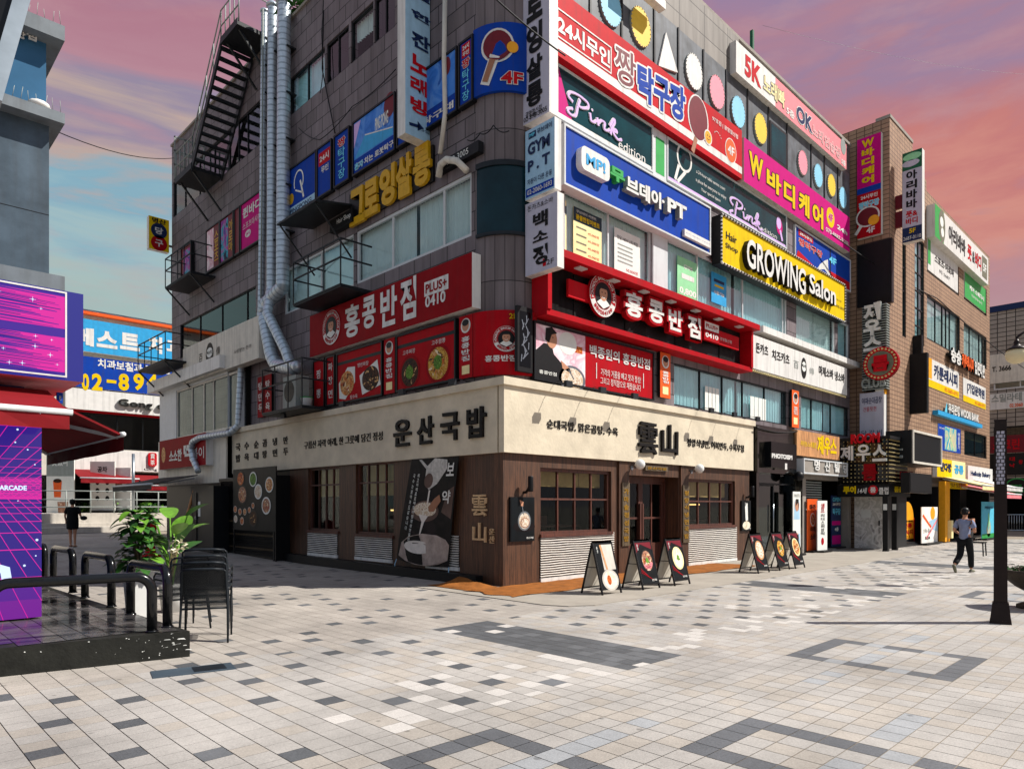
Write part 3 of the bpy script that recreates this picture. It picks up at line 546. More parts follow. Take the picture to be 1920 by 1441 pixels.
# --- timber front on the right-hand street
o1 = tb(R0, 1013, 876, 1146, 997); o2 = rc(R0, 1289, 1378, 1289, 897, 988)
dr = rc(R0, 1177, 1250, 1177, 890, 1000); dr = (dr[0], R0.uv(1272, 900)[0], .06, dr[3])
g = MB(R0); openings(g, R0, 0, 10.35, 0, FB, [o1, o2, dr], MATS['wood'], depth=.18); 
g.fr = L0; p1 = rc(L0, 667, 738, 667, 868, 1001); p2 = rc(L0, 578, 636, 578, 877, 994)
openings(g, L0, -9.25, 0, 0, FB, [p1, p2], MATS['wood'], depth=.14); g.build('timber_front', B)
def stripes(fr, u0, u1, v0, v1, n=.03):
    g = MB(fr); k = int((v1 - v0 - .06) / .052); g.box(u0, u1, v0, v0 + .08, 0, n + .012, 'white'); nu = 14; rnd = random.Random(int(u0 * 100)); P = []; h = (v1 - v0 - .08) / k
    for i in range(k):
        b = v0 + .08 + i * h
        for r_, (dv, dn, mt) in enumerate(((0, 0, 'd'), (.32, .030, 'w'), (.78, .034, 'w'), (1.0, 0, 'w'))): pass
        rows = [(0, .002), (.46, .004), (.5, .030), (.7, .036), (.92, .028), (1, .002)]; V = []
        for dv, dn in rows:
            for j in range(nu + 1): V.append((u0 + (u1 - u0) * j / nu, b + dv * h + .004 * math.sin(j * 1.3 + i * .6) + rnd.uniform(-.0012, .0012), dn))
        for rr in range(5): g.add([V[rr * (nu + 1) + j] for j in range(nu + 1)] + [V[(rr + 1) * (nu + 1) + j] for j in range(nu + 1)], [(j, j + 1, nu + 2 + j, nu + 1 + j) for j in range(nu)], 'stripe_dark' if rr == 0 else 'stripe_white', True)
    return g.build('striped_panel', B)
s1 = rc(R0, 1012, 1150, 1012, 1003, 1094); stripes(R0, s1[0], s1[1], max(.03, s1[2]), s1[3])
s2 = rc(R0, 1289, 1380, 1289, 992, 1061); stripes(R0, s2[0], s2[1], max(.03, s2[2]), s2[3])
for a in (rc(L0, 667, 737, 667, 1001, 1048), rc(L0, 578.5, 634, 578.5, 995, 1040), rc(L0, 800, 862, 862, 1004, 1070)): stripes(L0, *a)
def shopwin(fr, o, cols, shelf=None, blindf=.28, rows=2, splitv=None):
    u0, u1, v0, v1 = o; g = MB(fr); w = .07; g.frame(u0 + .002, u1 - .002, v0 + .002, v1 - .002, w, -.16, -.06, 'woodframe'); g.box(u0 - .02, u1 + .02, v0 - .05, v0 + .02, -.02, .05, 'woodframe')
    for i in range(1, cols): c = u0 + w + (u1 - u0 - 2 * w) * i / cols; g.box(c - .017, c + .017, v0 + w, v1 - w, -.14, -.08, 'woodframe')
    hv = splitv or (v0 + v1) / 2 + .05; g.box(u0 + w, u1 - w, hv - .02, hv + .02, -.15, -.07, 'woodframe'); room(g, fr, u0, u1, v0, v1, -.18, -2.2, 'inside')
    win = g.build('window', B); g = MB(fr); g.quad(u0 + w, u1 - w, v0 + w, v1 - w, -.11, 'glass'); g.build('pane', win)
    g = MB(fr); k = 3
    for i in range(k):
        a = u0 + .04 + (u1 - u0 - .08) * i / k; g.box(a, a + (u1 - u0 - .08) / k - .02, v1 - (v1 - v0) * blindf, v1 - .02, -.32, -.30, 'blind'); g.tube([(a + .01, v1 - (v1 - v0) * blindf, -.31), (a + (u1 - u0 - .08) / k - .03, v1 - (v1 - v0) * blindf, -.31)], .02, 'blind', 6)
    g.build('blind', win)
    g = MB(fr)
    for i in range(4): a = u0 + .15 + (u1 - u0 - .5) * i / 4; g.box(a, a + .22, v0 + .02, v0 + .3 + .08 * (i % 2), -1.6, -1.5, 'woodframe')
    g.box(u0 + .05, u1 - .05, v0 + .12, v0 + .16, -1.5, -.9, 'woodframe'); g.build('counter', win)
    if shelf:
        g = MB(fr)
        for i in range(4): a = u0 + .12 + i * (u1 - u0) * .22; g.box(a, a + (u1 - u0) * .18, v0 + .60, v0 + .64, -1.1, -1.0, 'lamp_warm')
        g.build('ceiling_lamp', win)
    return win
shopwin(R0, o1, 4, blindf=.26); shopwin(R0, o2, 4, True, blindf=.36)
shopwin(L0, p1, 4, True, blindf=.45, splitv=p1[3] - (p1[3] - p1[2]) * .28); shopwin(L0, p2, 4, blindf=.45, splitv=p2[3] - (p2[3] - p2[2]) * .28)
# double door set back in its opening
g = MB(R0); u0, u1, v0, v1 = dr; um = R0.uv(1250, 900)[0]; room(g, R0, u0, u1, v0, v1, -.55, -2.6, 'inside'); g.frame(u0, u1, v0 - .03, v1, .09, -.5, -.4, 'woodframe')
for a, b in ((u0, u0 + .004), (u1 - .004, u1)): g.box(a, b, v0, v1, -.5, -.18, 'wood')
g.quad(u0, u1, v0 - .02, v0 - .015, -.1, 'wood'); g.box(u0, u1, v1 - .004, v1, -.5, -.18, 'wood'); g.build('door_recess', B)
dw = (u1 - u0 - .18) / 2
for s_ in range(2):
    a = u0 + .09 + s_ * dw; b = a + dw - .006; g = MB(R0); z0, z1 = v0, v1 - .09
    g.frame(a, b, z0, z1, .09, -.48, -.42, 'woodframe'); g.box(a + .09, b - .09, z0 + .09, z0 + .62, -.47, -.435, 'woodframe'); g.box(a + .09, b - .09, z0 + 1.25, z0 + 1.3, -.472, -.43, 'woodframe'); g.box((a + b) / 2 - .02, (a + b) / 2 + .02, z0 + .62, z1 - .09, -.468, -.432, 'woodframe')
    d = g.build('door', B); g = MB(R0); g.quad(a + .08, b - .08, z0 + .6, z1 - .08, -.45, 'glass'); g.build('pane', d)
    g = MB(R0); hx = b - .05 if s_ == 0 else a + .05; g.box(hx - .03, hx + .03, z0 + .7, z0 + 1.65, -.41, -.37, 'woodframe'); g.box(hx - .02, hx + .02, z0 + .78, z0 + .83, -.425, -.405, 'iron'); g.box(hx - .02, hx + .02, z0 + 1.5, z0 + 1.55, -.425, -.405, 'iron'); g.build('handle', d)
# timber posts either side of the door
for a, b, t in ((1158, 1176.5, 890), (1274, 1288, 900)):
    u_ = rc(R0, a, b, a, t, 1060); g = MB(R0); g.box(u_[0], u_[1], .03, FB, 0, .05, 'wood'); g.build('post', B)
# plinth step on the shaded side
g = MB(L0); g.prism([(-9.2, .02), (-.62, -.02), (-.62, .20), (-9.2, .26)], -.05, .22, 'black'); g.build('plinth', B)
# corner board of the timber
g = MB(L0); g.box(-.62, 0, 0, FB, 0, .03, 'wood'); g.build('corner_board', B)
# --- back part of the shaded side: bay with white beam, sash windows, dark yard fence
by0, by1 = 14.2, 20.0
g = MB(FL(-.25)); q = rc(FL(-.25), 305, 440, 440, 640, 700)
FLb = FL(-.25)
bb = rc(FLb, 330, 447, 447, 693, 800)      # sash windows
g = MB(FLb); openings(g, FLb, -by1, -by0 + 1.0, 2.6, bb[3] + .12, [(bb[0], bb[1], bb[2], bb[3])], MATS['winwhite'], depth=.2)
g.box(-by1 - .4, -by0 + 1.2, bb[3] + .12, bb[3] + .55, -.5, .35, 'white'); g.box(-by1, -by0 + 1, 2.45, bb[2] - .0, -.3, .05, 'offwhite')
g.add([(-by0 + 1, 2.6, 0), (-by0 + 1, 2.6, -.4), (-by0 + 1, bb[3] + .12, -.4), (-by0 + 1, bb[3] + .12, 0)], [(0, 1, 2, 3)], 'winwhite'); g.build('bay', B)
window(B, FLb, *bb, splits=[FLb.uv(p, 750)[0] for p in (358, 380, 398)], fm='offwhite', gm='glass_dark', inside='inside', w=.07)
g = MB(L0); g.box(-20, -9.25, 0.0, FB, -.5, -.02, 'winblack'); g.build('yard_wall', B)
def louvre_fence():
    fr = FL(-.48); t = thing('louvre_fence', 'black slatted yard enclosure behind the food photo board', 'fence', (-.3, 11, .05))
    g = MB(fr); g.box(-9.3, -9.22, .03, 2.55, -.47, .02, 'black'); g.box(-13.3, -9.3, 2.45, 2.55, -.47, .02, 'black'); g.box(-13.3, -13.2, .03, 2.45, -.3, .0, 'black'); g.build('frame', t)
    g = MB(fr)
    for i in range(28): z = .15 + i * .082; g.add([(-13.2, z, -.05), (-9.3, z, -.05), (-9.3, z + .06, -.02), (-13.2, z + .06, -.02)], [(0, 1, 2, 3)], 'woodgrey' if i % 5 == 2 and i < 14 else 'black')
    g.quad(-13.2, -9.3, .05, 2.5, -.12, 'black'); g.build('slat_panel', t)
louvre_fence()
def menu_board():
    fr = FL(-.62); u0, u1, v0, v1 = rc(fr, 437, 517, 517, 873, 997); t = thing('menu_board', 'tall dark board of bowls and side dishes photographed from above', 'menu board', (-.62, -(u0 + u1) / 2, .06))
    g = MB(fr); g.box(u0, u1, v0, v1, -.04, 0, 'black', front=MATS['poster_dark']); g.build('panel', t)
    g = MB(fr); w = u1 - u0; h = v1 - v0
    for x, y, r, fd, rim in ((.2, .84, .16, 'food_red', 'black'), (.5, .82, .15, 'food_green', 'paper'), (.87, .72, .15, 'food_orange', 'paper'), (.24, .58, .20, 'food_meat', 'black'), (.62, .62, .15, 'food_pale', 'paper'), (.80, .40, .17, 'food_meat', 'paper'), (.5, .2, .17, 'food_dark', 'black'),
                             (.06, .34, .07, 'food_red', 'offwhite'), (.18, .30, .07, 'food_red', 'offwhite'), (.3, .30, .07, 'food_orange', 'offwhite'), (.41, .33, .06, 'food_red', 'offwhite'), (.07, .18, .08, 'food_pale', 'offwhite'), (.23, .15, .08, 'food_red', 'offwhite'), (.5, .4, .06, 'food_red', 'offwhite')):
        g.bowl(u0 + x * w, v0 + y * h, r * h * .80, .004 + .006 * (x + y), rim, fd, ar=1.15)
    g.build('picture', t)
    for a in (u0 + .03, u1 - .05): g = MB(fr); g.box(a - .02, a + .03, .05 + (.1 if a < u0 + .1 else 0), v0 - .002, -.04, -.01, 'black'); g.build('leg', t)
menu_board()
def soup_banner():
    fr = FL(-.07); q = [fr.uv(*p) for p in ((747, 1047), (842, 1063), (864, 856), (775, 861))]
    t = thing('hanging_banner', 'large dark cloth banner of milky soup poured from a ladle, hung askew', 'banner', (-.07, -q[0][0], 2.6))
    nx, ny = 10, 22
    def S(a, b, n=0):
        x = (q[0][0] * (1 - a) + q[1][0] * a) * (1 - b) + (q[3][0] * (1 - a) + q[2][0] * a) * b; y = (q[0][1] * (1 - a) + q[1][1] * a) * (1 - b) + (q[3][1] * (1 - a) + q[2][1] * a) * b
        y -= .05 * math.sin(math.pi * a) * (1 - b) ** 3
        return (x, y, .05 + .035 * math.sin(a * 5 + b * 3) * (1.1 - b) + n)
    class SF:
        def p(s, u, v, n): return fr.p(*S(u, v, n))
    g = MB(fr); P = [S(i / nx, j / ny) for j in range(ny + 1) for i in range(nx + 1)]; F = [(j * (nx + 1) + i, j * (nx + 1) + i + 1, (j + 1) * (nx + 1) + i + 1, (j + 1) * (nx + 1) + i) for j in range(ny) for i in range(nx)]
    g.add(P, F, 'smoky', True); g.add([(a, b, c - .006) for a, b, c in P], [f[::-1] for f in F], 'black', True); g.build('cloth', t)
    g = MB(SF()); 
    def blob(cx, cy, rx, ry, m, n, seg=26, a0=0, a1=6.2832): g.poly([(cx + rx * math.cos(a0 + (a1 - a0) * i / seg), cy + ry * math.sin(a0 + (a1 - a0) * i / seg)) for i in range(seg)], n, m)
    pm('ladle', 'b5b1ac', .35, .3, 14); pm('soupwhite', 'd9d0c8', .6, .15, 6); pm('potbrown', '5a463f', .6, .3, 4); pm('soup_foam', 'a8978e', .7, .3, 5)
    for i in range(6):                       # broth surface bottom: stacked bands so it bends with the cloth
        pass
    P = [(.04, .045), (.2, .015), (.4, .0), (.6, .0), (.8, .02), (.97, .06), (.98, .2), (.9, .25), (.72, .285), (.45, .29), (.2, .25), (.07, .18)]; g.poly(P, .006, 'soup_foam')
    g.poly([(.62, .09), (.72, .13), (.9, .12), (.84, .04), (.66, .03)], .010, 'smoky'); blob(.4, .16, .26, .06, 'soupwhite', .009)
    blob(.44, .50, .27, .10, 'potbrown', .006); blob(.44, .515, .22, .07, 'food_pale', .010); g.poly([(.33, .47), (.52, .46), (.46, .40), (.42, .28), (.40, .28), (.41, .40)], .012, 'soupwhite')
    g.poly([(.36, .92), (.52, 1.0), (.78, .98), (.80, .9), (.62, .76), (.46, .70), (.36, .78)], .006, 'ladle'); blob(.44, .79, .09, .07, 'potbrown', .010); g.poly([(.18, .99), (.24, .99), (.44, .9), (.42, .87)], .009, 'ladle')
    g.poly([(.47, .70), (.50, .70), (.49, .58), (.47, .54), (.46, .58)], .014, 'soupwhite'); g.poly([(.6, .62), (.70, .66), (.74, .60), (.62, .50), (.52, .50), (.5, .54)], .016, 'skin_dark')
    g.poly([(.76, .5), (.97, .44), (.98, .74), (.86, .70)], .005, 'potbrown'); g.build('picture', t)
    g = MB(SF()); g.text('보', .80, .95, .83, .95, .018, 'white', bold=.02, jit=.01); g.text('약', .76, .93, .58, .70, .018, 'white', bold=.02, jit=.01)
    g.vtext('최고의재료로매일아침정성껏끓인', .20, .24, .20, .86, .018, 'paper', gap=.25); g.vtext('국수는보약과도같습니다', .11, .15, .30, .86, .018, 'paper', gap=.25); g.build('lettering', t)
    for a in ((0.0, 0.0), (1.0, .0)):
        p = S(*a); g = MB(fr); g.tube([p, (p[0] + (.06 if a[0] else -.06), p[1] - .12, .06), (p[0] + (.1 if a[0] else -.03), p[1] - .26, .1)], .012, 'paleblue', 6); g.build('tie_cord', t)
soup_banner()
def letters(name, label, fr, items, mat, depth=.05, cat='sign', side=None, group=None, bold=.03, jit=.012, n=.0, **k):
    if len(items) == 1: g = MB(fr); g.text(items[0][0], *items[0][1], n, mat, depth=depth, side=side, bold=bold, jit=jit, **k); return g.build(name, label=label, cat=cat, group=group)
    b = items[0][1]; t = thing(name, label, cat, fr.p(b[0], b[2], 0), group)
    for body, box in items: g = MB(fr); g.text(body, *box, n, mat, depth=depth, side=side, bold=bold, jit=jit, **k); g.build('letter', t)
    return t
FA = FR(-.1); FAL = FL(-.1)
MATS['ink'] = pm('ink', '0e0b0a', .55, .2)
letters('fascia_lettering', 'black brush lettering for soup dishes left of the sunlit cloud mountain sign', FA, [('순대국밥, 맑은곰탕, 수육', tb(FA, 1025, 785, 1158, 818))], 'ink', .02, bold=.005, jit=0)
letters('fascia_lettering', 'big black brush characters 雲山 on sunlit cream fascia', FA, [('雲', tb(FA, 1195, 790, 1230, 853)), ('山', tb(FA, 1238, 794, 1268, 853))], 'ink', .07, bold=.012)
letters('fascia_lettering', 'small black brush lettering at the far end of sunlit fascia', FA, [('평양식냉면, 어북만두, 수육무침', tb(FA, 1288, 821, 1394, 848))], 'ink', .02, bold=.005, jit=0)
letters('fascia_lettering', 'four big black brush syllables 운산국밥 on the shaded cream fascia', FAL, [(c, tb(FAL, *b)) for c, b in (('운', (741, 789, 773, 835)), ('산', (785, 783, 815, 831)), ('국', (829, 776, 863, 824)), ('밥', (878, 766, 914, 819)))], 'ink', .06, bold=.022)
letters('fascia_lettering', 'thin black slogan line on the shaded cream fascia', FAL, [('구름산 자락 아래, 한 그릇에 담긴 정성', rc(FAL, 571, 718, 718, 808, 825))], 'ink', .02, bold=.005, jit=0)
it = []
for i, (a, b) in enumerate((('국', '밥'), ('수', '육'), ('순', '대'), ('곰', '탕'), ('냉', '면'), ('만', '두'))):
    px = (447, 463, 481, 497, 516, 536)[i]; y = 838 - i * 2.6; it += [(a, rc(FAL, px - 4, px + 4, px, y - 7, y + 7)), (b, rc(FAL, px - 4, px + 4, px, y + 14, y + 28))]
letters('fascia_lettering', 'two rows of small brush syllables at the duct end of the shaded fascia', FAL, it, 'ink', .02)
letters('wall_lettering', 'tan wooden characters 雲山 and small 운산 on the dark corner timber', FL(-.03), [('雲', tb(FL(-.03), 887, 927, 914, 967)), ('山', tb(FL(-.03), 888, 979, 913, 1016)), ('운', tb(FL(-.03), 919, 990, 928, 1002)), ('산', tb(FL(-.03), 919, 1004, 928, 1018))], 'wood_letter', .04, bold=.012)
# spot lamps on rods above both fascias
GRP = 'slim spot lamps along the fascia'
def spot(fr, px, py, label):
    u, v = fr.uv(px, py); v = FT + .02; g = MB(fr); g.box(u - .05, u + .05, FT, FT + .03, -.02, .06, 'black'); g.tube([(u, FT + .02, .02), (u + .0, FT + .06, .25), (u, FT + .0, .45)], .008, 'iron', 6)
    t = g.build('spot_lamp', label=label, cat='lamp', group=GRP); g = MB(fr); g.box(u - .10, u + .10, FT - .10, FT + .03, .43, .50, 'iron'); g.build('lamp_head', t)
ords = ['first', 'second', 'third', 'fourth', 'fifth', 'sixth']
for i, (px, py) in enumerate(((1035, 722), (1099, 733), (1160, 745), (1305, 772), (1349, 780), (1393, 788))): spot(FA, px, py, f'slim spot lamp on sunlit fascia ledge, {ords[i]} along from the building corner')
for i, (px, py) in enumerate(((880, 720), (785, 738), (672, 758), (560, 778))): spot(FAL, px, py, f'slim spot lamp on shaded fascia ledge, {ords[i]} along from the building corner')
# framed food pictures, sconces, globe lamps, plaques
def picture(fr, box, label, kind):
    u0, u1, v0, v1 = box; g = MB(fr); g.box(u0, u1, v0, v1, 0, .05, 'black'); t = g.build('framed_picture', label=label, cat='picture'); w, h = u1 - u0, v1 - v0
    g = MB(fr); g.quad(u0 + .02, u1 - .02, v0 + .02, v1 - .02, .054, 'poster_dark')
    if kind == 0:
        g.ell(u0 + w * .55, v0 + h * .33, w * .46, h * .12, .056, None, 'smoky'); g.bowl(u0 + w * .56, v0 + h * .46, h * .22, .058, 'steel', 'food_pale', ar=.95); g.bowl(u0 + w * .58, v0 + h * .42, h * .12, .064, 'food_meat', 'food_pale', ar=1.2)
        g.poly([(u0 + w * .36, v1 - .06), (u0 + w * .52, v1 - .1), (u0 + w * .5, v1 - h * .22), (u0 + w * .42, v1 - h * .2)], .06, 'skin'); g.line((u0 + w * .46, v1 - h * .2), (u0 + w * .52, v0 + h * .6), .02, .062, 'steel')
    else:
        g.ell(u0 + w * .5, v0 + h * .18, w * .42, h * .14, .056, None, 'food_soup'); g.poly([(u0 + w * .3, v1 - .05), (u0 + w * .6, v1 - .08), (u0 + w * .66, v0 + h * .35), (u0 + w * .4, v0 + h * .33)], .058, 'paper'); g.line((u0 + w * .5, v0 + h * .35), (u0 + w * .55, v0 + h * .1), .05, .06, 'food_soup')
    g.text('운산국밥', u0 + w * .64, u1 - .04, v0 + .05, v0 + .09, .062, 'paper'); g.build('photo', t)
picture(R0, tb(R0, 954, 931, 999, 1013), 'framed photo of meat soup ladle on timber beside the corner', 0)
picture(R0, tb(R0, 1388, 938, 1405, 994), 'narrow framed photo of white broth at the black shop end', 1)
def sconce(px, py, label):
    u, v = R0.uv(px, py); g = MB(R0); g.tube([(u, v - .16, 0), (u, v - .16, .07), (u, v - .09, .14), (u, v + .0, .18)], .03, 'black', 10); t = g.build('wall_sconce', label=label, cat='wall lamp', group='black cylinder wall sconces')
    g = MB(R0); p = R0.p(u, v, .2); g.lathe((p.x, p.y, v - .15), [(.05, 0), (.055, .02), (.055, .3), (.05, .32)], 'black', 16); g.build('lamp_shade', t)
sconce(982, 908, 'black cylinder sconce above the meat soup photo'); sconce(1399, 922, 'black cylinder sconce above the narrow broth photo')
for px, py, lb in ((1181, 871, 'round white globe lamp on the post left of the door'), (1293, 879, 'round white globe lamp on the post right of the door')):
    u, v = R0.uv(px, py); g = MB(R0); g.tube([(u, v - .08, .05), (u, v - .02, .12), (u, v, .22)], .018, 'steel', 8); g.ell(u, v - .08, .05, .05, .04, .07, 'steel'); t = g.build('globe_lamp', label=lb, cat='lamp', group='globe lamps by the door'); g = MB(R0); g.ball(R0.p(u, v, .30), .125, 'plastic_white'); g.build('globe', t)
for a, lb, tx in ((rc(R0, 1162, 1175.5, 1162, 904, 1023), 'vertical weathered board with gold characters left of the door', '가마솥정성국밥'), (rc(R0, 1276, 1287.5, 1276, 909, 1017), 'vertical weathered board with gold characters right of the door', '평양식냉면국밥')):
    g = MB(R0); g.box(a[0], a[1], a[2], a[3], .05, .085, 'woodgrey'); t = g.build('plaque', label=lb, cat='sign'); g = MB(R0); g.vtext(tx, a[0] + .05, a[1] - .05, a[2] + .08, a[3] - .12, .085, 'gold_letter', depth=.012, gap=.3, bold=.02); g.build('lettering', t)
a = tb(R0, 1207, 872, 1249, 884); g = MB(R0); g.box(*a, .0, .06, 'woodgrey'); t = g.build('plaque', label='small gold lettered board over the restaurant door', cat='sign'); g = MB(R0); g.text('운산국밥', a[0] + .07, a[1] - .07, a[2] + .03, a[3] - .03, .06, 'gold_letter', depth=.012, bold=.02); g.build('lettering', t)
# ================================================================ signs
class Sign:
    def __init__(s, label, fr, box, mat, thick=.15, edge='winwhite', name='shop_sign', cat='sign', group=None, rim=None):
        s.fr = fr; s.b = box; g = MB(fr); u0, u1, v0, v1 = box
        g.box(u0, u1, v0, v1, -thick, 0, edge, front=MATS[mat] if isinstance(mat, str) else mat)
        s.o = g.build(name, label=label, cat=cat, group=group)
        if rim: g = MB(fr); g.frame(u0 - .01, u1 + .01, v0 - .01, v1 + .01, .045, -thick, .03, rim); g.build('frame', s.o)
        s.g = MB(fr); s.k = 0
    def px(s, *b): return tb(s.fr, *b)
    def fx(s, a, b, c, d):                  # fractions of the panel
        u0, u1, v0, v1 = s.b; return u0 + a * (u1 - u0), u0 + b * (u1 - u0), v0 + c * (v1 - v0), v0 + d * (v1 - v0)
    def pt(s, a, b): u0, u1, v0, v1 = s.b; return u0 + a * (u1 - u0), v0 + b * (v1 - v0)
    def t(s, body, box, mat, n=.012, bold=.03, depth=0, side=None, out=None, **k):
        if out:
            q = (box[3] - box[2]) * .05
            for i in range(8): s.g.text(body, box[0] + q * math.cos(i * .785), box[1] + q * math.cos(i * .785), box[2] + q * math.sin(i * .785), box[3] + q * math.sin(i * .785), n - .004 + i * .0003, out, bold=bold, **k)
        s.g.text(body, *box, n, mat, bold=bold, depth=depth, side=side, **k); return s
    def vt(s, body, box, mat, n=.012, **k): s.g.vtext(body, *box, n, mat, **k); return s
    def rect(s, box, mat, n=.004): s.g.quad(*box, n, mat); return s
    def done(s, name='lettering'):
        if s.g.f: s.g.build(name, s.o)
        s.g = MB(s.fr); return s
def ppx(fr, pts): return [fr.uv(*p) for p in pts]
SG = FR(-.08)
# ---- 24h table tennis sign, red
s = Sign('long red rooftop-level sign for a 24 hour table tennis hall, paddle at its end', SG, tb(SG, 1043, -24, 1391, 336), 'signred', .25, 'red')
u0, u1, v0, v1 = s.b; h = v1 - v0
s.rect((u0, u1, v0 + h * .10, v0 + h * .24), 'white'); s.g.poly([(u0, v0 + h * .24), (u0 + 2.6, v0 + h * .24), (u0 + 2.0, v0 + h * .55), (u0, v0 + h * .45)], .003, 'signred')
bx = s.px(1036, 18, 1143, 130); g = s.g; bx = (u0 + .04, bx[1], bx[2], bx[3]); g.frame(bx[0] - .02, bx[1] + .06, bx[2] - .1, bx[3] + .12, .03, .004, .012, MATS['white']); s.t('24시무인', bx, 'white', bold=.03)
def skq(a, b):
    (x0, t0, b0), (x1, t1, b1) = a, b; L0_ = [s.fr.uv(x0, y) for y in (b0, t0)]; R0_ = [s.fr.uv(x1, y) for y in (b1, t1)]; return (L0_[0][0], R0_[0][0], L0_[0][1], L0_[1][1]), (L0_[0][1], L0_[1][1], R0_[0][1], R0_[1][1])
for tx, m, a, b in (('짱', 'maroon', (1152, 80, 152), (1191, 106, 170)), ('탁구장', 'blue', (1194, 116, 186), (1284, 168, 232))):
    bo = .012 if m == 'maroon' else .045; bx, sk = skq(a, b); q = (sk[1] - sk[0]) * .055
    for i in range(8): c_, d_ = q * math.cos(i * .785), q * math.sin(i * .785); s.g.text(tx, bx[0] + c_, bx[1] + c_, bx[2], bx[3], .014 + i * .0003, 'white', bold=bo, skew=[z + d_ for z in sk])
    s.g.text(tx, *bx, .019, m, bold=bo, skew=sk)
c = s.fr.uv(1309, 222); hh = c[1] - s.fr.uv(1309, 262)[1]
g.ell(c[0], c[1], hh * .92, hh * 1.06, .006, None, 'white'); g.ell(c[0], c[1], hh * .82, hh, .010, None, 'maroon'); g.line((c[0] - .12, c[1] - hh), (c[0] - .30, c[1] - hh * 1.75), .16, .012, 'skin_dark')
c2 = s.fr.uv(1327, 258); g.ell(c2[0], c2[1], .21, .21, .014, None, 'white'); g.ell(c2[0], c2[1], .17, .17, .018, None, 'amber'); g.ell(c2[0] - .05, c2[1] + .04, .02, .025, .021, None, 'black'); g.ell(c2[0] + .06, c2[1] + .04, .02, .025, .021, None, 'black'); g.ring(c2[0], c2[1] - .01, .08, .07, .018, .021, 'black', 10, math.pi * 1.1, math.pi * 1.9)
s.t('97호점 | 광명철산점', s.px(1335, 217, 1383, 263), 'white', bold=.01)
c3 = s.fr.uv(1370, 283); g.ell(c3[0], c3[1], .33, .36, .006, None, 'white'); g.ell(c3[0], c3[1], .30, .33, .01, None, 'orange'); s.t('4F', (c3[0] - .19, c3[0] + .19, c3[1] - .13, c3[1] + .13), 'white', n=.016)
for i in range(6): a = .4 + i * .5; g.line((c2[0] + .35 + i * .07, c2[1] + .22 + .12 * math.sin(a)), (c2[0] + .39 + i * .07, c2[1] + .24 + .12 * math.sin(a + .3)), .02, .01, 'white')
s.done()
# ---- W body care, magenta
s = Sign('magenta sign with big yellow body care lettering, right of the red tennis sign', SG, tb(SG, 1395, 257, 1593, 473), 'magenta', .25, 'offwhite')
for ch, b in (('W', (1404, 282, 1430, 342)), ('바', (1437, 313, 1464, 370)), ('디', (1469, 335, 1490, 393)), ('케', (1497, 355, 1517, 411)), ('어', (1523, 377, 1543, 432))): s.t(ch, s.px(*b), 'yellow', n=.014, bold=.04, out='black')
c = s.fr.uv(1557, 408); s.g.ell(c[0], c[1], .36, .36, .006, None, 'yellow'); s.t('4F', (c[0] - .2, c[0] + .2, c[1] - .14, c[1] + .14), 'magenta', n=.012, out='white'); s.t('24h', s.px(1569, 420, 1588, 442), 'white'); s.t('070-8887-5588', s.px(1548, 425, 1590, 462), 'white', bold=.01); s.done()
# ---- dark window films of the fourth floor
def film(label, box, mat='teal'):
    return Sign(label, R.off(.04), box, mat, .04, 'winwhite', rim='winwhite', name='window_film', cat='window film')
RF = R.off(.04)
def pink(s, bx):                            # cursive lettering drawn as brushed strokes
    h = bx[3] - bx[2]
    for j, st in enumerate((((.10, .30), (.02, .18), (.02, .05), (.09, .0), (.15, .12), (.18, .5), (.22, .86)), ((.10, .58), (.02, .72), (.06, .92), (.20, 1.0), (.35, .92), (.36, .72), (.26, .56), (.17, .56)), ((.40, .56), (.41, .36), (.42, .26), (.47, .26), (.52, .40)),
                            ((.53, .54), (.54, .40), (.55, .22)), ((.55, .34), (.61, .52), (.67, .50), (.66, .34), (.67, .22), (.73, .25), (.77, .36)), ((.76, .50), (.84, .90), (.86, .80), (.80, .45), (.78, .16)), ((.79, .34), (.87, .50), (.90, .42), (.83, .34), (.86, .22), (.93, .12), (1.0, .22)))):
        s.g.stroke(st, bx, h * .20, .012 + j * .0016, 'white'); s.g.stroke(st, bx, h * .13, .026 + j * .0016, 'lilac')
    u = bx[0] + .44 * (bx[1] - bx[0]); v = bx[2] + .74 * h; s.g.ell(u, v, h * .07, h * .06, .022, None, 'white'); s.g.ell(u, v, h * .045, h * .04, .026, None, 'lilac')
s = film('dark teal window film with lilac Pink edition script above the blue gym sign', tb(RF, 1043, 119, 1223, 323))
pink(s, s.px(1062, 166, 1164, 272)); s.t('edition', s.px(1159, 260, 1209, 307), 'white', bold=.0)
u0, u1, v0, v1 = s.b; s.g.poly([(u0 + .05, v0 + .06), (u0 + .55, v0 + .06), (u0 + .05, v0 + 1.15)], .006, 'magenta'); s.rect((u0 + .05, u1 - .05, v0 + .05, v0 + .12), 'white', .008); s.done()
s = film('dark teal window film with paddle outline and small white text lines', tb(RF, 1250, 257, 1474, 467))
c = s.fr.uv(1283, 297); s.g.ring(c[0], c[1], .38, .38, .07, .008, 'white', 28); s.g.line((c[0] - .28, c[1] - .28), (c[0] - .46, c[1] - .72), .11, .009, 'white'); s.g.line((c[0] + .05, c[1] - .36), (c[0] - .34, c[1] - .74), .10, .0095, 'white'); s.g.ring(c[0] - .38, c[1] + .42, .12, .12, .04, .008, 'bluedisc')
for tx, b in (('a 24-hour table tennis court', (1305, 318, 1359, 358)), ('a place for everyone to enjoy', (1304, 333, 1361, 376)), ('Your special space', (1314, 352, 1350, 381))): s.t(tx, s.px(*b), 'white', bold=.0)
pink(s, s.px(1367, 366, 1428, 438)); s.t('edition', s.px(1425, 422, 1456, 449), 'white', bold=0)
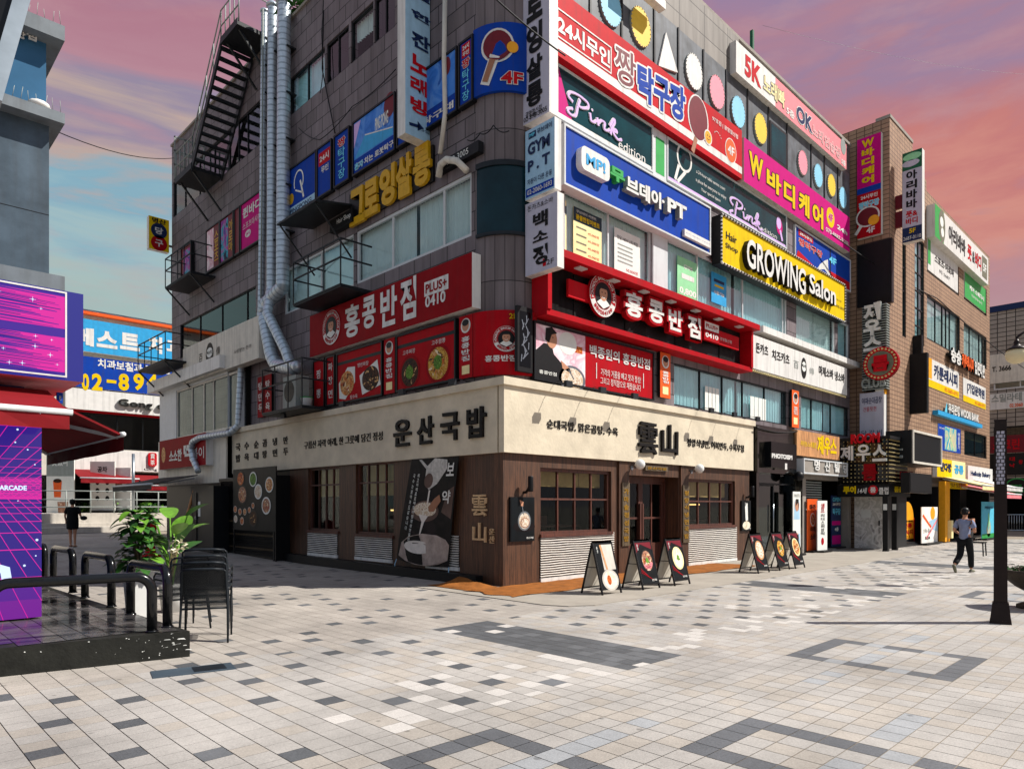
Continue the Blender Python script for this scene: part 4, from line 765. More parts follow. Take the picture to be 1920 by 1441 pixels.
c = s.fr.uv(1461, 425); s.g.ell(c[0], c[1], .22, .26, .008, None, 'magenta'); s.g.ell(c[0] - .05, c[1] + .1, .17, .2, .012, None, 'lilac'); s.g.line((c[0] + .05, c[1] - .1), (c[0] + .22, c[1] - .42), .12, .01, 'lilac')
u0, u1, v0, v1 = s.b; s.rect((u0 + .05, u1 - .05, v0 + .05, v0 + .11), 'lilac', .007); s.done()
s = Sign('blue and red window sign for table tennis at the far end of the sunlit facade', RF, tb(RF, 1490, 421, 1594, 548), 'blue', .05, rim='winwhite')
u0, u1, v0, v1 = s.b; w = u1 - u0; h = v1 - v0
s.g.poly([(u0 + .05, v0 + .05), (u0 + w * .5, v0 + .05), (u0 + w * .05, v0 + h * .35)], .004, 'signred'); s.rect((u0 + w * .58, u1 - .05, v0 + .05, v0 + h * .3), 'signred'); s.rect(s.fx(.06, .3, .78, .95), 'signred', .006); s.t('24시무인', s.fx(.08, .28, .81, .92), 'white', n=.010)
s.t('짱탁구장', s.fx(.06, .46, .52, .72), 'signred', out='white'); s.t('4F', s.fx(.58, .72, .55, .75), 'cyan'); s.g.poly([(u0 + w * .36, v0 + h * .1), (u0 + w * .42, v0 + h * .32), (u0 + w * .50, v0 + h * .5), (u0 + w * .56, v0 + h * .6), (u0 + w * .57, v0 + h * .34), (u0 + w * .62, v0 + h * .1), (u0 + w * .5, v0 + h * .25)], .008, 'white'); s.rect((u0 + w * .60, u0 + w * .615, v0 + .05, v1 - .05), 'winblack', .009); s.done()
# frames and green panes between the films
g = MB(R); a = tb(RF, 1224, 238, 1249, 345); g.box(a[0], a[1], a[2], a[3], 0, .05, 'winwhite'); g.box(a[0] + .12, a[1] - .1, a[2] + .15, a[3] - .2, .05, .055, 'green'); g.build('pier', B)
# ---- blue gym sign
s = Sign('blue gym sign with white letter block and extruded white lettering', SG, tb(SG, 1057, 232, 1331, 478), 'blue', .22, 'winwhite', rim='winwhite')
bx = s.px(1080, 275, 1133, 347); g = s.g
def rrect(u0, u1, v0, v1, r, k=5):
    P = []
    for cx, cy, a in ((u1 - r, v1 - r, 0), (u0 + r, v1 - r, 90), (u0 + r, v0 + r, 180), (u1 - r, v0 + r, 270)):
        for i in range(k + 1): t = math.radians(a + 90 * i / k); P.append((cx + r * math.cos(t), cy + r * math.sin(t)))
    return P
g.prism(rrect(bx[0], bx[1], bx[2], bx[3], .14), .0, .16, MATS['white']); s.t('MP!', (bx[0] + .16, bx[1] - .16, bx[2] + .14, bx[3] - .14), 'skyblue', n=.168, bold=.03)
s.t('무', s.px(1136, 312, 1163, 352), 'green', n=.0, depth=.14, side='green', bold=.05); s.t('브데이', s.px(1166, 330, 1231, 396), 'white', n=0, depth=.14, side='wingrey', bold=.04); s.t('·', s.px(1235, 376, 1240, 384), 'white', n=0, depth=.1); s.t('PT', s.px(1243, 372, 1279, 418), 'white', n=0, depth=.14, side='wingrey', bold=.04)
bx = s.px(1279, 430, 1328, 467); g.box(bx[0], bx[1], bx[2], bx[3], 0, .08, 'white'); s.t('02-2060-1693', (bx[0] + .06, bx[1] - .06, bx[2] + .09, bx[3] - .08), 'blue', n=.085, bold=.01); s.done()
# ---- yellow salon sign
SY = FR(-.2)
s = Sign('bright yellow hair salon sign with raised black lettering and rope edge', SY, tb(SY, 1352, 401, 1584, 604), 'yellow', .3, 'black')
for tx, b in (('Hair', (1361, 433, 1381, 458)), ('Shop', (1360, 454, 1383, 478))): s.t(tx, s.px(*b), 'black', bold=.01)
s.t('GROWING', s.px(1391, 447, 1502, 556), 'white', n=.0, depth=.16, side='black', bold=.02); s.t('Salon', s.px(1509, 513, 1559, 575), 'white', n=0, depth=.16, side='black', bold=.02)
s.t('광명철산점', s.px(1562, 556, 1577, 567), 'black', bold=.0); s.t('02-898-3005', s.px(1561, 567, 1583, 583), 'black', bold=0); s.done()
g = MB(SY); u0, u1, v0, v1 = s.b
def rope(a, b, k):
    g = MB(SY); g.tube([(a[0] + (b[0] - a[0]) * i / k, a[1] + (b[1] - a[1]) * i / k, .02) for i in range(k + 1)], .03, 'white', 6, smooth=False); m = g.mi('black')
    for i in range(k):
        if i % 2: g.m[i * 6:i * 6 + 6] = [m] * 6
    g.build('rope_edge', s.o)
rope((u0, v0), (u0, v1), 26); rope((u0, v1), (u1, v1), 110); rope((u0, v0), (u1, v0), 110); rope((u1, v0), (u1, v1), 26)
# ---- fifth floor: black boarded strip with coloured discs, bulb edging
S5 = FR(.06)
s5 = rc(S5, 1100, 1592, 1247, 45, 190)
p5 = rc(S5, 1102, 1592, 1300, 78, 226)
pm('board_dark', '565a60', .5, .5, 2.2, dirt=.5)
s = Sign('weathered dark boards with round pastel signs running under the roof', S5, (p5[0] - 1.6, p5[1], p5[2], p5[3]), 'board_dark', .08, 'winblack', name='board_strip', cat='sign board')
g = s.g
for px in (1106, 1165, 1226, 1271, 1318, 1361, 1401, 1440, 1475, 1520, 1545, 1570): u = S5.uv(px, 300)[0]; s.g.box(u - .03, u + .03, p5[2], p5[3], 0, .03, 'winblack'); s.done('batten')
for px, py, ry, m in ((1143, 14, 36, 'bluedisc'), (1199, 52, 36, 'yellowdisc'), (1299, 136, 33, 'white'), (1342, 174, 31, 'pinkdisc'), (1382, 211, 29, 'bluedisc'), (1424, 242, 28, 'yellowdisc'), (1503, 306, 23, 'pinkdisc'), (1532, 330, 22, 'bluedisc'), (1557, 348, 21, 'yellowdisc'), (1578, 371, 20, 'bluedisc')):
    u, v = S5.uv(px, py); r = v - S5.uv(px, py + ry)[1]; g = MB(S5); g.ell(u, v, r * .88, r, .0, .05, m, 'wingrey')
    for i in range(26): a = i * math.pi / 13; g.ell(u + (r * .88 - .01) * math.cos(a), v + (r - .01) * math.sin(a), .014, .016, .05, .066, 'wingrey', seg=6)
    g.build('disc', s.o)
g = MB(S5); q = ppx(S5, [(1232, 125), (1268, 138), (1246, 62)]); g.prism(q, 0, .05, 'white'); g.build('triangle', s.o)
g = MB(S5); a = rc(S5, 1442, 1473, 1442, 226, 296); g.box(a[0], a[1], a[2], a[3], 0, .04, 'winblack'); g.box(a[0] + .08, a[1] - .08, a[2] + .1, a[3] - .08, .04, .045, 'teal'); g.build('window', s.o)
# grey cladding plates of the top storey, above and beside
g = MB(FR(.08)); ub = FR(.08).uv(1385, 100)[0]; g.box(1.1, ub, ROOF - 2.25, ROOF + .0, -.1, 0, 'panel_grey'); g.build('top_cladding', B)
# ---- rooftop pink signs
SP = FR(-.12)
s = Sign('pale pink rooftop karaoke sign, 5K and OK lettering', SP, tb(SP, 1380, 75, 1587, 318), 'salmon', .35, 'white')
s.rect(s.fx(0, .30, 0, 1), 'white', .002); s.t('5K', s.px(1396, 100, 1427, 168), 'signred', n=.01, bold=.04); s.t('노래빠', s.px(1431, 138, 1471, 205), 'paleyellow', n=.014, bold=.02, out='olive'); s.t('5층', s.px(1474, 198, 1489, 226), 'white'); s.t('OK', s.px(1493, 195, 1523, 252), 'navy', n=.014, bold=.04, out='white'); s.t('노래연습장', s.px(1523, 232, 1576, 300), 'salmon', n=.014, bold=.01, out='white'); s.t('5층', s.px(1577, 296, 1585, 314), 'white')
c = s.fr.uv(1581, 275); s.g.ell(c[0], c[1], .25, .3, .006, None, 'wingrey'); s.done()
# ---- red framed restaurant sign with visor
SR0 = FR(.0); u0 = SR0.uv(1006, 560)[0]; u1 = 9.96
zt = FR(-.54).uv(1425, 613)[1]; zb = FR(-.3).uv(1410.5, 697)[1]
t = thing('shop_sign', 'red framed noodle house sign with visor, round portrait emblem and raised letters', 'sign', (5, 0, zb))
g = MB(SR0); g.box(u0, u1, zt - .10, zt + .06, -.14, .54, 'red'); g.box(u0, u1, zb, zb + .12, -.14, .3, 'red'); g.box(u0, u0 + .12, zb + .12, zt - .10, -.14, .33, 'red'); g.box(u1 - .12, u1, zb + .12, zt - .10, -.14, .33, 'red'); g.build('frame', t)
g = MB(SR0); g.quad(u0 + .16, u1 - .16, zb + .16, zt - .1, -.02, 'black'); k = 26
for i in range(30):                          # ribbed black backing, patches of horizontal ribs
    z = zb + .18 + i * (zt - zb - .3) / 30; g.box(u0 + 1.2, u0 + 2.3, z, z + .02, -.02, .01, 'corrug'); g.box(u0 + 3.1, u0 + 4.0, z, z + .02, -.02, .01, 'corrug'); g.box(u0 + 5.3, u0 + 6.1, z, z + .02, -.02, .01, 'corrug'); g.box(u0 + 7.6, u0 + 8.3, z, z + .02, -.02, .01, 'corrug')
for i in range(24): u = u0 + .2 + i * .04; g.box(u, u + .015, zb + .16, zt - .1, -.02, .01, 'corrug')
g.build('backing', t)
for i in range(7): u = u0 + 1.05 + i * 1.18; g = MB(SR0); g.box(u - .13, u + .13, zt - .125, zt - .10, .25, .42, 'winwhite'); g.build('downlight', t)
F2 = FR(-.10); a = tb(F2, 1062, 528, 1382, 653); zc = (zb + zt) / 2 + .02
g = MB(F2); bz = F2.uv(1122, 557)[1]; g.box(F2.uv(1062, 500)[0], F2.uv(1382, 600)[0], bz - .22, bz + .16, 0, .06, 'signred'); g.text('광명철산점', *tb(F2, 1346, 632, 1368, 645), .065, 'white', bold=0); g.build('band', t)
def emblem(par, fr, cu, cv, r, n=0, depth=.05, ar=1.0):
    g = MB(fr); g.ell(cu, cv, r * ar, r, n, n + depth, 'white', 'red', 36); e = n + depth
    g.ring(cu, cv, r * .97 * ar, r * .97, r * .30, e + .004, 'red', 40, -.35, math.pi + .35); g.ring(cu, cv, r * .66 * ar, r * .66, .02, e + .004, 'red', 36)
    g.arctext('HONGKONG BANJUM 0410 PLUS', cu, cv, r * .82, math.pi + .25, -.25, r * .17, e + .008, 'white', bold=.02); g.arctext('홍콩반점0410+', cu, cv, r * .82, math.pi + .65, 2 * math.pi - .65, r * .2, e + .008, 'red', True, bold=.03)
    g.ell(cu, cv, r * .63 * ar, r * .63, e + .006, None, 'black'); g.poly([(cu - r * .5, cv - r * .38), (cu - r * .2, cv - r * .18), (cu + r * .2, cv - r * .18), (cu + r * .5, cv - r * .38), (cu, cv - r * .62)], e + .009, 'paper')
    g.ell(cu, cv + r * .12, r * .30, r * .38, e + .011, None, 'skin'); g.poly([(cu - r * .32, cv + r * .2), (cu - r * .2, cv + r * .50), (cu + r * .1, cv + r * .56), (cu + r * .3, cv + r * .42), (cu + r * .33, cv + r * .2), (cu + r * .22, cv + r * .32), (cu - r * .2, cv + r * .32)], e + .013, 'black')
    for s_ in (-1, 1): g.ell(cu + s_ * r * .12, cv + r * .14, r * .05, r * .03, e + .015, None, 'black', seg=8)
    g.ring(cu, cv - r * .02, r * .14, r * .11, r * .035, e + .015, 'white', 10, math.pi * 1.1, math.pi * 1.9); return g.build('emblem', par)
c = F2.uv(1122, 557); emblem(t, F2, c[0], c[1], c[1] - F2.uv(1122, 596)[1], .06, .08)
for ch, b in (('홍', (1160, 547, 1192, 602)), ('콩', (1204, 562, 1232, 612)), ('반', (1241, 579, 1267, 627)), ('점', (1277, 592, 1301, 639))):
    g = MB(F2); bx = tb(F2, *b); g.text(ch, bx[0] - .07, bx[1] + .07, bx[2] - .07, bx[3] + .07, .06, 'red', depth=.14, side='red', bold=.075); g.text(ch, *bx, .205, 'white', bold=.035, jit=.012); g.build('letter', t)
g = MB(F2); a = tb(F2, 1312, 601, 1340, 646); hm = (a[2] + a[3]) / 2; g.box(a[0], a[1], a[2], a[3], .06, .14, 'red'); g.box(a[0] + .03, a[1] - .03, hm + .02, a[3] - .03, .14, .145, 'white'); g.text('PLUS+', a[0] + .08, a[1] - .08, hm + .08, a[3] - .08, .15, 'red', bold=.03); g.text('0410', a[0] + .06, a[1] - .06, a[2] + .08, hm - .05, .145, 'white', bold=.03); g.build('badge', t)
# ---- posters of the first floor on the sunlit side
PF = FR(.02); pb = rc(PF, 1001, 1225, 1225, 661, 751); um = PF.uv(1097, 650)[0]
s = Sign('wide poster half pink kitchen photo of a cook, half red with white brush text', PF, pb, 'red', .1, 'winblack', name='poster', cat='poster', rim='winblack')
u0, u1, v0, v1 = pb; h = v1 - v0; s.rect((u0 + .04, um, v0 + .04, v1 - .04), 'poster_pink', .004); g = s.g
g.poly([(u0 + .04, v0 + .04), (u0 + .9, v0 + .04), (u0 + 1.0, v0 + h * .3), (u0 + .62, v0 + h * .5), (u0 + .55, v0 + h * .66), (u0 + .3, v0 + h * .66), (u0 + .04, v0 + h * .5)], .008, 'black'); g.ell(u0 + .55, v0 + h * .76, .17, .2, .010, None, 'skin'); g.poly([(u0 + .34, v0 + h * .72), (u0 + .36, v0 + h * .93), (u0 + .55, v0 + h * .97), (u0 + .72, v0 + h * .88), (u0 + .55, v0 + h * .84), (u0 + .46, v0 + h * .68)], .012, 'hair')
g.ell(u0 + .58, v0 + h * .79, .02, .015, .013, None, 'black', seg=8); g.poly([(u0 + .85, v0 + h * .42), (u0 + 1.15, v0 + h * .3), (u0 + 1.2, v0 + h * .22), (u0 + .9, v0 + h * .28)], .010, 'skin'); g.line((u0 + 1.1, v0 + h * .28), (um - .4, v0 + h * .12), .03, .012, 'steel'); g.bowl(um - .45, v0 + h * .12, .3, .008, 'steel', 'food_pale', ar=1.5); g.rect if 0 else None
s.rect((u0 + 1.0, um - .1, v0 + h * .62, v0 + h * .74), 'curry', .006); g.ell(um - .6, v0 + h * .75, .3, .25, .007, None, 'paper'); s.t('홍콩반점', (u0 + .15, u0 + .7, v0 + .14, v0 + .22), 'paper', n=.014, bold=.01)
s.t('백종원의 홍콩반점', s.px(1105, 645, 1218, 694), 'white', n=.012, bold=.025, jit=.01); s.t('가격의 거품을 빼고 맛과 정성!', s.px(1126, 690, 1201, 719), 'white', n=.012, bold=.0); s.t('그리고 정직함으로 채웠습니다', s.px(1125, 706, 1201, 734), 'white', n=.012, bold=.0); 
for p in (1118, 1206): u = PF.uv(p, 700)[0]; s.rect((u - .012, u + .012, v0 + h * .22, v0 + h * .52), 'white', .01)
s.done('print')
def vstrip(label, px0, px1, pr, pt, pb_, mat='orange', tx='홍콩반점', fr=PF):
    s = Sign(label, fr, rc(fr, px0, px1, pr, pt, pb_), mat, .08, 'winblack'); u0, u1, v0, v1 = s.b; w = u1 - u0; r = w * .36; cu = (u0 + u1) / 2
    s.g.ell(cu, v1 - w * .5, r, r, .006, None, 'white'); s.g.ell(cu, v1 - w * .5, r * .7, r * .75, .010, None, 'skin'); s.g.ell(cu, v1 - w * .36, r * .7, r * .45, .013, None, 'black'); s.vt(tx, (cu - w * .3, cu + w * .3, v0 + w * .8, v1 - w * 1.0), 'white', gap=.2, bold=.03); s.rect((cu - w * .28, cu + w * .28, v0 + w * .2, v0 + w * .62), 'paleyellow', .006); s.done(); return s
vstrip('narrow orange vertical sign beside the pink kitchen poster', 1238, 1257, 1238, 659, 744); vstrip('narrow orange vertical sign between the two blue-grey window rows', 1485, 1498, 1485, 730, 800)
# dark louvred frame at the corner left of the poster
g = MB(PF); a = rc(PF, 968, 996, 996, 580, 700); g.box(a[0], a[1], a[2], a[3], -.05, .04, 'black'); t = g.build('wall_panel', label='black framed grey abstract panel at the rounded corner', cat='panel'); g = MB(PF); g.quad(a[0] + .06, a[1] - .06, a[2] + .1, a[3] - .1, .044, 'blackgloss'); [g.line((a[0] + .1 + (a[1] - a[0] - .2) * ((i * 37) % 17) / 17, a[2] + .2 + i * .055), (a[0] + .12 + (a[1] - a[0] - .2) * ((i * 23) % 13) / 13, a[2] + .35 + i * .055), .025, .046 + i * .0004, 'steel') for i in range(16)]; g.build('print', t)
# ---- white pork cutlet sign with bulb row
SW = FR(-.12)
s = Sign('long white pork cutlet sign with a bulb row under it', SW, tb(SW, 1412, 627, 1588, 741), 'white', .25, 'offwhite')
for tx, b in (('돈카츠', (1417, 641, 1440, 668)), ('치즈카츠', (1447, 654, 1480, 684)), ('마제소바', (1535, 684, 1562, 711)), ('냉소바', (1565, 695, 1583, 718))): s.t(tx, s.px(*b), 'ink', bold=.02)
c = s.fr.uv(1507, 690); s.g.ell(c[0], c[1], .22, .36, .006, None, 'ink'); s.g.ell(c[0], c[1] + .05, .16, .17, .01, None, 'paper'); s.t('백소정', (c[0] - .17, c[0] + .17, c[1] + .02, c[1] + .13), 'ink', n=.014); s.t('百', s.px(1488, 675, 1497, 692), 'wingrey', bold=0); s.t('傳', s.px(1517, 688, 1526, 703), 'wingrey', bold=0)
s.t('백소정 철산점', s.px(1415, 690, 1432, 700), 'wingrey', bold=0); s.done()
g = MB(SW); u0, u1, v0, v1 = s.b
for i in range(60): g.ball(SW.p(u0 + (u1 - u0) * (i + .5) / 60, v0 - .06, -.04), .035, MATS['paleyellow'], 6)
g.build('bulb_row', s.o)
# ---- posters inside the third floor windows
PW = R.off(-.05)
def poster(label, b, mat, fn=None, fr=PW):
    s = Sign(label, fr, b, mat, .006, mat, name='poster', cat='poster'); fn and fn(s); s.done('print'); return s
def ev(s):
    s.rect(s.fx(0, 1, .72, 1), 'tealdark', .003); s.t('무브데이 이벤트', s.fx(.1, .8, .9, .96), 'paper', n=.006, bold=0); s.t('광클한정이벤트', s.fx(.08, .92, .76, .87), 'yellow', n=.006)
    for i in range(4): s.rect(s.fx(.1, .45, .6 - i * .15, .63 - i * .15), 'olive', .004); s.t('45,000원', s.fx(.5, .9, .54 - i * .15, .60 - i * .15), 'signred', n=.005, bold=.0)
poster('pale yellow event poster in the gym window', rc(PW, 1075, 1128, 1075, 386, 480), 'paleyellow', ev)
poster('pale yellow poster edge half hidden by the projecting box signs', rc(PW, 1058, 1062, 1058, 375, 475), 'paleyellow', lambda s: s.rect(s.fx(0, 1, .75, .9), 'tealdark', .003))
def nw(s):
    s.t('한달 NEW 1회 체험', s.fx(.1, .9, .78, .86), 'tealdark', n=.004, bold=0)
    for i in range(5): s.rect(s.fx(.12, .7, .66 - i * .09, .69 - i * .09), 'wingrey', .003)
    s.t('50,000원', s.fx(.45, .9, .14, .22), 'signred', n=.004, bold=0); s.rect(s.fx(.08, .92, .03, .1), 'palegreen', .003)
poster('white price poster in the gym window', rc(PW, 1152, 1200, 1152, 425, 513), 'paper', nw)
poster('mint green banner with pale figures in the third floor window', rc(PW, 1270, 1309, 1270, 478, 556), 'palegreen', lambda s: (s.t('0,800', s.fx(.1, .9, .1, .28), 'paper', n=.004), s.rect(s.fx(.2, .8, .5, .62), 'white', .003), s.t('GYM', s.fx(.3, .7, .75, .85), 'paper', n=.004)))
poster('blue poster in the third floor window beside the mint banner', rc(PW, 1334, 1362, 1334, 508, 565), 'skyblue', lambda s: (s.rect(s.fx(.15, .85, .7, .8), 'navy', .003), s.rect(s.fx(.2, .8, .55, .62), 'yellow', .003), s.t('사용가능', s.fx(.15, .85, .3, .42), 'paper', n=.004)))
for i, (a, b, c, d, lb) in enumerate(((1322, 1349, 723, 775, 'left sheet group'), (1407, 1437, 742, 785, 'right sheet group'))):
    bx = rc(R.off(-.04), a, b, a, c, d); g = MB(R.off(-.04)); k = 4
    for j in range(k): u = bx[0] + (bx[1] - bx[0]) * j / k; g.box(u, u + (bx[1] - bx[0]) / k - .03, bx[2], bx[3], -.004, 0, 'paper')
    g.build('paper_sheet', label=('white paper sheets taped to the first floor pane beside the orange strip', 'white paper sheets taped to the first floor pane at its far end')[i], cat='paper')
# ================================================================ left, shaded side
SL = FL(-.1)
s = Sign('big dull red noodle house sign board over the shaded side', SL, rc(SL, 581, 885, 885, 472, 575), 'deepred', .25, 'white')
u0, u1, v0, v1 = s.b
for ch, b in (('홍', (647, 576, 675, 627)), ('콩', (680, 560, 705, 611)), ('반', (714, 544, 745, 606)), ('점', (751, 527, 781, 594))): s.t(ch, s.px(*b), 'white', bold=.03, jit=.004)
bx = rc(SL, 796, 841, 841, 513, 541); s.rect(bx, 'white', .006); s.t('PLUS+', (bx[0] + .05, bx[1] - .05, bx[2] + .06, bx[3] - .06), 'deepred', bold=.03); s.t('0410', rc(SL, 798, 836, 836, 543, 565), 'white', bold=.03); s.done()
c = SL.uv(622, 614); emblem(s.o, SL, c[0], c[1], c[1] - SL.uv(622, 646)[1], 0, .02)
S2 = FL(.04)
def redp(label, a, b, t=587, d=706, mat='red'): return Sign(label, S2, rc(S2, a, b, 887, t, d), mat, .1, 'winblack', rim='winblack')
redp('narrow dark red panel reading 짬뽕 at the duct end', 588, 609).vt('짬뽕', rc(S2, 594, 602, 602, 682, 755), 'white', gap=.55).done()
redp('narrow dark red panel reading 짜장면 beside the food panels', 612, 628).vt('짜장면', rc(S2, 616, 624, 624, 674, 750), 'white', gap=.4).done()
s = redp('red panel with two white dishes of fried pork and black noodles', 632, 717); u0, u1, v0, v1 = s.b; w = u1 - u0; h = v1 - v0
s.rect((u0, u1, v0 + h * .76, v0 + h * .82), 'winblack', .006)
s.g.poly([(u0 + .06 * w, v0 + .1 * h), (u0 + .05 * w, v0 + .4 * h), (u0 + .25 * w, v0 + .68 * h), (u0 + .42 * w, v0 + .66 * h), (u0 + .42 * w, v0 + .36 * h), (u0 + .2 * w, v0 + .06 * h)], .006, 'paper'); s.g.ell(u0 + .24 * w, v0 + .37 * h, .16 * w, .24 * h, .010, None, 'food_orange'); s.g.bits(u0 + .24 * w, v0 + .37 * h, .15 * w, .23 * h, .012, 'x', 50)
s.g.poly([(u0 + .58 * w, v0 + .08 * h), (u0 + .52 * w, v0 + .46 * h), (u0 + .9 * w, v0 + .68 * h), (u0 + .97 * w, v0 + .2 * h)], .006, 'paper'); s.g.ell(u0 + .76 * w, v0 + .36 * h, .18 * w, .23 * h, .010, None, 'food_dark'); s.g.bits(u0 + .76 * w, v0 + .36 * h, .17 * w, .22 * h, .012, 'food_dark', 50); s.t('쟁반짜장', s.fx(.48, .72, .62, .70), 'white', bold=0, n=.014); s.t('탕수육', s.fx(.32, .48, .04, .12), 'white', bold=0, n=.014); s.done('print')
vs_ = vstrip('narrow red vertical sign with round portrait between the two food panels', 720, 740, 887, 587, 706, 'red', fr=S2)
s = redp('red panel with two round bowls of green topped noodles', 744, 855); u0, u1, v0, v1 = s.b; w = u1 - u0; h = v1 - v0; s.rect((u0, u1, v0 + h * .76, v0 + h * .82), 'winblack', .006)
s.g.bowl(u0 + .24 * w, v0 + .3 * h, .3 * h, .006, 'deepred', 'food_dark', 1.0, None); s.g.ell(u0 + .24 * w, v0 + .3 * h, .11 * h, .12 * h, .016, None, 'food_green'); s.g.bowl(u0 + .72 * w, v0 + .34 * h, .33 * h, .006, 'deepred', 'food_noodle', 1.0, None); s.g.ell(u0 + .72 * w, v0 + .36 * h, .11 * h, .12 * h, .016, None, 'food_green'); s.t('고추짜장', s.fx(.12, .34, .62, .70), 'white', bold=0, n=.014); s.t('고추짬뽕', s.fx(.62, .84, .66, .74), 'white', bold=0, n=.014); s.done('print')
vstrip('narrow red vertical sign with round portrait next to the curved 2F panel', 861, 886, 887, 587, 706, 'red', fr=S2)
vb = rc(S2, 861, 886, 887, 587, 706)[2:]
C2 = Cyl((1.05, 1.05), 1.0); QB = 1.0 * math.pi / 2
g = MB(C2); curved(g, C2, .02, QB - .04, vb[0] - .0, vb[1], 0, 'red', 16, .08); t = g.build('shop_sign', label='curved red 2F corner panel with round portrait emblem', cat='sign', loc=(.3, .3, vb[0]))
h = vb[1] - vb[0]; um = QB * .52; emblem(t, C2, um, vb[0] + h * .55, h * .20, .01, .01); g = MB(C2); g.text('홍콩반점', um - .45, um + .2, vb[0] + h * .2, vb[0] + h * .3, .025, 'white', bold=.03); g.text('0410+', um + .24, um + .5, vb[0] + h * .2, vb[0] + h * .3, .025, 'white', bold=.03); g.text('2F', um + .06, um + .22, vb[0] + h * .86, vb[0] + h * .94, .025, 'yellow'); g.build('lettering', t)
# yellow growing salon letters
SK = FL(.08)
g = MB(SK); a = rc(SK, 655, 812, 810, 272, 340); g.box(a[0], a[1], a[2], a[3], -.05, 0, 'black'); t = g.build('shop_sign', label='extruded mustard yellow salon letters on a dark band, shaded side', cat='sign')
for ch, b in (('그', (660, 362, 688, 413)), ('로', (687, 345, 713, 397)), ('잉', (716, 322, 745, 378)), ('살', (747, 301, 776, 362)), ('롱', (779, 282, 811, 340))): g = MB(SK); g.text(ch, *tb(SK, *b), .0, 'gold', depth=.08, side='gold', bold=.05); g.build('letter', t)
s = Sign('small black Hair Shop plate under the mustard salon letters', FL(-.05), rc(FL(-.05), 618, 660, 660, 390, 414), 'black', .2, 'black'); s.t('Hair Shop', s.fx(.35, .95, .25, .75), 'paper', bold=.0); s.done()
s = Sign('small black phone number plate above the white curtained window', FL(.0), rc(FL(.0), 818, 897, 897, 262, 283), 'black', .15, 'black'); s.t('02-898-3005', s.fx(.08, .78, .25, .8), 'paper', bold=.0); s.done()
# fourth floor blue table tennis panels, shaded side
def blu(label, a, b, t=195 / 3, d=565 / 3, mat='blue'): return Sign(label, S2, rc(S2, a, b, 887, t, d), mat, .1, 'winblack', rim='winblack')
s = blu('blue PINGPONG panel with white player outline beside the ducts', 538, 593); c = s.pt(.42, .55); s.g.ring(c[0], c[1] + .1, .3, .34, .05, .006, 'paper', 20, -.6, 3.6); s.g.line((c[0] + .1, c[1] + .1), (c[0] + .3, c[1] - .45), .08, .007, 'paper'); s.g.line((c[0] - .2, c[1] - .1), (c[0] + .25, c[1] - .3), .05, .007, 'paper'); p = s.pt(.16, .35); s.g.ell(p[0], p[1], .16, .16, .006, None, 'gold'); s.rect(s.fx(.0, 1, 0, .17), 'paleblue', .004); s.t('PINGPONG', s.fx(.12, .85, .03, .13), 'navy', n=.01, bold=.02); s.done()
s = blu('blue panel with red 24시 tag behind the small steel awning', 595, 622); s.rect(s.fx(.1, .9, .62, .88), 'signred', .005); s.t('24시', s.fx(.18, .82, .68, .82), 'white', n=.010); s.t('무인', s.fx(.3, .8, .45, .58), 'white'); s.done()
s = blu('narrow blue vertical table tennis strip right of the steel awning', 627, 655); s.t('짱', s.fx(.25, .75, .72, .88), 'signred', out='white'); s.vt('탁구장', s.fx(.27, .73, .1, .7), 'cyan', out=None) if 0 else s.vt('탁구장', s.fx(.27, .73, .1, .7), 'cyan'); s.done()
s = blu('blue photo panel of a table tennis robot with white caption', 662, 741); u0, u1, v0, v1 = s.b; w = u1 - u0; h = v1 - v0; s.rect(s.fx(.03, .97, .28, .97), 'sport', .004); s.g.poly([s.pt(.05, .3), s.pt(.3, .62), s.pt(.95, .42), s.pt(.95, .3)], .006, 'skyblue'); s.g.line(s.pt(.3, .62), s.pt(.95, .42), .03, .008, 'white'); p = s.pt(.88, .85); s.g.ell(p[0], p[1], .25, .3, .008, None, 'maroon'); s.t('PING PONG', s.fx(.55, .85, .55, .78), 'paper', n=.01); s.t('혼자', s.fx(.05, .26, .08, .2), 'cyan', out='white'); s.t('치는 로봇탁구', s.fx(.29, .97, .08, .2), 'white'); p = s.pt(.18, .8); s.g.poly([s.pt(.03, .5), s.pt(.03, .95), s.pt(.2, .95)], .007, 'lilac'); s.done('print')
s = blu('blue panel partly hidden behind the karaoke box sign', 745, 857); s.rect(s.fx(.03, .97, .3, .97), 'sport', .004); s.t('탁구대', s.fx(.45, .95, .08, .2), 'white'); p = s.pt(.85, .8); s.g.ell(p[0], p[1], .12, .2, .008, None, 'maroon'); s.done('print')
s = blu('narrow blue vertical strip beside the curved paddle panel', 861, 887); s.rect(s.fx(.2, .8, .74, .95), 'signred', .005); s.t('24시', s.fx(.27, .73, .85, .93), 'white', n=.01); s.t('무인', s.fx(.27, .73, .76, .83), 'white', n=.01); s.t('짱', s.fx(.22, .78, .57, .71), 'signred', out='white'); s.vt('탁구장', s.fx(.25, .75, .06, .55), 'cyan'); s.done()
vq = rc(S2, 861, 887, 887, 57, 183)[2:]
g = MB(C2); curved(g, C2, .04, QB - .04, vq[0], vq[1], 0, 'blue', 16, .08); t = g.build('shop_sign', label='curved blue 4F corner panel with dark red paddle', cat='sign', loc=(.3, .3, vq[0]))
g = MB(C2); h = vq[1] - vq[0]; cu = QB * .40; cv = vq[0] + h * .66
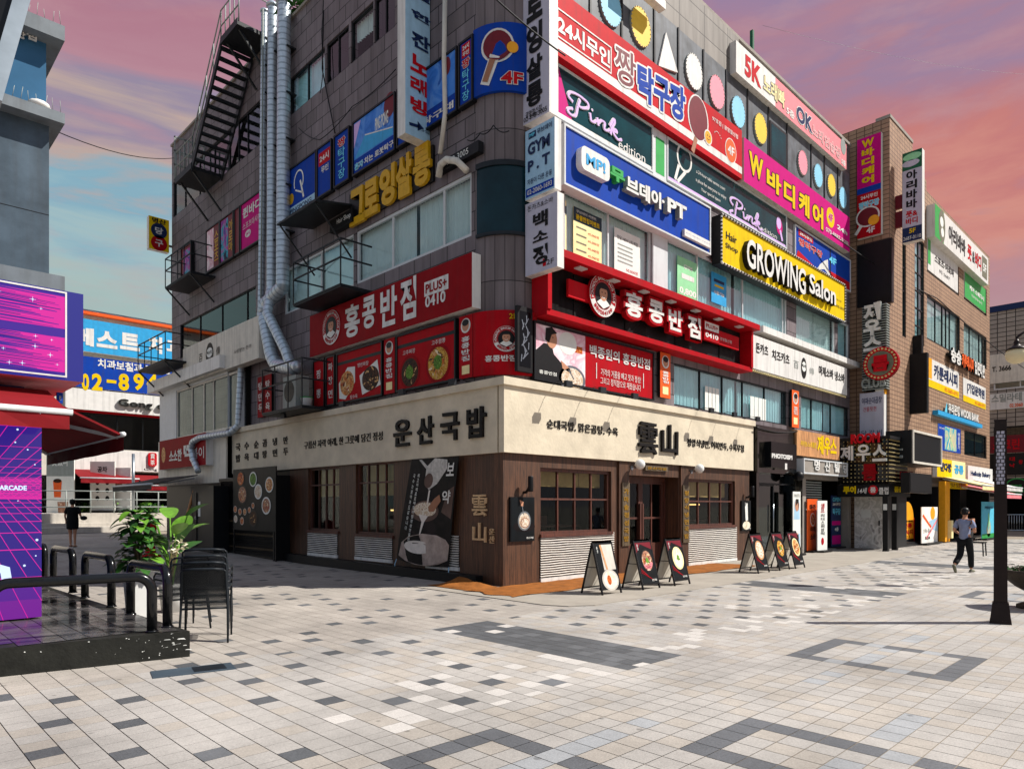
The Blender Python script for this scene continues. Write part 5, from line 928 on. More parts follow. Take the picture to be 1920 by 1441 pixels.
g.ell(cu, cv, .36, .36, .012, None, 'white'); g.line((cu - .05, cv - .2), (cu - .28, cv - .78), .22, .0125, 'white'); g.ell(cu, cv, .31, .31, .02, None, 'maroon'); g.line((cu - .1, cv - .28), (cu - .27, cv - .72), .13, .021, 'skin_dark'); g.ell(cu + .32, cv - .05, .12, .12, .024, None, 'amber'); g.text('4F', cu + .06, cu + .56, vq[0] + h * .08, vq[0] + h * .28, .020, 'white', bold=.07); g.text('4F', cu + .08, cu + .54, vq[0] + h * .09, vq[0] + h * .27, .028, 'signred', bold=.03); g.build('print', t)
# magenta body salon panels beyond the ducts
def mg(label, a, b, mat='maroon'): return Sign(label, S2, rc(S2, a, b, 480, 364, 455), mat, .08, 'winblack', rim='winblack')
s = mg('magenta panel with white 퀸바디 lettering just left of the ducts', 452, 491, 'magenta'); s.t('퀸바디', s.fx(.1, .95, .66, .88), 'white', bold=.03); s.t('스포츠마사지', s.fx(.1, .95, .42, .56), 'white', bold=.0); p = s.pt(.35, .3); s.g.ell(p[0], p[1], .22, .12, .006, None, 'white'); s.t('24시', (p[0] - .15, p[0] + .15, p[1] - .06, p[1] + .06), 'magenta', n=.01); s.done()
s = mg('dark magenta panel with gold aroma lettering and bright photo', 413, 438); s.rect(s.fx(.06, .6, .05, .95), 'aroma', .004); s.vt('아로마', s.fx(.66, .94, .15, .85), 'gold'); s.done('print')
s = mg('dark magenta panel with gold sports lettering and pale photo', 387, 412); s.rect(s.fx(.05, .55, .05, .95), 'poster_pink', .004); s.vt('스포츠', s.fx(.62, .92, .15, .85), 'gold'); s.done('print')
s = mg('narrow magenta panel behind the small iron balcony', 340, 360); s.rect(s.fx(.2, .8, .2, .9), 'aroma', .004); s.done('print'); mg('blank dark magenta strip between body salon photos', 440, 450)
# white soba sign on the bay
s = Sign('white soba restaurant sign board on the shaded bay', FL(-.42), rc(FL(-.42), 343, 485, 447, 608, 684), 'offwhite', .3, 'offwhite'); c = s.pt(.40, .55); s.g.ell(c[0], c[1], .34, .4, .006, None, 'ink'); s.g.ell(c[0], c[1] + .06, .26, .17, .01, None, 'paper'); s.t('백소정', (c[0] - .22, c[0] + .22, c[1], c[1] + .12), 'ink', n=.014); s.t('百', s.fx(.25, .30, .42, .66), 'ink', bold=0); s.t('傳', s.fx(.49, .54, .42, .66), 'ink', bold=0); s.t('돈카츠&소바', s.fx(.02, .16, .1, .24), 'ink', bold=.01); s.t('사랑받는 한끼', s.fx(.72, .92, .3, .4), 'ink', bold=0); s.done()
# red tteokbokki sign near the back
s = Sign('dark red rice cake snack sign under the bay at the back', FL(-.55), rc(FL(-.55), 299, 386, 386, 810, 871), 'deepred', .3, 'white'); s.t('소소한', s.fx(.24, .52, .22, .62), 'white', jit=.01); s.t('떡', s.fx(.56, .72, .2, .74), 'white', bold=.05); s.t('볶이', s.fx(.73, .97, .22, .58), 'white', bold=.01); p = s.pt(.1, .5); s.g.ell(p[0], p[1], .22, .3, .006, None, 'food_orange'); s.done()
# ---------------------------------------------------------------- projecting box signs
def blade(label, fr, box, thick, mat, edge='white', back=None, **k):
    u0, u1, v0, v1 = box; s = Sign(label, fr, box, mat, thick, edge, **k); g = MB(fr); g.box(u0 - .25, u0, v0 + .3, v0 + .36, -thick * .7, -thick * .3, 'iron'); g.box(u0 - .25, u0, v1 - .36, v1 - .3, -thick * .7, -thick * .3, 'iron'); g.build('bracket', s.o); return s
FB_ = FL(.75)
pm('lilacwhite', 'b9b6c4', .45, .05, 3, dirt=.12)
b1 = rc(FB_, 980, 1030, 1030, -160, 209)
s = blade('tall lilac white box sign reading down 그로잉살롱 at the corner', FB_, b1, .26, 'lilacwhite', 'white'); u0, u1, v0, v1 = b1; w = u1 - u0
for i, ch in enumerate('그로잉살롱'): y0 = (-118, -36 + 8, 37, 98, 147)[i]; y1 = (-55, 30, 92, 142, 192)[i]; y = (y0, y1); bx = rc(FB_, 988, 1014, 1014, y[0], y[1]); s.t(ch, (bx[0], bx[1] + .05, bx[2], bx[3]), 'ink', bold=.05)
s.t('광명철산점', rc(FB_, 986, 1016, 1016, 195, 207), 'ink', bold=.01); s.t('02-898-3005', (u0 + .04, u1 - .06, v0 + .04, v0 + .14), 'ink', bold=.01); s.done()
b2 = rc(FB_, 985, 1040, 1040, 218, 352)
s = blade('pale blue GYM P.T box sign under the salon box sign', FB_, b2, .2, 'paleblue', 'white'); s.t('무브데이', s.fx(.42, .92, .87, .95), 'navy', bold=.02); s.rect(s.fx(.12, .38, .86, .95), 'navy', .006); s.t('MP', s.fx(.16, .34, .88, .93), 'cyan', n=.012); s.t('GYM', s.fx(.1, .85, .62, .80), 'navy', bold=.04); s.t('P . T', s.fx(.1, .85, .38, .54), 'navy', bold=.04); s.t('차원이 다른 운동', s.fx(.08, .92, .2, .28), 'navy', bold=.01); s.rect(s.fx(.03, .97, .03, .15), 'blue', .006); s.t('02-2060-1693', s.fx(.08, .92, .055, .125), 'white', n=.012, bold=.01); s.done()
b3 = rc(FB_, 985, 1045, 1045, 358, 499)
s = blade('grey white soba box sign with brush lettering, lowest of the corner stack', FB_, b3, .2, 'lilacwhite', 'white'); s.t('돈카츠&소바', s.fx(.08, .88, .88, .96), 'ink', bold=0)
for i, ch in enumerate('백소정'): s.t(ch, s.fx(.25, .72, (.6, .42, .10)[i], (.82, .56, .36)[i]), 'ink', bold=.035, jit=.02)
s.t('2F', s.fx(.68, .9, .06, .13), 'ink', bold=0); s.rect(s.fx(.56, .66, .06, .16), 'signred', .006); s.done()
FK = FR(4.3); k0 = FK.uv(760, 200); k1 = FK.uv(812, 200)
# karaoke box sign sticks out from the shaded wall, its lettered side turned to the corner
yk = None
for i in range(400):
    y = 2 + i * .02
    if FR(y).uv(806, 200)[0] > .12: break
FK = FR(y); kb = tb(FK, 760, -170, 812, 266); kb = (FK.uv(760, 200)[0], .13, FK.uv(809, 271)[1], FK.uv(760, -150)[1])
s = Sign('tall pale blue karaoke box sign with dark blue and red syllables', FK, kb, 'paleblue', .3, 'white'); u0, u1, v0, v1 = kb; w = u1 - u0
for i, ch in enumerate('술한잔노래방'):
    bx = [(0, 0, 0, 0), (771, 15, 808, 52), (771, 55, 806, 104), (769, 97, 806, 150), (769, 139, 802, 186), (769, 178, 805, 224)][i]; bx = tb(FK, *bx) if i else tb(FK, 771, -30, 808, 12); s.t(ch, bx, 'navy' if i < 3 else 'signred', bold=.04)
s.t('5층', s.px(790, 238, 806, 254), 'navy', bold=0); a = FK.uv(767, 232); c = FK.uv(786, 238); s.g.line(a, c, .07, .01, 'navy'); s.g.poly([(c[0] - .05, c[1] + .11), (c[0] + .12, c[1]), (c[0] - .05, c[1] - .11)], .01, 'navy'); s.done()
g = MB(FK); g.box(u1 - .01, u1 + .15, v0 + .4, v0 + .5, -.2, -.1, 'iron'); g.box(u1 - .01, u1 + .15, v0 + 3, v0 + 3.1, -.2, -.1, 'iron'); g.build('bracket', s.o)
# yellow billiard box sign at the far end
for i in range(800):
    y = 16 + i * .02
    if FR(y).uv(318, 430)[0] > .1: break
FD = FR(y); db = (FD.uv(279, 430)[0], FD.uv(317, 430)[0], FD.uv(300, 470)[1], FD.uv(300, 409)[1])
s = Sign('yellow billiard hall box sign with blue and red balls', FD, db, 'yellow', .25, 'white'); s.t('명산', s.fx(.15, .85, .82, .97), 'ink'); 
for ch, cy, m in (('당', .60, 'navy'), ('구', .22, 'red')): p = s.pt(.5, cy); r = (db[1] - db[0]) * .40; s.g.ell(p[0], p[1], r, r, .006, None, m); s.t(ch, (p[0] - r * .5, p[0] + r * .5, p[1] - r * .45, p[1] + r * .45), 'white', n=.012)
s.done(); g = MB(FD); g.box(db[1], db[1] + .3, db[2] + .3, db[2] + .36, -.2, -.1, 'iron'); g.build('bracket', s.o)
# ================================================================ ducts, stairs, cages on the shaded side
DL = FL(-.12)
def dpt(px, py, n=.0, fr=DL): u, v = fr.uv(px, py); return (u, v, n)
def duct(label, pts, r, cap=True, kind='galvanised duct'):
    P = [DL.p(*p) for p in pts]; Q = []; R_ = []
    for i in range(len(P) - 1):                # ribbed spiral duct: many short rings
        n = max(2, int((P[i + 1] - P[i]).length / .17))
        for k in range(n):
            Q += [P[i].lerp(P[i + 1], k / n), P[i].lerp(P[i + 1], (k + .72) / n)]; R_ += [r, r * .97]
    Q.append(P[-1]); R_.append(r); g = MB(); g.tube(Q, R_, 'galv', 14, raw=True); dk = g.mi('galv_dark')
    for k in range(1, len(Q) - 1, 2): g.m[k * 14:k * 14 + 14] = [dk] * 14
    t = g.build('vent_duct', label=label, cat='duct', group='galvanised ducts on the shaded wall')
    if cap: g = MB(); p = P[0]; g.lathe((p.x, p.y, p.z - .02), [(r * 1.25, 0), (r * 1.25, .05), (r * .2, r * 1.3)], 'galv', 14); g.build('rain_cap', t)
    g = MB()
    for z in range(1, 6):
        p = P[0].lerp(P[1], z / 6); g.box(p.x - .02, p.x + .30, p.y - r - .03, p.y + r + .03, p.z - .02, p.z + .02, 'iron')
    g.build('clamp', t); return t
duct('thick ribbed galvanised duct nearest the corner with a kinked foot', [dpt(533, 5), dpt(530, 520), dpt(530, 538), dpt(503, 572, .1), dpt(500, 590, .1), dpt(518, 668, .15), dpt(527, 686, .15), dpt(562, 692, .15)], .20)
duct('middle galvanised duct that slants to the equipment cage', [dpt(511, 12), dpt(509, 540), dpt(516, 590, .25), dpt(548, 660, .2), dpt(556, 683, .2), dpt(572, 690, .2)], .15)
duct('thin galvanised duct that turns along the fascia into a hook', [dpt(496, 22), dpt(493, 330), dpt(489, 608), dpt(480, 622), dpt(460, 634), dpt(454, 650), dpt(452, 798, .1), dpt(446, 812, .25), dpt(402, 822, .5), dpt(391, 830, .55), dpt(388, 842, .55), dpt(392, 862, .55), dpt(402, 884, .55)], .105)
g = MB(DL); g.tube([dpt(499, 20, .1), dpt(497, 330, .1), dpt(495, 560, .1)], .022, 'wingrey', 6); g.build('drain_pipe', label='thin grey pipe running beside the galvanised ducts', cat='pipe')
# white drain pipe by the karaoke sign and the plastered hose over the curtained window
g = MB(FL(.05)); f = FL(.05); g.tube([(*f.uv(838, -20), .05), (*f.uv(836, 110), .05), (*f.uv(838, 215), .05), (*f.uv(829, 290), .05)], .055, 'offwhite', 10); g.build('drain_pipe', label='white downpipe right of the karaoke box sign', cat='pipe')
g = MB(f); g.tube([(*f.uv(826, 333), .05), (*f.uv(834, 312), .12), (*f.uv(848, 304), .16), (*f.uv(866, 306), .14), (*f.uv(880, 322), .08)], .075, 'offwhite', 10); g.build('hose', label='bent white insulated hose over the curtained window', cat='hose')
# outside stair
ST = thing('outside_stair', 'dark steel outside stair climbing the shaded wall to the roof', 'stair', (-.4, 13, 13))
y0, z0, y1, z1, xo, xi = 14.44, 13.35, 12.05, 16.35, -.92, .08
g = MB(); n = 13
for x in (xo, xi):
    g.add([(x - .03, y0 + .1, z0 - .25), (x + .03, y0 + .1, z0 - .25), (x + .03, y1, z1 - .25), (x - .03, y1, z1 - .25), (x - .03, y0 + .1, z0 + .05), (x + .03, y0 + .1, z0 + .05), (x + .03, y1, z1 + .05), (x - .03, y1, z1 + .05)], [(0, 1, 2, 3), (4, 7, 6, 5), (0, 4, 5, 1), (1, 5, 6, 2), (2, 6, 7, 3), (3, 7, 4, 0)], 'iron', raw=True)
g.build('stringer', ST)
for i in range(n):
    a = (i + .5) / n; y = y0 + (y1 - y0) * a; z = z0 + (z1 - z0) * a; g = MB(); g.box(xo + .03, xi - .03, y - .11, y + .11, z - .03, z, 'iron'); g.box(xo + .03, xi - .03, y - .115, y - .10, z - .09, z - .03, 'iron'); g.build('step', ST)
for a, b, z in ((14.5, 16.1, 13.3), (10.7, 12.0, 16.35)):
    g = MB(); g.box(xo - .05, xi, a, b, z - .12, z, 'iron'); g.box(xo - .05, xo, a, b, z, z + .08, 'iron')
    for y in (a + .2, b - .2): g.bar((xo + .1, y, z - .12), (.12, y, z - 1.2), .06, 'iron')
    g.build('landing', ST)
g = MB()
P = [(xo, 16.1, 13.3), (xo, 14.5, 13.3), (xo, y1, z1), (xo, 10.7, z1)]
for h in (.5, 1.0): g.tube([(p[0], p[1], p[2] + h) for p in P], .022, 'wingrey', 6, raw=True, smooth=False)
for a, b in zip(P, P[1:]):
    m = 4
    for i in range(m + 1): q = Vector(a).lerp(Vector(b), i / m); g.tube([q, q + Vector((0, 0, 1.0))], .02, 'wingrey', 6, raw=True)
g.tube([(xo, 10.7, z1 + 1), (.1, 10.7, z1 + 1)], .022, 'wingrey', 6, raw=True); g.tube([(xo, 16.1, 13.3 + 1), (.1, 16.1, 14.3)], .022, 'wingrey', 6, raw=True); g.build('handrail', ST)
# mesh screen at the end of the lower landing
t = thing('landing_screen', 'grey lattice screen at the end of the stair landing', 'screen', (-.4, 16.3, 13.3)); g = MB()
for z in (13.35, 13.9, 14.4, 14.9): g.box(-.95, .1, 16.2, 16.24, z, z + .05, 'wingrey')
for x in (-.95, -.6, -.25, .08): g.box(x, x + .04, 16.2, 16.24, 13.35, 14.95, 'wingrey')
g.build('bars', t)
def cage(label, fr, u0, u1, v0, v1, dep, floor=True, nb=5, unit=None, grp='iron cages on the shaded wall', diag=True):
    p = fr.p((u0 + u1) / 2, v0, 0); t = thing('iron_balcony', label, 'balcony', p, grp); g = MB(fr); r = .035
    for v in (v0, (v0 + v1) / 2 + .1, v1):
        g.bar((u0, v, dep), (u1, v, dep), r, 'iron'); g.bar((u0, v, 0), (u0, v, dep), r, 'iron'); g.bar((u1, v, 0), (u1, v, dep), r, 'iron')
    for i in range(nb + 1): u = u0 + (u1 - u0) * i / nb; g.bar((u, v0, dep), (u, v1, dep), r * .8, 'iron')
    g.build('railing', t); g = MB(fr); g.box(u0, u1, v0 - .06, v0 - .0, 0, dep, 'iron'); 
    if diag:
        for u in (u0 + .1, u1 - .1): g.bar((u, v0 - .9, 0), (u, v0 - .05, dep), .05, 'iron')
    g.build('floor_plate', t)
    if unit: unit(t, fr)
    return t
cf = FL(.15); a = rc(FL(-.75), 550, 608, 608, 462, 542)
cage('black iron balcony cage before the white framed window', cf, a[0], a[1] + .8, a[2] - .05, a[3], .9, nb=3, diag=False)
a = rc(FL(-.7), 310, 352, 352, 455, 512); cage('small black iron balcony far along the magenta panels', cf, a[0], a[1] + .3, a[2], a[3], .85, nb=4)
def acu(t, fr):
    pass
a = rc(FL(-.75), 495, 566, 566, 705, 768)
cage('galvanised equipment cage standing on the fascia at the duct foot', cf, a[0], a[1] + .1, FT + .08, FT + 1.35, .95, nb=3, diag=False)
g = MB(cf); u = (a[0] + a[1]) / 2; g.box(u - .35, u + .4, FT + .16, FT + 1.05, .3, .7, 'wingrey'); t = g.build('condenser_unit', label='pale condenser unit inside the equipment cage', cat='air conditioner'); g = MB(cf); g.ring(u + .02, FT + .62, .3, .3, .04, .705, 'black'); g.ell(u + .02, FT + .62, .26, .26, .702, None, 'winblack'); g.build('fan_grille', t)
p = cf.p(u + .55, FT + .10, .45); g = MB(); g.lathe((p.x, p.y, p.z), [(.12, 0), (.16, .28), (.165, .3)], 'plastic_white', 16); g.lathe((p.x, p.y, p.z + .3), [(.17, 0), (.17, .03), (.02, .05)], 'green', 16); g.build('bucket', label='white bucket with green lid in the equipment cage', cat='bucket')
a = rc(FL(-.9), 278, 320, 320, 625, 676); cage('far iron balcony beside the turquoise dental sign', FL(-.25), a[0] - .4, a[1] + .2, a[2], a[3], .9, nb=4)
# red menu panels left of the equipment cage
for px0, px1, tx, lb in ((483, 494, '탕만두', 'narrow dark red panel behind the thin duct elbow'), (496, 509, '탕수육', 'narrow dark red panel behind the equipment cage')):
    s = Sign(lb, S2, rc(S2, px0, px1, 509, 700, 778), 'deepred', .08, 'winblack'); s.vt(tx, s.fx(.2, .8, .1, .9), 'white', gap=.3); s.done()
# steel awning with stays
a = [cf.uv(p, 340)[0] for p in (590, 663)]; z = FL(-.6).uv(662, 352)[1]
t = thing('steel_awning', 'small dark steel plate awning between blue panels and salon letters', 'awning', cf.p(a[0], z, 0)); g = MB(cf); g.add([(a[0] - .1, z + .15, 0), (a[1], z + .15, 0), (a[1], z - .05, 1.1), (a[0] - .1, z - .05, 1.1), (a[0] - .1, z + .2, 0), (a[1], z + .2, 0), (a[1], z, 1.1), (a[0] - .1, z, 1.1)], [(3, 2, 1, 0), (4, 5, 6, 7), (0, 1, 5, 4), (1, 2, 6, 5), (2, 3, 7, 6), (3, 0, 4, 7)], 'iron'); g.build('plate', t)
g = MB(cf)
for u in (a[0], a[1] - .1): g.bar((u, z - .05, 1.05), (u, z - 1.2, 0), .035, 'iron'); g.bar((u, z, 1.05), (u, z + .9, 0), .02, 'iron')
g.build('stay', t)
# overhead wires
def wire(label, pts, r=.012, sag=.3, mat='black'):
    P = []
    for a, b in zip(pts, pts[1:]):
        for k in range(13): s_ = k / 12; q = Vector(a).lerp(Vector(b), s_); q.z -= sag * 4 * s_ * (1 - s_); P.append(q)
    g = MB(); g.tube(P, r, mat, 5, raw=True); return g.build('overhead_wire', label=label, cat='wire')
wire('black wire slanting across the corner box signs', [at(905, -25, 12.5), at(1060, 105, 13.2)], .016, .05)
wire('thin wire crossing the sky between metal tower and main building', [at(98, 243, 16), at(330, 296, 27)], .012, .25)
wire('black wire from the yellow salon sign past the brick corner', [FR(-.3).p(*FR(-.3).uv(1560, 440), 0), FR(-1.3).p(*FR(-1.3).uv(1755, 560), .05), FR(-1.3).p(*FR(-1.3).uv(1918, 690), .05)], .022, .15)
wire('faint wire across the pink sky over the karaoke sign', [at(1430, 48, 24), at(1930, 140, 40)], .004, .3, 'ledge_grey')
wire('loose cable above the white photo shop roof edge', [FR(-.2).p(*FR(-.2).uv(1418, 800), 0), FR(-.2).p(*FR(-.2).uv(1495, 808), 0)], .02, .1)
for lb, pp in (('thin dark cable drooping across the stone wall over the blue panels', ((560, 240), (600, 262), (660, 200), (742, 130))), ('black cable bundle hanging beside the fifth floor windows', ((607, -5), (603, 60), (606, 130), (600, 175))), ('thin cable looping under the curved paddle sign', ((876, 262), (900, 250), (925, 235), (955, 245)))): wire(lb, [FL(.06).p(*FL(.06).uv(*q), 0) for q in pp], .012, .08)
if 1: wire('dark cable strung along the shaded stone wall', [FL(.1).p(*FL(.1).uv(607, 20), 0), FL(.1).p(*FL(.1).uv(604, 130), 0), FL(.1).p(*FL(.1).uv(628, 250), 0)], .018, .0)
# roof details
g = MB()
rr = random.Random(5)
pm('leaf', '2f5a22', .5, .3, 20); pm('leaf_light', '5d8a2c', .45, .25, 14); pm('leaf_dark', '1f4018', .5, .3, 20)
for i in range(160):
    c = Vector((.5 + rr.gauss(0, .3), 8.9 + rr.gauss(0, .5), ROOF + .62 + abs(rr.gauss(0, .22)))); d = Vector((rr.gauss(0, 1), rr.gauss(0, 1), rr.gauss(.6, .6))).normalized() * .2; e = d.cross(Vector((rr.random(), rr.random(), 1))).normalized() * .06; g.add([c - d, c + e, c + d, c - e], [(0, 1, 2, 3)], 'leaf', raw=True)
g.build('roof_plant', label='small green plant on the roof edge by the ducts', cat='plant')
# floodlight box at the roof over the red sign
g = MB(FR(-.3)); a = tb(FR(-.3), 1180, -25, 1242, 22); g.box(a[0], a[1], a[2], a[3] + .3, -.1, .1, 'white'); g.build('roof_box', label='white box unit on the roof edge over the pastel discs', cat='box')
g = MB(); p = FR(.5).p(*FR(.5).uv(1410, 72), 0); g.box(p.x - .05, p.x + .05, p.y - .05, p.y + .05, ROOF - .2, FR(.5).uv(1410, 58)[1], 'greenpost'); g.build('roof_post', label='green post on the roof left of the karaoke sign', cat='post')
# ================================================================ ground floor beyond the restaurant
SH = thing('black_storefront', 'glossy black photo booth shop front with glass door', 'shop front', (11.5, 0, 0))
f = FR(-.05); u = [f.uv(p, 900)[0] for p in (1415, 1452, 1488, 1502)]
bz0 = f.uv(1415, 885)[1]
g = MB(f); g.box(u[0] + .02, u[3], bz0, 4.15, -.3, .08, 'marble_dark'); a = tb(f, 1430, 828, 1478, 880); g.box(a[0], a[1], a[2], a[3], .08, .28, 'blackgloss'); g.box(u[0] + .02, u[0] + .18, 0, bz0, -.3, .05, 'marble_dark'); g.box(u[2], u[3], 0, bz0, -.3, .05, 'marble_dark'); g.build('cladding', SH)
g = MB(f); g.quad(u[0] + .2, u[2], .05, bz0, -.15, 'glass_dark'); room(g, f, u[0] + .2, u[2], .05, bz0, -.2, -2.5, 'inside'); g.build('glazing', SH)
g = MB(f); um = u[0] + (u[2] - u[0]) * .55; g.frame(u[0] + .2, um, .05, bz0 - .35, .05, -.14, -.10, 'winblack'); g.box(u[0] + .2, u[2], bz0 - .35, bz0 - .3, -.14, -.1, 'winblack'); d = g.build('door', SH); g = MB(f); g.tube([(um - .12, .8, -.06), (um - .12, 1.7, -.06)], .018, 'steel', 8); g.build('handle', d)
g = MB(f); g.box(u[0] + .3, u[0] + .9, bz0 - .12, bz0 - .08, -.8, -.7, 'lamp_warm'); g.build('tube_light', SH)
f2_ = FR(-.34); s = MB(f2_); s.text('PHOTOISM', *tb(f2_, 1446, 849, 1484, 862), .0, 'white', bold=.04, depth=.03); s.text('1', *tb(f2_, 1472, 868, 1476, 880), .0, 'white', bold=.02); s.build('shop_lettering', label='white PHOTOISM letters on the black shop box', cat='sign')
NB = thing('small_storefronts', 'grey shuttered shop front and passage under the wooden sign', 'shop front', (15, 0, 0)); f = FR(.1)
ua, ub = f.uv(1502, 900)[0], 18.9
g = MB(f); openings(g, f, ua, ub, 0, 4.25, [(ua + .4, ub - .3, .05, 2.6)], MATS['concrete'], depth=.4); room(g, f, ua + .4, ub - .3, .05, 2.6, -.4, -3, 'inside'); g.build('wall', NB)
g = MB(f)
for i in range(12): g.box(ua + .4, ua + 2.4, 1.5 + i * .09, 1.55 + i * .09, -.3, -.26, 'wingrey')
g.box(ua + .42, ua + 2.3, .05, 1.4, -.36, -.30, 'winblack'); g.build('shutter', NB)
f = FR(-.2); s = Sign('weathered wooden sign with yellow outlined Zeus lettering', f, tb(f, 1494, 805, 1574, 862), 'woodsign', .2, 'woodsign'); s.t('라이브-노래클럽', s.px(1501, 825, 1530, 840), 'yellow', bold=.01); s.t('제우스', s.px(1532, 815, 1568, 855), 'yellow', bold=.04); s.done()
f = FR(-.35); s = Sign('grey metal sign with white raised building name letters', f, tb(f, 1506, 859, 1588, 893), 'concrete', .25, 'winwhite', rim='winwhite')
for ch, b in (('명', (1525, 862, 1535, 882)), ('산', (1545, 865, 1555, 884)), ('빌', (1563, 867, 1572, 885)), ('딩', (1579, 871, 1586, 887))): s.t(ch, s.px(*b), 'white', depth=.04, n=0, side='wingrey')
s.done()
g = MB(FR(-.3)); p = FR(-.3).p(*FR(-.3).uv(1498, 892), 0); g.ball(p, .16, 'black'); g.bar2 if 0 else None; g.build('security_camera', label='black dome camera at the black shop front', cat='camera')
# club marquee
CX, CYY = 17.5, -1.73
MQ = thing('club_marquee', 'black bulb studded club marquee with white Zeus letters', 'marquee', (18.6, -.9, 2)); fl = FL(CX); fr_ = FR(CYY)
zz = [fl.uv(1668, p)[1] for p in (930, 906, 822)]
g = MB(); g.box(CX, 19.85, CYY, .1, zz[0], zz[1] - .02, 'black'); g.box(CX + .08, 19.8, CYY + .08, .1, zz[1], zz[2], 'marble_dark'); g.box(CX - .03, 19.9, CYY - .03, .1, zz[2], zz[2] + .12, 'black'); g.build('box', MQ)
g = MB(fl); fl8 = FL(CX + .08); fr8 = FR(CYY + .08)
pm('bulb', 'c9b27a', .3, .1)
for fr, a, b in ((fl8, .05, 1.68), (fr8, CX + .12, 19.75)):
    k = int((b - a) / .13)
    for i in range(k):
        for j in range(11):
            q = fr.p(a + (i + .5) * (b - a) / k, zz[1] + .1 + j * .15, .02); g.lathe((q.x, q.y, q.z - .025), [(.004, 0), (.028, .025), (.004, .05)], 'bulb', 6)
g.build('bulb_grid', MQ)
g = MB(fl8)
for ch, b in (('제', (1578, 837, 1602, 863)), ('우', (1608, 834, 1634, 864)), ('스', (1638, 834, 1664, 864))): bx = tb(fl8, *b); g.text(ch, *bx, .04, 'white', depth=.1, side='wingrey', bold=.03)
g.text('룸', *tb(fl8, 1618, 870, 1646, 900), .05, 'deepred', depth=.06, bold=.04); g.fr = fr8; g.text('제우스', *tb(fr8, 1684, 838, 1707, 866), .04, 'white', depth=.1, side='wingrey', bold=.03); g.text('노래클럽', *tb(fr8, 1684, 882, 1706, 900), .04, 'deepred', depth=.06, bold=.03)
g.fr = FL(CX - .03); g.text('ROOM', *tb(FL(CX - .03), 1596, 814, 1650, 829), .01, 'signred', depth=.05, bold=.05); g.fr = FR(CYY - .03); g.text('ROOM', *tb(FR(CYY - .03), 1692, 816, 1709, 830), .01, 'signred', depth=.05, bold=.05); g.build('lettering', MQ)
g = MB(fl); g.text('루이', *tb(fl, 1581, 911, 1605, 925), .012, 'yellow', bold=.06); g.text('14세', *tb(fl, 1608, 914, 1626, 925), .012, 'white', bold=.02, shear=.2); q = fl.uv(1637, 918); g.ell(q[0], q[1], .17, .17, .008, None, 'signred'); g.text('룸', q[0] - .1, q[0] + .1, q[1] - .1, q[1] + .1, .014, 'white', bold=.02); g.text('클럽', *tb(fl, 1648, 913, 1666, 926), .012, 'white', bold=.02); g.fr = fr_; g.text('룸클럽', *tb(fr_, 1676, 911, 1701, 923), .012, 'yellow', bold=.04); g.build('banner_lettering', MQ)
for x, y in ((17.56, -1.6), (18.55, -1.6)):
    g = MB(); g.box(x, x + .18, y - .05, y + .13, 0, zz[0], 'black'); g.box(x - .01, x - .002, y - .03, y + .1, 1.5, 1.72, 'paper') ; g.build('post', MQ)
# graffiti door behind the posts
GD = thing('poster_door', 'peeling white door covered with old stickers under the marquee', 'door', (18.6, -.6, 0)); g = MB(FL(18.7)); g.box(.1, 1.1, .02, 2.1, -.1, 0, 'grafitti'); g.build('door_leaf', GD); g = MB(FL(18.7)); g.quad(.35, .7, 1.2, 1.5, .006, 'paper'); g.box(.98, 1.02, .9, 1.1, 0, .05, 'iron'); g.build('handle', GD)
# ================================================================ brick tile building on the right
BX0, BX1, BY = 19.2, 35.3, -1.2
BB = thing('tiled_building', 'beige tiled building with dark grid joints beyond the corner building', 'building', (27, 4, 0)); bf = FR(BY); bl = FL(BX0)
ztop = bl.uv(1672, 218)[1]; zmain = bf.uv(1740, 352)[1] - .2; xt = bf.uv(1711, 400)[0]; xm = bf.uv(1737, 400)[0]
W = lambda a, b, r, t, bt: rc(bf, a, b, r, t, bt)
ops = [W(1738, 1798, 1740, 436, 510), W(1807, 1850, 1807, 505, 560), W(1738, 1800, 1738, 550, 634), W(1807, 1850, 1807, 603, 668), W(1757, 1802, 1757, 792, 842), W(1808, 1850, 1808, 805, 852), W(1692, 1699, 1692, 410, 630), W(1715, 1733, 1715, 440, 640)]
ops[0] = W(1738, 1798, 1738, 432, 508)
g = MB(bf); openings(g, bf, BX0, BX1, 2.9, zmain, ops, MATS['beige_tile'], depth=.15); 
g.quad(BX0, xt, zmain, ztop, 0, 'beige_tile'); g.quad(xt, xm, zmain, ztop - .9, 0, 'beige_tile')
g.fr = WORLD
g.add([(BX0, 6, 0), (BX0, BY, 0), (BX0, BY, ztop), (BX0, 6, ztop)], [(0, 1, 2, 3)], 'beige_tile'); g.add([(xt, BY, zmain), (xt, 6, zmain), (xt, 6, ztop), (xt, BY, ztop)], [(0, 1, 2, 3)], 'beige_tile')
g.add([(BX1, BY, 0), (BX1, 10, 0), (BX1, 10, zmain), (BX1, BY, zmain)], [(0, 1, 2, 3)], 'beige_tile'); g.add([(BX0, BY, zmain), (BX1, BY, zmain), (BX1, 10, zmain), (BX0, 10, zmain)], [(0, 1, 2, 3)], 'concrete'); g.add([(BX0, BY, ztop), (xt, BY, ztop), (xt, 6, ztop), (BX0, 6, ztop)], [(0, 1, 2, 3)], 'concrete'); g.build('wall', BB)
g = MB(bf); g.box(BX0, xt, ztop, ztop + .12, -.5, .03, 'concrete'); g.build('coping', BB)
window(BB, bf, *ops[2], splits=[bf.uv(p, 600)[0] for p in (1756, 1769, 1776, 1783)], fm='winblack', gm='glass_teal', cur='curtain', w=.06)
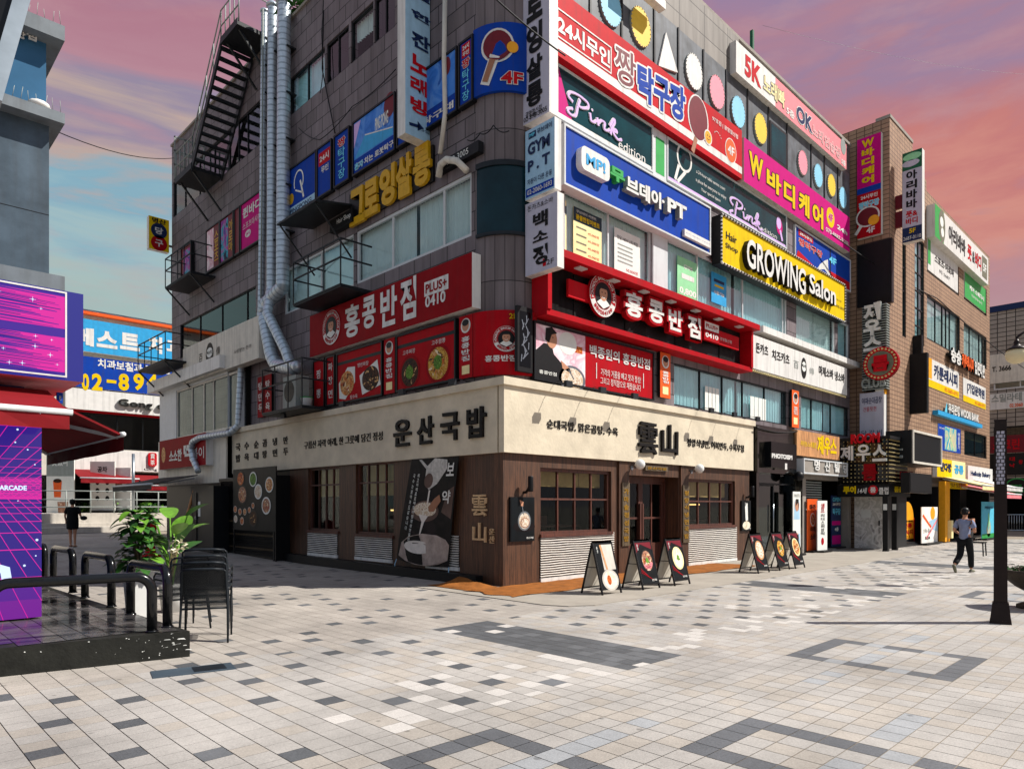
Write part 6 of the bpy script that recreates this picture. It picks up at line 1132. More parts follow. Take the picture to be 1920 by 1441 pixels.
window(BB, bf, *ops[3], splits=[bf.uv(p, 600)[0] for p in (1820, 1838, 1844)], fm='winblack', gm='glass_teal', cur='curtain', w=.06)
window(BB, bf, *ops[5], cols=2, fm='winblack', gm='glass_dark', cur='blind', curf=.3, w=.06); window(BB, bf, *ops[4], cols=1, fm='winblack', gm='glass_teal', w=.05)
window(BB, bf, *ops[6], cols=1, rows=5, fm='winblack', gm='glass_teal', w=.06, cur='curtain_teal'); window(BB, bf, *ops[7], cols=2, rows=6, fm='winblack', gm='glass_teal', w=.06, cur='curtain_teal')
window(BB, bf, *ops[0], cols=2, fm='winblack', gm='glass_teal'); window(BB, bf, *ops[1], cols=2, fm='winblack', gm='glass_teal')
g = MB(bf); a = W(1692, 1706, 1692, 300, 420); g.box(a[0], a[1], a[2] + .5, a[3] - .3, -.05, .03, 'winblack'); g.box(a[0] + .1, a[1] - .1, a[2] + .6, a[3] - .4, .03, .035, 'tealdark'); g.build('stair_window', BB)
# signs on it
def bsign(lb, a, b, r, t, bt, mat, th=.25, edge='white', off=.0): f = FR(BY - off - .02); return Sign(lb, f, rc(f, a, b, r, t, bt), mat, th, edge)
s = bsign('white foot massage rooftop sign with grey green leaf emblem', 1753, 1853, 1753, 381, 442, 'white', .5, off=.3); s.rect(s.fx(0, .14, 0, 1), 'green', .003); p = s.pt(.11, .5); s.g.ell(p[0], p[1], .5, .72, .006, None, 'olive'); s.g.ell(p[0] - .05, p[1] + .18, .25, .22, .010, None, 'paper'); s.g.ell(p[0] + .06, p[1] - .25, .22, .2, .010, None, 'paper'); s.t('아리바바', s.fx(.22, .52, .22, .8), 'ink', bold=.03); s.t('풋', s.fx(.56, .64, .25, .78), 'signred', bold=.03); s.t('&', s.fx(.655, .70, .3, .7), 'ink'); s.t('바디', s.fx(.71, .84, .25, .78), 'signred', bold=.03); s.rect(s.fx(.86, .97, .12, .9), 'olive', .004); s.t('5F', s.fx(.88, .95, .35, .65), 'paper', n=.01); s.done()
s = bsign('white sports massage banner with green edge under the rooftop sign', 1740, 1796, 1740, 446, 505, 'white', .05, off=.0); s.rect(s.fx(0, .08, .2, 1), 'green', .003); s.t('스포츠·아로마', s.fx(.2, .85, .42, .68), 'ink', bold=.02); s.t('02-2687', s.fx(.35, .7, .2, .3), 'ink', bold=0); s.done()
s = bsign('green banner in the top window at the far building end', 1809, 1848, 1809, 508, 556, 'green', .05); s.t('케어 스웨디시', s.fx(.2, .9, .42, .62), 'paper'); s.t('타이마사지', s.fx(.3, .8, .2, .32), 'paper', bold=0); s.done()
g = MB(FR(BY)); f = FR(BY); a = rc(f, 1773, 1837, 1773, 650, 678); g.box(a[0], a[1], (a[2] + a[3]) / 2 - .05, (a[2] + a[3]) / 2 + .05, .0, .12, 'black'); t = g.build('shop_sign', label='row of raised white and orange cartoon recipe letters on the tiled wall', cat='sign')
for i, (tx, m) in enumerate((('숭숭', 'white'), ('카툰레시피', 'orange'), ('입문학원', 'white'))): u = [(0, .28), (.3, .64), (.68, 1)][i]; g = MB(f); g.text(tx, a[0] + u[0] * (a[1] - a[0]), a[0] + u[1] * (a[1] - a[0]), a[2], a[3], .12, m, depth=.1, side='black', bold=.05); g.build('letter', t)
for i, (lb, p0, p1, r, t_, b_, tx) in enumerate((('white window poster with blue cartoon letters and yellow foot band', 1741, 1798, 1741, 670, 724, '카툰레시피'), ('white window poster with blue workshop letters at the far window', 1806, 1848, 1806, 707, 751, '|기입문학원'))):
    s = bsign(lb, p0, p1, r, t_, b_, 'white', .05); s.rect(s.fx(0, 1, 0, .26), 'yellow', .003); s.t(tx, s.fx(.16, .94, .38, .88), 'navy', bold=.03); s.t('02-2683-4771', s.fx(.5, .95, .06, .2), 'orange', n=.008, bold=.01); 
    if i == 0: s.rect(s.fx(0, .1, .3, 1), 'amber', .004)
    s.done()
s = bsign('long blue bank ledge sign with white raised letters', 1759, 1842, 1759, 768, 776, 'skyblue', .3, 'skyblue', off=.2); u0, u1, v0, v1 = s.b; s.g.text('우리은행 WOORI BANK', u0 + 1.7, u1 - .6, v1 + .02, v1 + .5, -.1, 'white', depth=.08, side='wingrey', bold=.04); s.g.poly([(u0 + 1.1, v1 + .02), (u0 + 1.5, v1 + .02), (u0 + 1.45, v1 + .5)], -.02, 'cyan'); s.done()
s = bsign('blue beach picture panel in the second floor window', 1759, 1801, 1759, 793, 842, 'blue', .05); s.rect(s.fx(.28, .8, .05, .95), 'beach', .003); s.t('바다여행', s.fx(.04, .25, .8, .88), 'paper', bold=0); s.vt('여름휴가', s.fx(.86, .95, .15, .85), 'paper', bold=0); s.g.line(s.pt(.4, .1), s.pt(.55, .7), .08, .006, 'paleyellow'); s.g.line(s.pt(.65, .1), s.pt(.5, .6), .08, .006, 'palegreen'); s.done('print')
s = bsign('yellow cafe sign with cartoon lettering over yellow awning', 1757, 1810, 1757, 858, 893, 'paleyellow', .2, off=.15); s.rect(s.fx(0, .5, 0, 1), 'yellow', .002); s.t('멘다랑', s.fx(.1, .48, .3, .8), 'navy', bold=.05); s.t('공룡', s.fx(.58, .92, .25, .78), 'skyblue', bold=.05); s.done()
s = bsign('white bakery sign with blue script at the far shop', 1815, 1861, 1815, 872, 902, 'white', .2, off=.15); s.t('Hellozip Bakery', s.fx(.1, .9, .3, .7), 'navy', bold=.03); s.done()
# dark sign boxes
f = FR(BY - .8)
def bblade(lb, x, px0, px1, pr, t, b, mat, th=.3, edge='white', **k): fr = FL(x); return Sign(lb, fr, rc(fr, px0, px1, pr, t, b), mat, th, edge, **k)
s = bblade('magenta and red stacked box sign with yellow syllables and a paddle', 19.0, 1607, 1652, 1652, 247, 437, 'magenta', .22, 'white'); u0, u1, v0, v1 = s.b; h = v1 - v0; s.rect((u0, u1, v0, v0 + h * .44), 'red', .002); s.rect((u0, u1, v0 + h * .44, v0 + h * .50), 'blue', .004)
s.vt('W바디케어', s.fx(.2, .72, .52, .98), 'yellow', bold=.05, gap=.16); s.rect(s.fx(.12, .9, .37, .43), 'signred', .006); s.t('24시무인', s.fx(.16, .86, .38, .42), 'white', n=.01); s.t('짱탁구장', s.fx(.08, .92, .29, .355), 'cyan', out='white'); p = s.pt(.45, .20); s.g.ell(p[0], p[1], .44, .4, .006, None, 'white'); s.g.ell(p[0], p[1], .38, .34, .010, None, 'maroon'); s.g.line((p[0] - .2, p[1] - .25), (p[0] - .45, p[1] - .6), .12, .008, 'white'); p = s.pt(.7, .15); s.g.ell(p[0], p[1], .2, .19, .014, None, 'amber'); s.t('4F', s.fx(.4, .75, .03, .09), 'white'); s.done()
fb = FR(-1.2)
s = bblade('tall white and green massage box sign with leaf emblem', 22.3, 1692, 1730, 1730, 277, 447, 'lilacwhite', .3, 'white') if 0 else None
xb = 19.75; frb = FL(xb); s = Sign('tall grey green massage box sign with leaf emblem', frb, rc(frb, 1692, 1729, 1729, 277, 447), 'lilacwhite', .3, 'white'); s.rect(s.fx(0, 1, .80, 1), 'greenpost', .003); p = s.pt(.5, .91); s.g.ell(p[0], p[1] + .1, .32, .14, .006, None, 'palegreen'); s.g.ell(p[0] - .05, p[1] - .14, .3, .13, .006, None, 'lilacwhite'); s.vt('아리바바', s.fx(.2, .75, .36, .79), 'ink', bold=.04); s.t('풋&', s.fx(.18, .78, .27, .34), 'signred'); s.t('바디', s.fx(.18, .78, .19, .26), 'signred'); s.rect(s.fx(0, 1, 0, .16), 'navy', .004); s.t('5F', s.fx(.35, .68, .09, .14), 'yellow', n=.01); s.t('2687-0110', s.fx(.05, .95, .02, .06), 'paper', n=.01, bold=.0); s.done()
g = MB(frb); u0, u1, v0, v1 = s.b; g.box(u0 - .35, u0, v0 + .7, v0 + 1.3, -.25, -.1, 'maroon'); g.box(u0 - .35, u0, v1 - 2, v1 - 1.5, -.25, -.1, 'maroon'); g.build('bracket', s.o)
# Zeus vertical sign: ribbed black grille, white letters, red lit disc
xz = 18.8; fz = FL(xz); zb_ = rc(fz, 1617, 1660, 1660, 566, 728)
s = Sign('vertical black ribbed club sign with white Zeus letters and red disc', fz, zb_, 'winblack', .35, 'black'); u0, u1, v0, v1 = zb_; g = s.g; k = 34
for i in range(k): z = v0 + (v1 - v0) * i / k; g.box(u0, u1 + .06, z, z + .035, -.3, .05, 'wingrey')
s.done('rib_grille'); g = s.g
for ch, b in (('제', (1622, 572, 1654, 600)), ('우', (1622, 603, 1654, 630)), ('스', (1622, 633, 1656, 656))): g.text(ch, *tb(fz, *b), .06, 'white', depth=.12, side='wingrey', bold=.05)
g.text('CLUB', *tb(fz, 1617, 711, 1662, 725), .06, 'wingrey', depth=.08, bold=.04); c = fz.uv(1656, 683); g.ell(c[0], c[1], .62, .62, .1, .3, 'signred', 'deepred', 32); g.ell(c[0], c[1], .46, .46, .3, .31, 'olive'); 
for i in range(26): a = i * 2 * math.pi / 26; g.ell(c[0] + .54 * math.cos(a), c[1] + .54 * math.sin(a), .04, .04, .30, .33, 'bulb', seg=8)
g.text('룸', c[0] - .3, c[0] + .3, c[1] - .3, c[1] + .3, .31, 'signred', depth=.04, bold=.05); s.done()
s = bblade('white building directory box reading 야채순대곱창', 18.85, 1612, 1657, 1657, 733, 822, 'lilacwhite', .02, 'white'); s.t('야채순대곱창', s.fx(.1, .92, .76, .9), 'navy', bold=.01); s.t('건물뒷편', s.fx(.15, .7, .6, .7), 'signred', bold=.0); s.t('닭 갈 비', s.fx(.08, .92, .08, .2), 'navy', bold=.0); s.done(); u0, u1, v0, v1 = s.b
fq = FR(-u1 - .0); a = fq.uv(1657, 780)[0]; 
s = Sign('narrow white sausage soup sign turned to the street beside the directory', FR(-u1), (18.86, FR(-u1).uv(1680, 780)[0], v0, v1 + .1), 'white', .3, 'white'); s.rect(s.fx(0, 1, .9, 1), 'amber', .003); s.vt('구릉산순대곱창', s.fx(.25, .75, .05, .88), 'navy', bold=.01, gap=.2); s.done()
g = MB(FL(19.05))
a = rc(FL(19.05), 1600, 1612, 1612, 610, 700)
for lb, x, p0, p1, pr, t_, b_ in (('black empty sign box high on the tiled tower', 19.15, 1607, 1672, 1672, 445, 565), ('tall black empty box sign over the grey shop canopy', 22.0, 1690, 1728, 1728, 627, 740), ('second black empty box sign, nearer the club marquee roof', 21.6, 1704, 1738, 1738, 660, 773)):
    fr = FL(x); bx = rc(fr, p0, p1, pr, t_, b_); g = MB(fr); g.box(*bx, -.25, .0, 'winblack'); g.box(bx[0] + .05, bx[1] - .05, bx[2] + .05, bx[3] - .05, 0, .012, 'black'); g.build('sign_box', label=lb, cat='sign box')
# grey canopy and small shop parts under
f = FR(BY - .9); a = tb(f, 1710, 805, 1764, 875); g = MB(f); g.box(a[0], a[1], a[2], a[3], -.9, 0, 'winblack'); t = g.build('shop_canopy', label='dark mesh shop canopy with pale rim right of the marquee', cat='canopy'); g = MB(f); g.frame(a[0], a[1], a[2], a[3], .08, 0, .05, 'offwhite'); g.build('frame', t)
f = FR(BY - 1.1); a = tb(f, 1706, 885, 1747, 925); g = MB(f); g.box(*a, -.3, 0, 'black'); g.box(a[0] + .06, a[1] - .06, a[2] + .06, a[3] - .06, 0, .01, 'winblack'); g.build('sign_box', label='blank black screen box under the mesh canopy', cat='sign box')
g = MB(bf); u = [bf.uv(p, 950)[0] for p in (1700, 1762, 1800, 1812, 1858)]
openings(g, bf, BX0, BX1, 0, 2.9, [(u[0], u[1] - .2, .1, 2.5), (u[1] + .2, u[2], .1, 2.6), (u[3], u[4] - .5, .1, 2.6)], MATS['winblack'], depth=.3)
for a, b in ((u[0], u[1] - .2), (u[1] + .2, u[2]), (u[3], u[4] - .5)): room(g, bf, a, b, .1, 2.6, -.3, -3, 'inside')
g.build('shopfront', BB)
g = MB(bf); g.box(u[1] - .15, u[1] + .6, .05, 2.75, 0, .25, 'amber'); g.box(u[1] + .6, u[2] + .3, 2.45, 2.75, 0, .25, 'yellow'); g.box(u[1] + .25, u[1] + .55, .2, 1.0, .25, .4, 'paleyellow'); t = g.build('shop_frontage', label='bright yellow painted cafe frontage under the cartoon sign', cat='shop front'); g = MB(bf); g.text('맛있는', u[1] + .7, u[2] - .2, 2.5, 2.7, .26, 'brown_letter'); g.build('lettering', t)
def awning(lb, fr, u0, u1, z, dep, drop, mat, val=.25, arms=True, group=None):
    p = fr.p((u0 + u1) / 2, z, 0); t = thing('shop_awning', lb, 'awning', p, group); g = MB(fr); g.add([(u0, z, 0), (u1, z, 0), (u1, z - drop, dep), (u0, z - drop, dep), (u0, z - .03, 0), (u1, z - .03, 0), (u1, z - drop - .03, dep), (u0, z - drop - .03, dep)], [(3, 2, 1, 0), (4, 5, 6, 7), (0, 3, 7, 4), (1, 5, 6, 2)], mat)
    k = 12; P = []
    for i in range(k + 1): u = u0 + (u1 - u0) * i / k; P += [(u, z - drop, dep + .01), (u, z - drop - val, dep + .01 + .015 * math.sin(i * 2.1))]
    g.add(P, [(2 * i, 2 * i + 1, 2 * i + 3, 2 * i + 2) for i in range(k)], mat); g.build('fabric', t); g = MB(fr); g.tube([(u0 - .03, z - drop, dep), (u1 + .03, z - drop, dep)], .035, 'winwhite', 8)
    if arms:
        for u in (u0 + .25, u1 - .25): g.bar((u, z - .12, .02), (u + .5 * (1 if u < (u0 + u1) / 2 else -1), z - drop * .5 - .1, dep * .5), .05, 'winwhite'); g.bar((u + .5 * (1 if u < (u0 + u1) / 2 else -1), z - drop * .5 - .1, dep * .5), (u, z - drop - .02, dep), .05, 'winwhite')
    g.build('frame', t); return t
awning('yellow fabric awning over the cafe', bf, u[1] + .1, u[2] + .2, 3.0, 1.6, .45, 'paleyellow', .2); awning('pale peach awning beside the yellow one', bf, u[2] - 1.2, u[3] + 1.3, 2.7, 2.0, .5, 'salmon', .2); awning('white striped awning of the bakery shop', bf, u[3] + .6, u[4], 3.0, 1.4, .4, 'white', .2)
# ================================================================ far end of the street
fx = FL(46); E1 = thing('far_building', 'grey tiled building closing the far end of the street', 'building', (50, -8, 0)); y_l = fx.uv(1853, 700)[0]
ops = [rc(fx, 1857, 1918, 1900, 612, 640), rc(fx, 1857, 1940, 1900, 768, 805)]
g = MB(fx); openings(g, fx, y_l - 3, y_l + 16, 0, 14.6, [(y_l + .3, y_l + 12, 9.4, 11.2), (y_l + .3, y_l + 12, 5.2, 6.9), (y_l + .4, y_l + 12, .1, 3.0)], MATS['far_tile'], depth=.2); room(g, fx, y_l + .4, y_l + 12, .1, 3, -.2, -3, 'inside'); g.build('wall', E1)
g = MB(fx); g.box(y_l - 3, y_l + 16, 14.6, 15.0, -.4, .1, 'navy'); g.build('coping', E1)
window(E1, fx, y_l + .3, y_l + 12, 9.4, 11.2, cols=8, rows=2, fm='winwhite', gm='glass_teal', w=.08); window(E1, fx, y_l + .3, y_l + 12, 5.2, 6.9, cols=6, fm='winblack', gm='glass_dark', inside='inside', w=.08)
ff = FL(45.9)
def fsign(lb, t, b, mat, items, x0=1856, x1=1990): s = Sign(lb, ff, rc(ff, x0, x1, 1900, t, b), mat, .1, 'white'); [s.t(tx, rc(ff, a, b_, 1900, c, d), m, bold=.03) for tx, a, b_, c, d, m in items]; s.done(); return s
fsign('white sign with grey photo and 3666 number, far building', 660, 715, 'offwhite', [('T. 3666', 1860, 1896, 683, 693, 'ink')]); fsign('white sign with grey raised letters, far building', 735, 765, 'white', [('스밀라테', 1859, 1916, 736, 752, 'wingrey'), ('02.2060', 1893, 1918, 756, 763, 'orange')])
s = fsign('dark red sign band, far building', 815, 848, 'maroon', [('스크린', 1862, 1912, 822, 842, 'signred')]); s = fsign('black sign with round red characters, far building', 850, 890, 'winblack', [('대', 1893, 1903, 856, 864, 'signred'), ('낙', 1893, 1903, 868, 876, 'signred'), ('왕', 1910, 1918, 862, 870, 'signred')])
s = fsign('dark green sign with burger outline reading FORNK', 896, 930, 'winblack', [('FORNK', 1896, 1917, 908, 913, 'green')]); c = ff.uv(1907, 910); s.g.ring(c[0], c[1], .62, .5, .07, .01, 'green', 24); s.g.line((c[0] - .6, c[1] - .2), (c[0] + .6, c[1] - .2), .06, .012, 'green'); s.done('emblem')
# low barrier fence, steps at the end
t = thing('barrier_fence', 'grey steel crowd barrier before the far shops', 'fence', at(1905, 985, 40)); g = MB(); a = at(1887, 1000, 40); b = at(1960, 1001, 40)
for z in (.25, 1.15): g.tube([(a.x, a.y, z), (b.x, b.y, z)], .03, 'steel', 6, raw=True)
for i in range(16): q = a.lerp(b, i / 15); g.tube([(q.x, q.y, .25 if i % 15 else 0), (q.x, q.y, 1.15)], .018, 'steel', 6, raw=True)
g.build('railing', t)
# background block further right so that the street end is closed
g = MB(FL(60)); g.box(-40, 20, 0, 9, -10, 0, 'far_tile'); o = g.build('far_block', label='plain tiled block beyond the far street end', cat='building')
# ================================================================ bubble tea building across the back
GY = 31.0; gf = FR(GY); zg = gz(0, GY)
GC = thing('tea_shop_building', 'white tea shop building with dental clinic signs above, far behind on the shaded street', 'building', (0, 34, zg))
rq = lambda a, b, r, t, bt, off=0: rc(FR(GY - off), a, b, r, t, bt)
w1 = rq(60, 480, 130, 770, 838); w2 = rq(128, 480, 130, 882, 990); w3 = rq(70, 98, 80, 890, 985)
x0, x1 = -18.0, 14.0; ztop = gf.uv(158, 590)[1]
g = MB(gf); openings(g, gf, x0, x1, zg - .3, ztop, [(w1[0], w1[1], w1[2], w1[3]), (w2[0], w2[1], zg + .6, w2[3]), (w3[0], w3[1], zg + .1, w3[3])], MATS['stucco'], depth=.3); room(g, gf, w2[0], w2[1], zg + .6, w2[3], -.35, -4, 'inside'); room(g, gf, w3[0], w3[1], zg + .1, w3[3], -.35, -3, 'inside')
g.box(x0, x1, ztop, ztop + .15, -8, .3, 'orange'); g.build('wall', GC)
g = MB(gf); g.add([(x0, ztop + .15, .2), (x1, ztop + .15, .2), (x1, ztop + 1.3, -4), (x0, ztop + 1.3, -4)], [(0, 1, 2, 3)], 'darkmetal')
for i in range(30): u = x0 + (x1 - x0) * i / 30; g.add([(u, ztop + .18, .18), (u + .06, ztop + .18, .18), (u + .06, ztop + 1.33, -4), (u, ztop + 1.33, -4)], [(0, 1, 2, 3)], 'wingrey')
g.build('roof', GC)
window(GC, gf, *w1, cols=9, fm='winblack', gm='glass_dark', inside='inside', w=.06); window(GC, gf, w2[0], w2[1], zg + .6, w2[3], cols=9, fm='winblack', gm='glass', w=.06, rm=False)
window(GC, gf, w3[0], w3[1], zg + .1, w3[3], cols=1, fm='winblack', gm='glass_dark', inside='inside', w=.08, rm=False)
g = MB(gf); a = rq(124, 129, 127, 860, 985); g.box(a[0], a[1], zg, a[3], 0, .25, 'signred'); a = rq(118, 480, 127, 766, 770); g.box(a[0], a[1], a[2], a[3], .0, .12, 'signred'); g.build('trim', GC)
f = FR(GY - .3)
def gs(lb, a, b, r, t, bt, mat, th=.28): return Sign(lb, f, rc(f, a, b, r, t, bt), mat, th, 'white')
s = gs('turquoise dental clinic sign with large white syllables', 110, 440, 158, 597, 658, 'skyblue')
for ch, b in (('베', (140, 611, 176, 650)), ('스', (181, 618, 220, 655)), ('트', (225, 622, 262, 659)), ('치', (278, 629, 304, 664)), ('과', (312, 634, 345, 668))): s.t(ch, s.px(*b), 'white', bold=.05)
s.done()
s = gs('blue dental sign with yellow phone number', 110, 440, 158, 667, 726, 'blue'); s.t('치과보철과 전문의', rc(f, 183, 318, 200, 674, 691), 'white', bold=.03)
for ch, a, b in (('0', 153, 167), ('2', 172, 192), ('-', 200, 218), ('8', 222, 242), ('9', 250, 270), ('4', 275, 295), ('-', 302, 318)): s.t(ch, rc(f, a, b, a, 699 - 0 * a, 731) if ch != '-' else rc(f, a, b, a, 711, 717), 'yellow', bold=.04)
s.done()
g = MB(FR(GY)); a = rq(120, 480, 127, 727, 766); g.box(a[0], a[1], a[2], a[3], .0, .3, 'white'); t = g.build('shop_sign', label='white tea shop fascia with black serif Gong cha letters', cat='sign'); g = MB(f); g.text('Gong cha', *tb(f, 220, 747, 330, 775), .01, 'ink', depth=.14, side='wingrey', bold=.02); g.build('lettering', t)
g = MB(FR(GY)); a = rq(130, 480, 130, 840, 880); g.box(a[0], a[1], a[2], a[3], .0, .3, 'white'); t = g.build('shop_sign', label='lower white tea shop board with small red plaque', cat='sign'); g = MB(f); a = tb(f, 277, 848, 293, 874); g.prism(rrect(*a, .12), 0, .1, MATS['signred']); g.text('貢', a[0] + .1, a[1] - .1, (a[2] + a[3]) / 2 + .03, a[3] - .06, .11, 'white'); g.text('茶', a[0] + .1, a[1] - .1, a[2] + .06, (a[2] + a[3]) / 2 - .03, .11, 'white'); g.text('Gong cha', *tb(f, 270, 877, 312, 884), .01, 'ink'); g.build('lettering', t)
awning('red tea shop awning, left of the umbrella pole', FR(GY - .3), *[FR(GY - .3).uv(p, 900)[0] for p in (131, 236)], FR(GY - .3).uv(131, 888)[1] + .25, 2.2, .5, 'redfabric', .25, arms=False); awning('shaded red tea shop awning beside the rice cake shop', FR(GY - .3), *[FR(GY - .3).uv(p, 900)[0] for p in (250, 330)], FR(GY - .3).uv(250, 890)[1], 2.2, .6, 'redfabric', .25, arms=False)
# terrace, rail, shrubs, standing signs
t = thing('terrace', 'pale stone terrace steps before the tea shop', 'terrace', (2, 29, zg)); g = MB(); g.box(-6, 8, 27.2, 30.6, zg - .2, zg + .75, 'palestone'); g.box(-12, 8, 26.6, 27.2, zg - .2, zg + .3, 'palestone'); g.build('step', t); slab('pavement', [(-20, 25.6), (9, 25.6), (9, 31), (-20, 31)], zg + .14, .25, 'palestone', kind='structure', label='raised pavement before the tea shop', cat='pavement')
t = thing('terrace_railing', 'grey metal railing round the tea shop terrace', 'railing', (1, 27.4, zg + .75)); g = MB()
for z in (.3, .65, 1.05): g.tube([(-6, 27.4, zg + .75 + z), (6, 27.4, zg + .75 + z)], .03, 'wingrey', 6)
for i in range(13): x = -6 + i; g.tube([(x, 27.4, zg + .75), (x, 27.4, zg + 1.8)], .03, 'wingrey', 6)
g.build('bars', t)
def leafcloud(g, c, r, n, size, mats, rnd, squash=.8, lobes=6):
    L = [Vector((rnd.gauss(0, .45), rnd.gauss(0, .45), rnd.gauss(0, .35))) for _ in range(lobes)]
    for i in range(n):
        d = Vector((rnd.gauss(0, 1), rnd.gauss(0, 1), rnd.gauss(0, 1))).normalized(); p = rnd.choice(L) + d * rnd.uniform(.25, .62); p = Vector((c[0] + p.x * r, c[1] + p.y * r, c[2] + p.z * r * squash))
        n_ = (d + Vector((rnd.gauss(0, .6), rnd.gauss(0, .6), rnd.gauss(.5, .6)))).normalized(); a = n_.orthogonal().normalized(); b = n_.cross(a); th = rnd.uniform(0, 6.28); a, b = a * math.cos(th) + b * math.sin(th), b * math.cos(th) - a * math.sin(th); s_ = size * rnd.uniform(.7, 1.3)
        g.add([p - a * s_, p + b * s_ * .45, p + a * s_, p - b * s_ * .45], [(0, 1, 2, 3)], rnd.choice(mats), raw=True)
rb = random.Random(9)
for (px, py, d, r, lb) in ((249, 962, 36.3, .95, 'rounded green hedge shrub behind the terrace railing'), (302, 955, 36, .7, 'small sunlit bush by the tea shop railing'), (275, 950, 36.2, .55, 'yellow green leafy plant between the two terrace shrubs'), (165, 962, 36, .6, 'low dark shrub at the end of the terrace railing')):
    p = at(px, py, d); g = MB(); leafcloud(g, p, r, 700, .10, ['leaf', 'leaf_light', 'leaf_dark'], rb, .75); g.fr = WORLD; g.build('shrub', label=lb, cat='shrub'); 
def stand(lb, px, d, w, h, ytop, mat, fn, th=.06, z0=None, ang=None, name='standing_banner', cat='banner sign', feet=True):
    p = at(px, 900, d); z0 = gz(p.x, p.y) if z0 is None else z0; n = (-(FWD) if ang is None else Vector((math.cos(ang), math.sin(ang), 0))); u = Vector((-n.y, n.x, 0)); fr = Fr((p.x, p.y, 0), u, n)
    s = Sign(lb, fr, (-w / 2, w / 2, z0 + .12, z0 + h), mat, th, mat, name=name, cat=cat); fn and fn(s); s.done('print')
    if feet: g = MB(fr); g.box(-w * .45, w * .45, z0 + .005, z0 + .12, -.28, .22, 'black'); g.build('base', s.o)
    return s
stand('tall white standing board with tea cup rows', 192, 35.3, 1.25, 2.6, 0, 'paper', lambda s: (s.t('공차', s.fx(.3, .7, .78, .9), 'ink'), [s.g.ell(*s.pt(.3 + .4 * (i % 2), .25 + .16 * (i // 2)), .10, .12, .006, None, 'ink') for i in range(6)]), z0=zg + .75)
stand('square white drink poster behind the terrace railing', 214, 35.6, 1.7, 2.3, 0, 'paper', lambda s: (s.g.ell(*s.pt(.62, .6), .22, .32, .006, None, 'food_meat'), s.g.ell(*s.pt(.35, .18), .2, .22, .006, None, 'orange'), s.t('NEW', s.fx(.15, .4, .8, .9), 'signred')), z0=zg + .75)
s = stand('grey and white standing board with iced coffee cup', 113, 34, 1.35, 4.6, 0, 'paper', lambda s: (s.rect(s.fx(0, 1, .55, 1), 'wingrey', .003), s.t('커피도', s.fx(.2, .8, .80, .9), 'paper', n=.01), s.t('맛있다', s.fx(.2, .8, .66, .77), 'paper', n=.01), s.g.poly([s.pt(.28, .32), s.pt(.52, .32), s.pt(.56, .50), s.pt(.24, .50)], .006, 'orange'), s.g.ell(*s.pt(.40, .50), .2, .1, .008, None, 'food_dark'), s.g.poly([s.pt(.45, .08), s.pt(.72, .08), s.pt(.78, .27), s.pt(.40, .27)], .010, 'food_meat')))
t = thing('parasol_pole', 'slim steel parasol mast standing on the tea shop terrace', 'pole', at(250, 960, 34)); p = at(250, 960, 34); g = MB(); g.tube([(p.x, p.y, zg + .7), (p.x, p.y, 4.2)], .07, 'steel', 8); g.build('mast', t)
# rice cake shop behind the bay: dark front with awning, open passage
awning('dark grey awning under the red rice cake sign', FL(-.5), -19.8, -15.2, 2.75, 1.5, .35, 'greyfabric', .2)
g = MB(FL(-.95)); a = rc(FL(-.95), 366, 422, 422, 922, 1046); g.box(-14.6, -12.6, .05, 2.3, -.5, 0, 'winblack'); t = g.build('utility_shed', label='flat black utility box at the back of the shaded wall', cat='shed'); g = MB(FL(-.95)); g.box(-14.4, -14.0, .3, 2.1, 0, .03, 'black'); g.box(-14.05, -14.0, 1.2, 1.3, .03, .06, 'steel'); g.build('door', t); g = MB(FL(-.95)); g.quad(-13.9, -13.7, 1.3, 1.8, .006, 'paper'); g.build('notice', t)
wire('leaning brown wooden pole beside the utility box', [(-1.3, 14.9, .1), (-.9, 14.4, 2.2)], .05, 0, 'woodsign')
# ================================================================ LED building on the left
LB = thing('arcade_building', 'slate blue arcade building edge with metal clad tower on the left', 'building', (-11, 3, 0))
g = MB(); g.box(-15, -8.0, .3, 7, 0, 4.3, 'navy'); g.build('wall', LB)
yt = 1.0; tf = FR(yt); xr = tf.uv(92, 300)[0]; zl = [tf.uv(95, p)[1] for p in (525, 238, 212, 84, 45)]
g = MB(); g.box(-15, xr, yt, 6, 4.3, zl[1], 'bluesteel'); g.box(-15, xr - .03, yt + .02, 6, zl[2], zl[3], 'tower_blue'); g.build('tower_cladding', LB)
g = MB()
for a, b in ((zl[1], zl[1] + .14), (zl[3], zl[3] + .2), (4.55, 4.75)): g.box(-15, xr + .14, yt - .22, 6.1, a, b, 'ledge_grey')
g.box(-15, xr, yt - .002, yt, 5.6, 5.61, 'winblack'); g.build('ledge', LB)
g = MB()
rs = random.Random(4)
for z in (zl[1] + .14, zl[3] + .2):
    for i in range(22): x = xr + .1 - i * .09; g.tube([(x, yt - .18, z), (x + rs.uniform(-.03, .03), yt - .2 + rs.uniform(-.03, .03), z + rs.uniform(.12, .2))], .004, 'wingrey', 4)
g.build('bird_spike', LB); LB.children[-1]['kind'] = 'stuff'
tfz = FR(yt - .01); g = MB(tfz); g.text('산', *tb(tfz, 27, 55, 47, 76), .01, 'white', depth=.03, bold=.01); g.text('점', *tb(tfz, 49, 57, 68, 80), .01, 'white', depth=.03, bold=.01); g.build('tower_lettering', label='small white syllables 산점 under the tower cap', cat='sign')
g = MB(); p = tf.p(tf.uv(70, 215)[0], zl[1] + .14, .1); g.ball((p.x, p.y, p.z + .04), .14, 'white', 10, .5); g.build('satellite_dish', label='small white dome on the lower tower ledge', cat='dish')
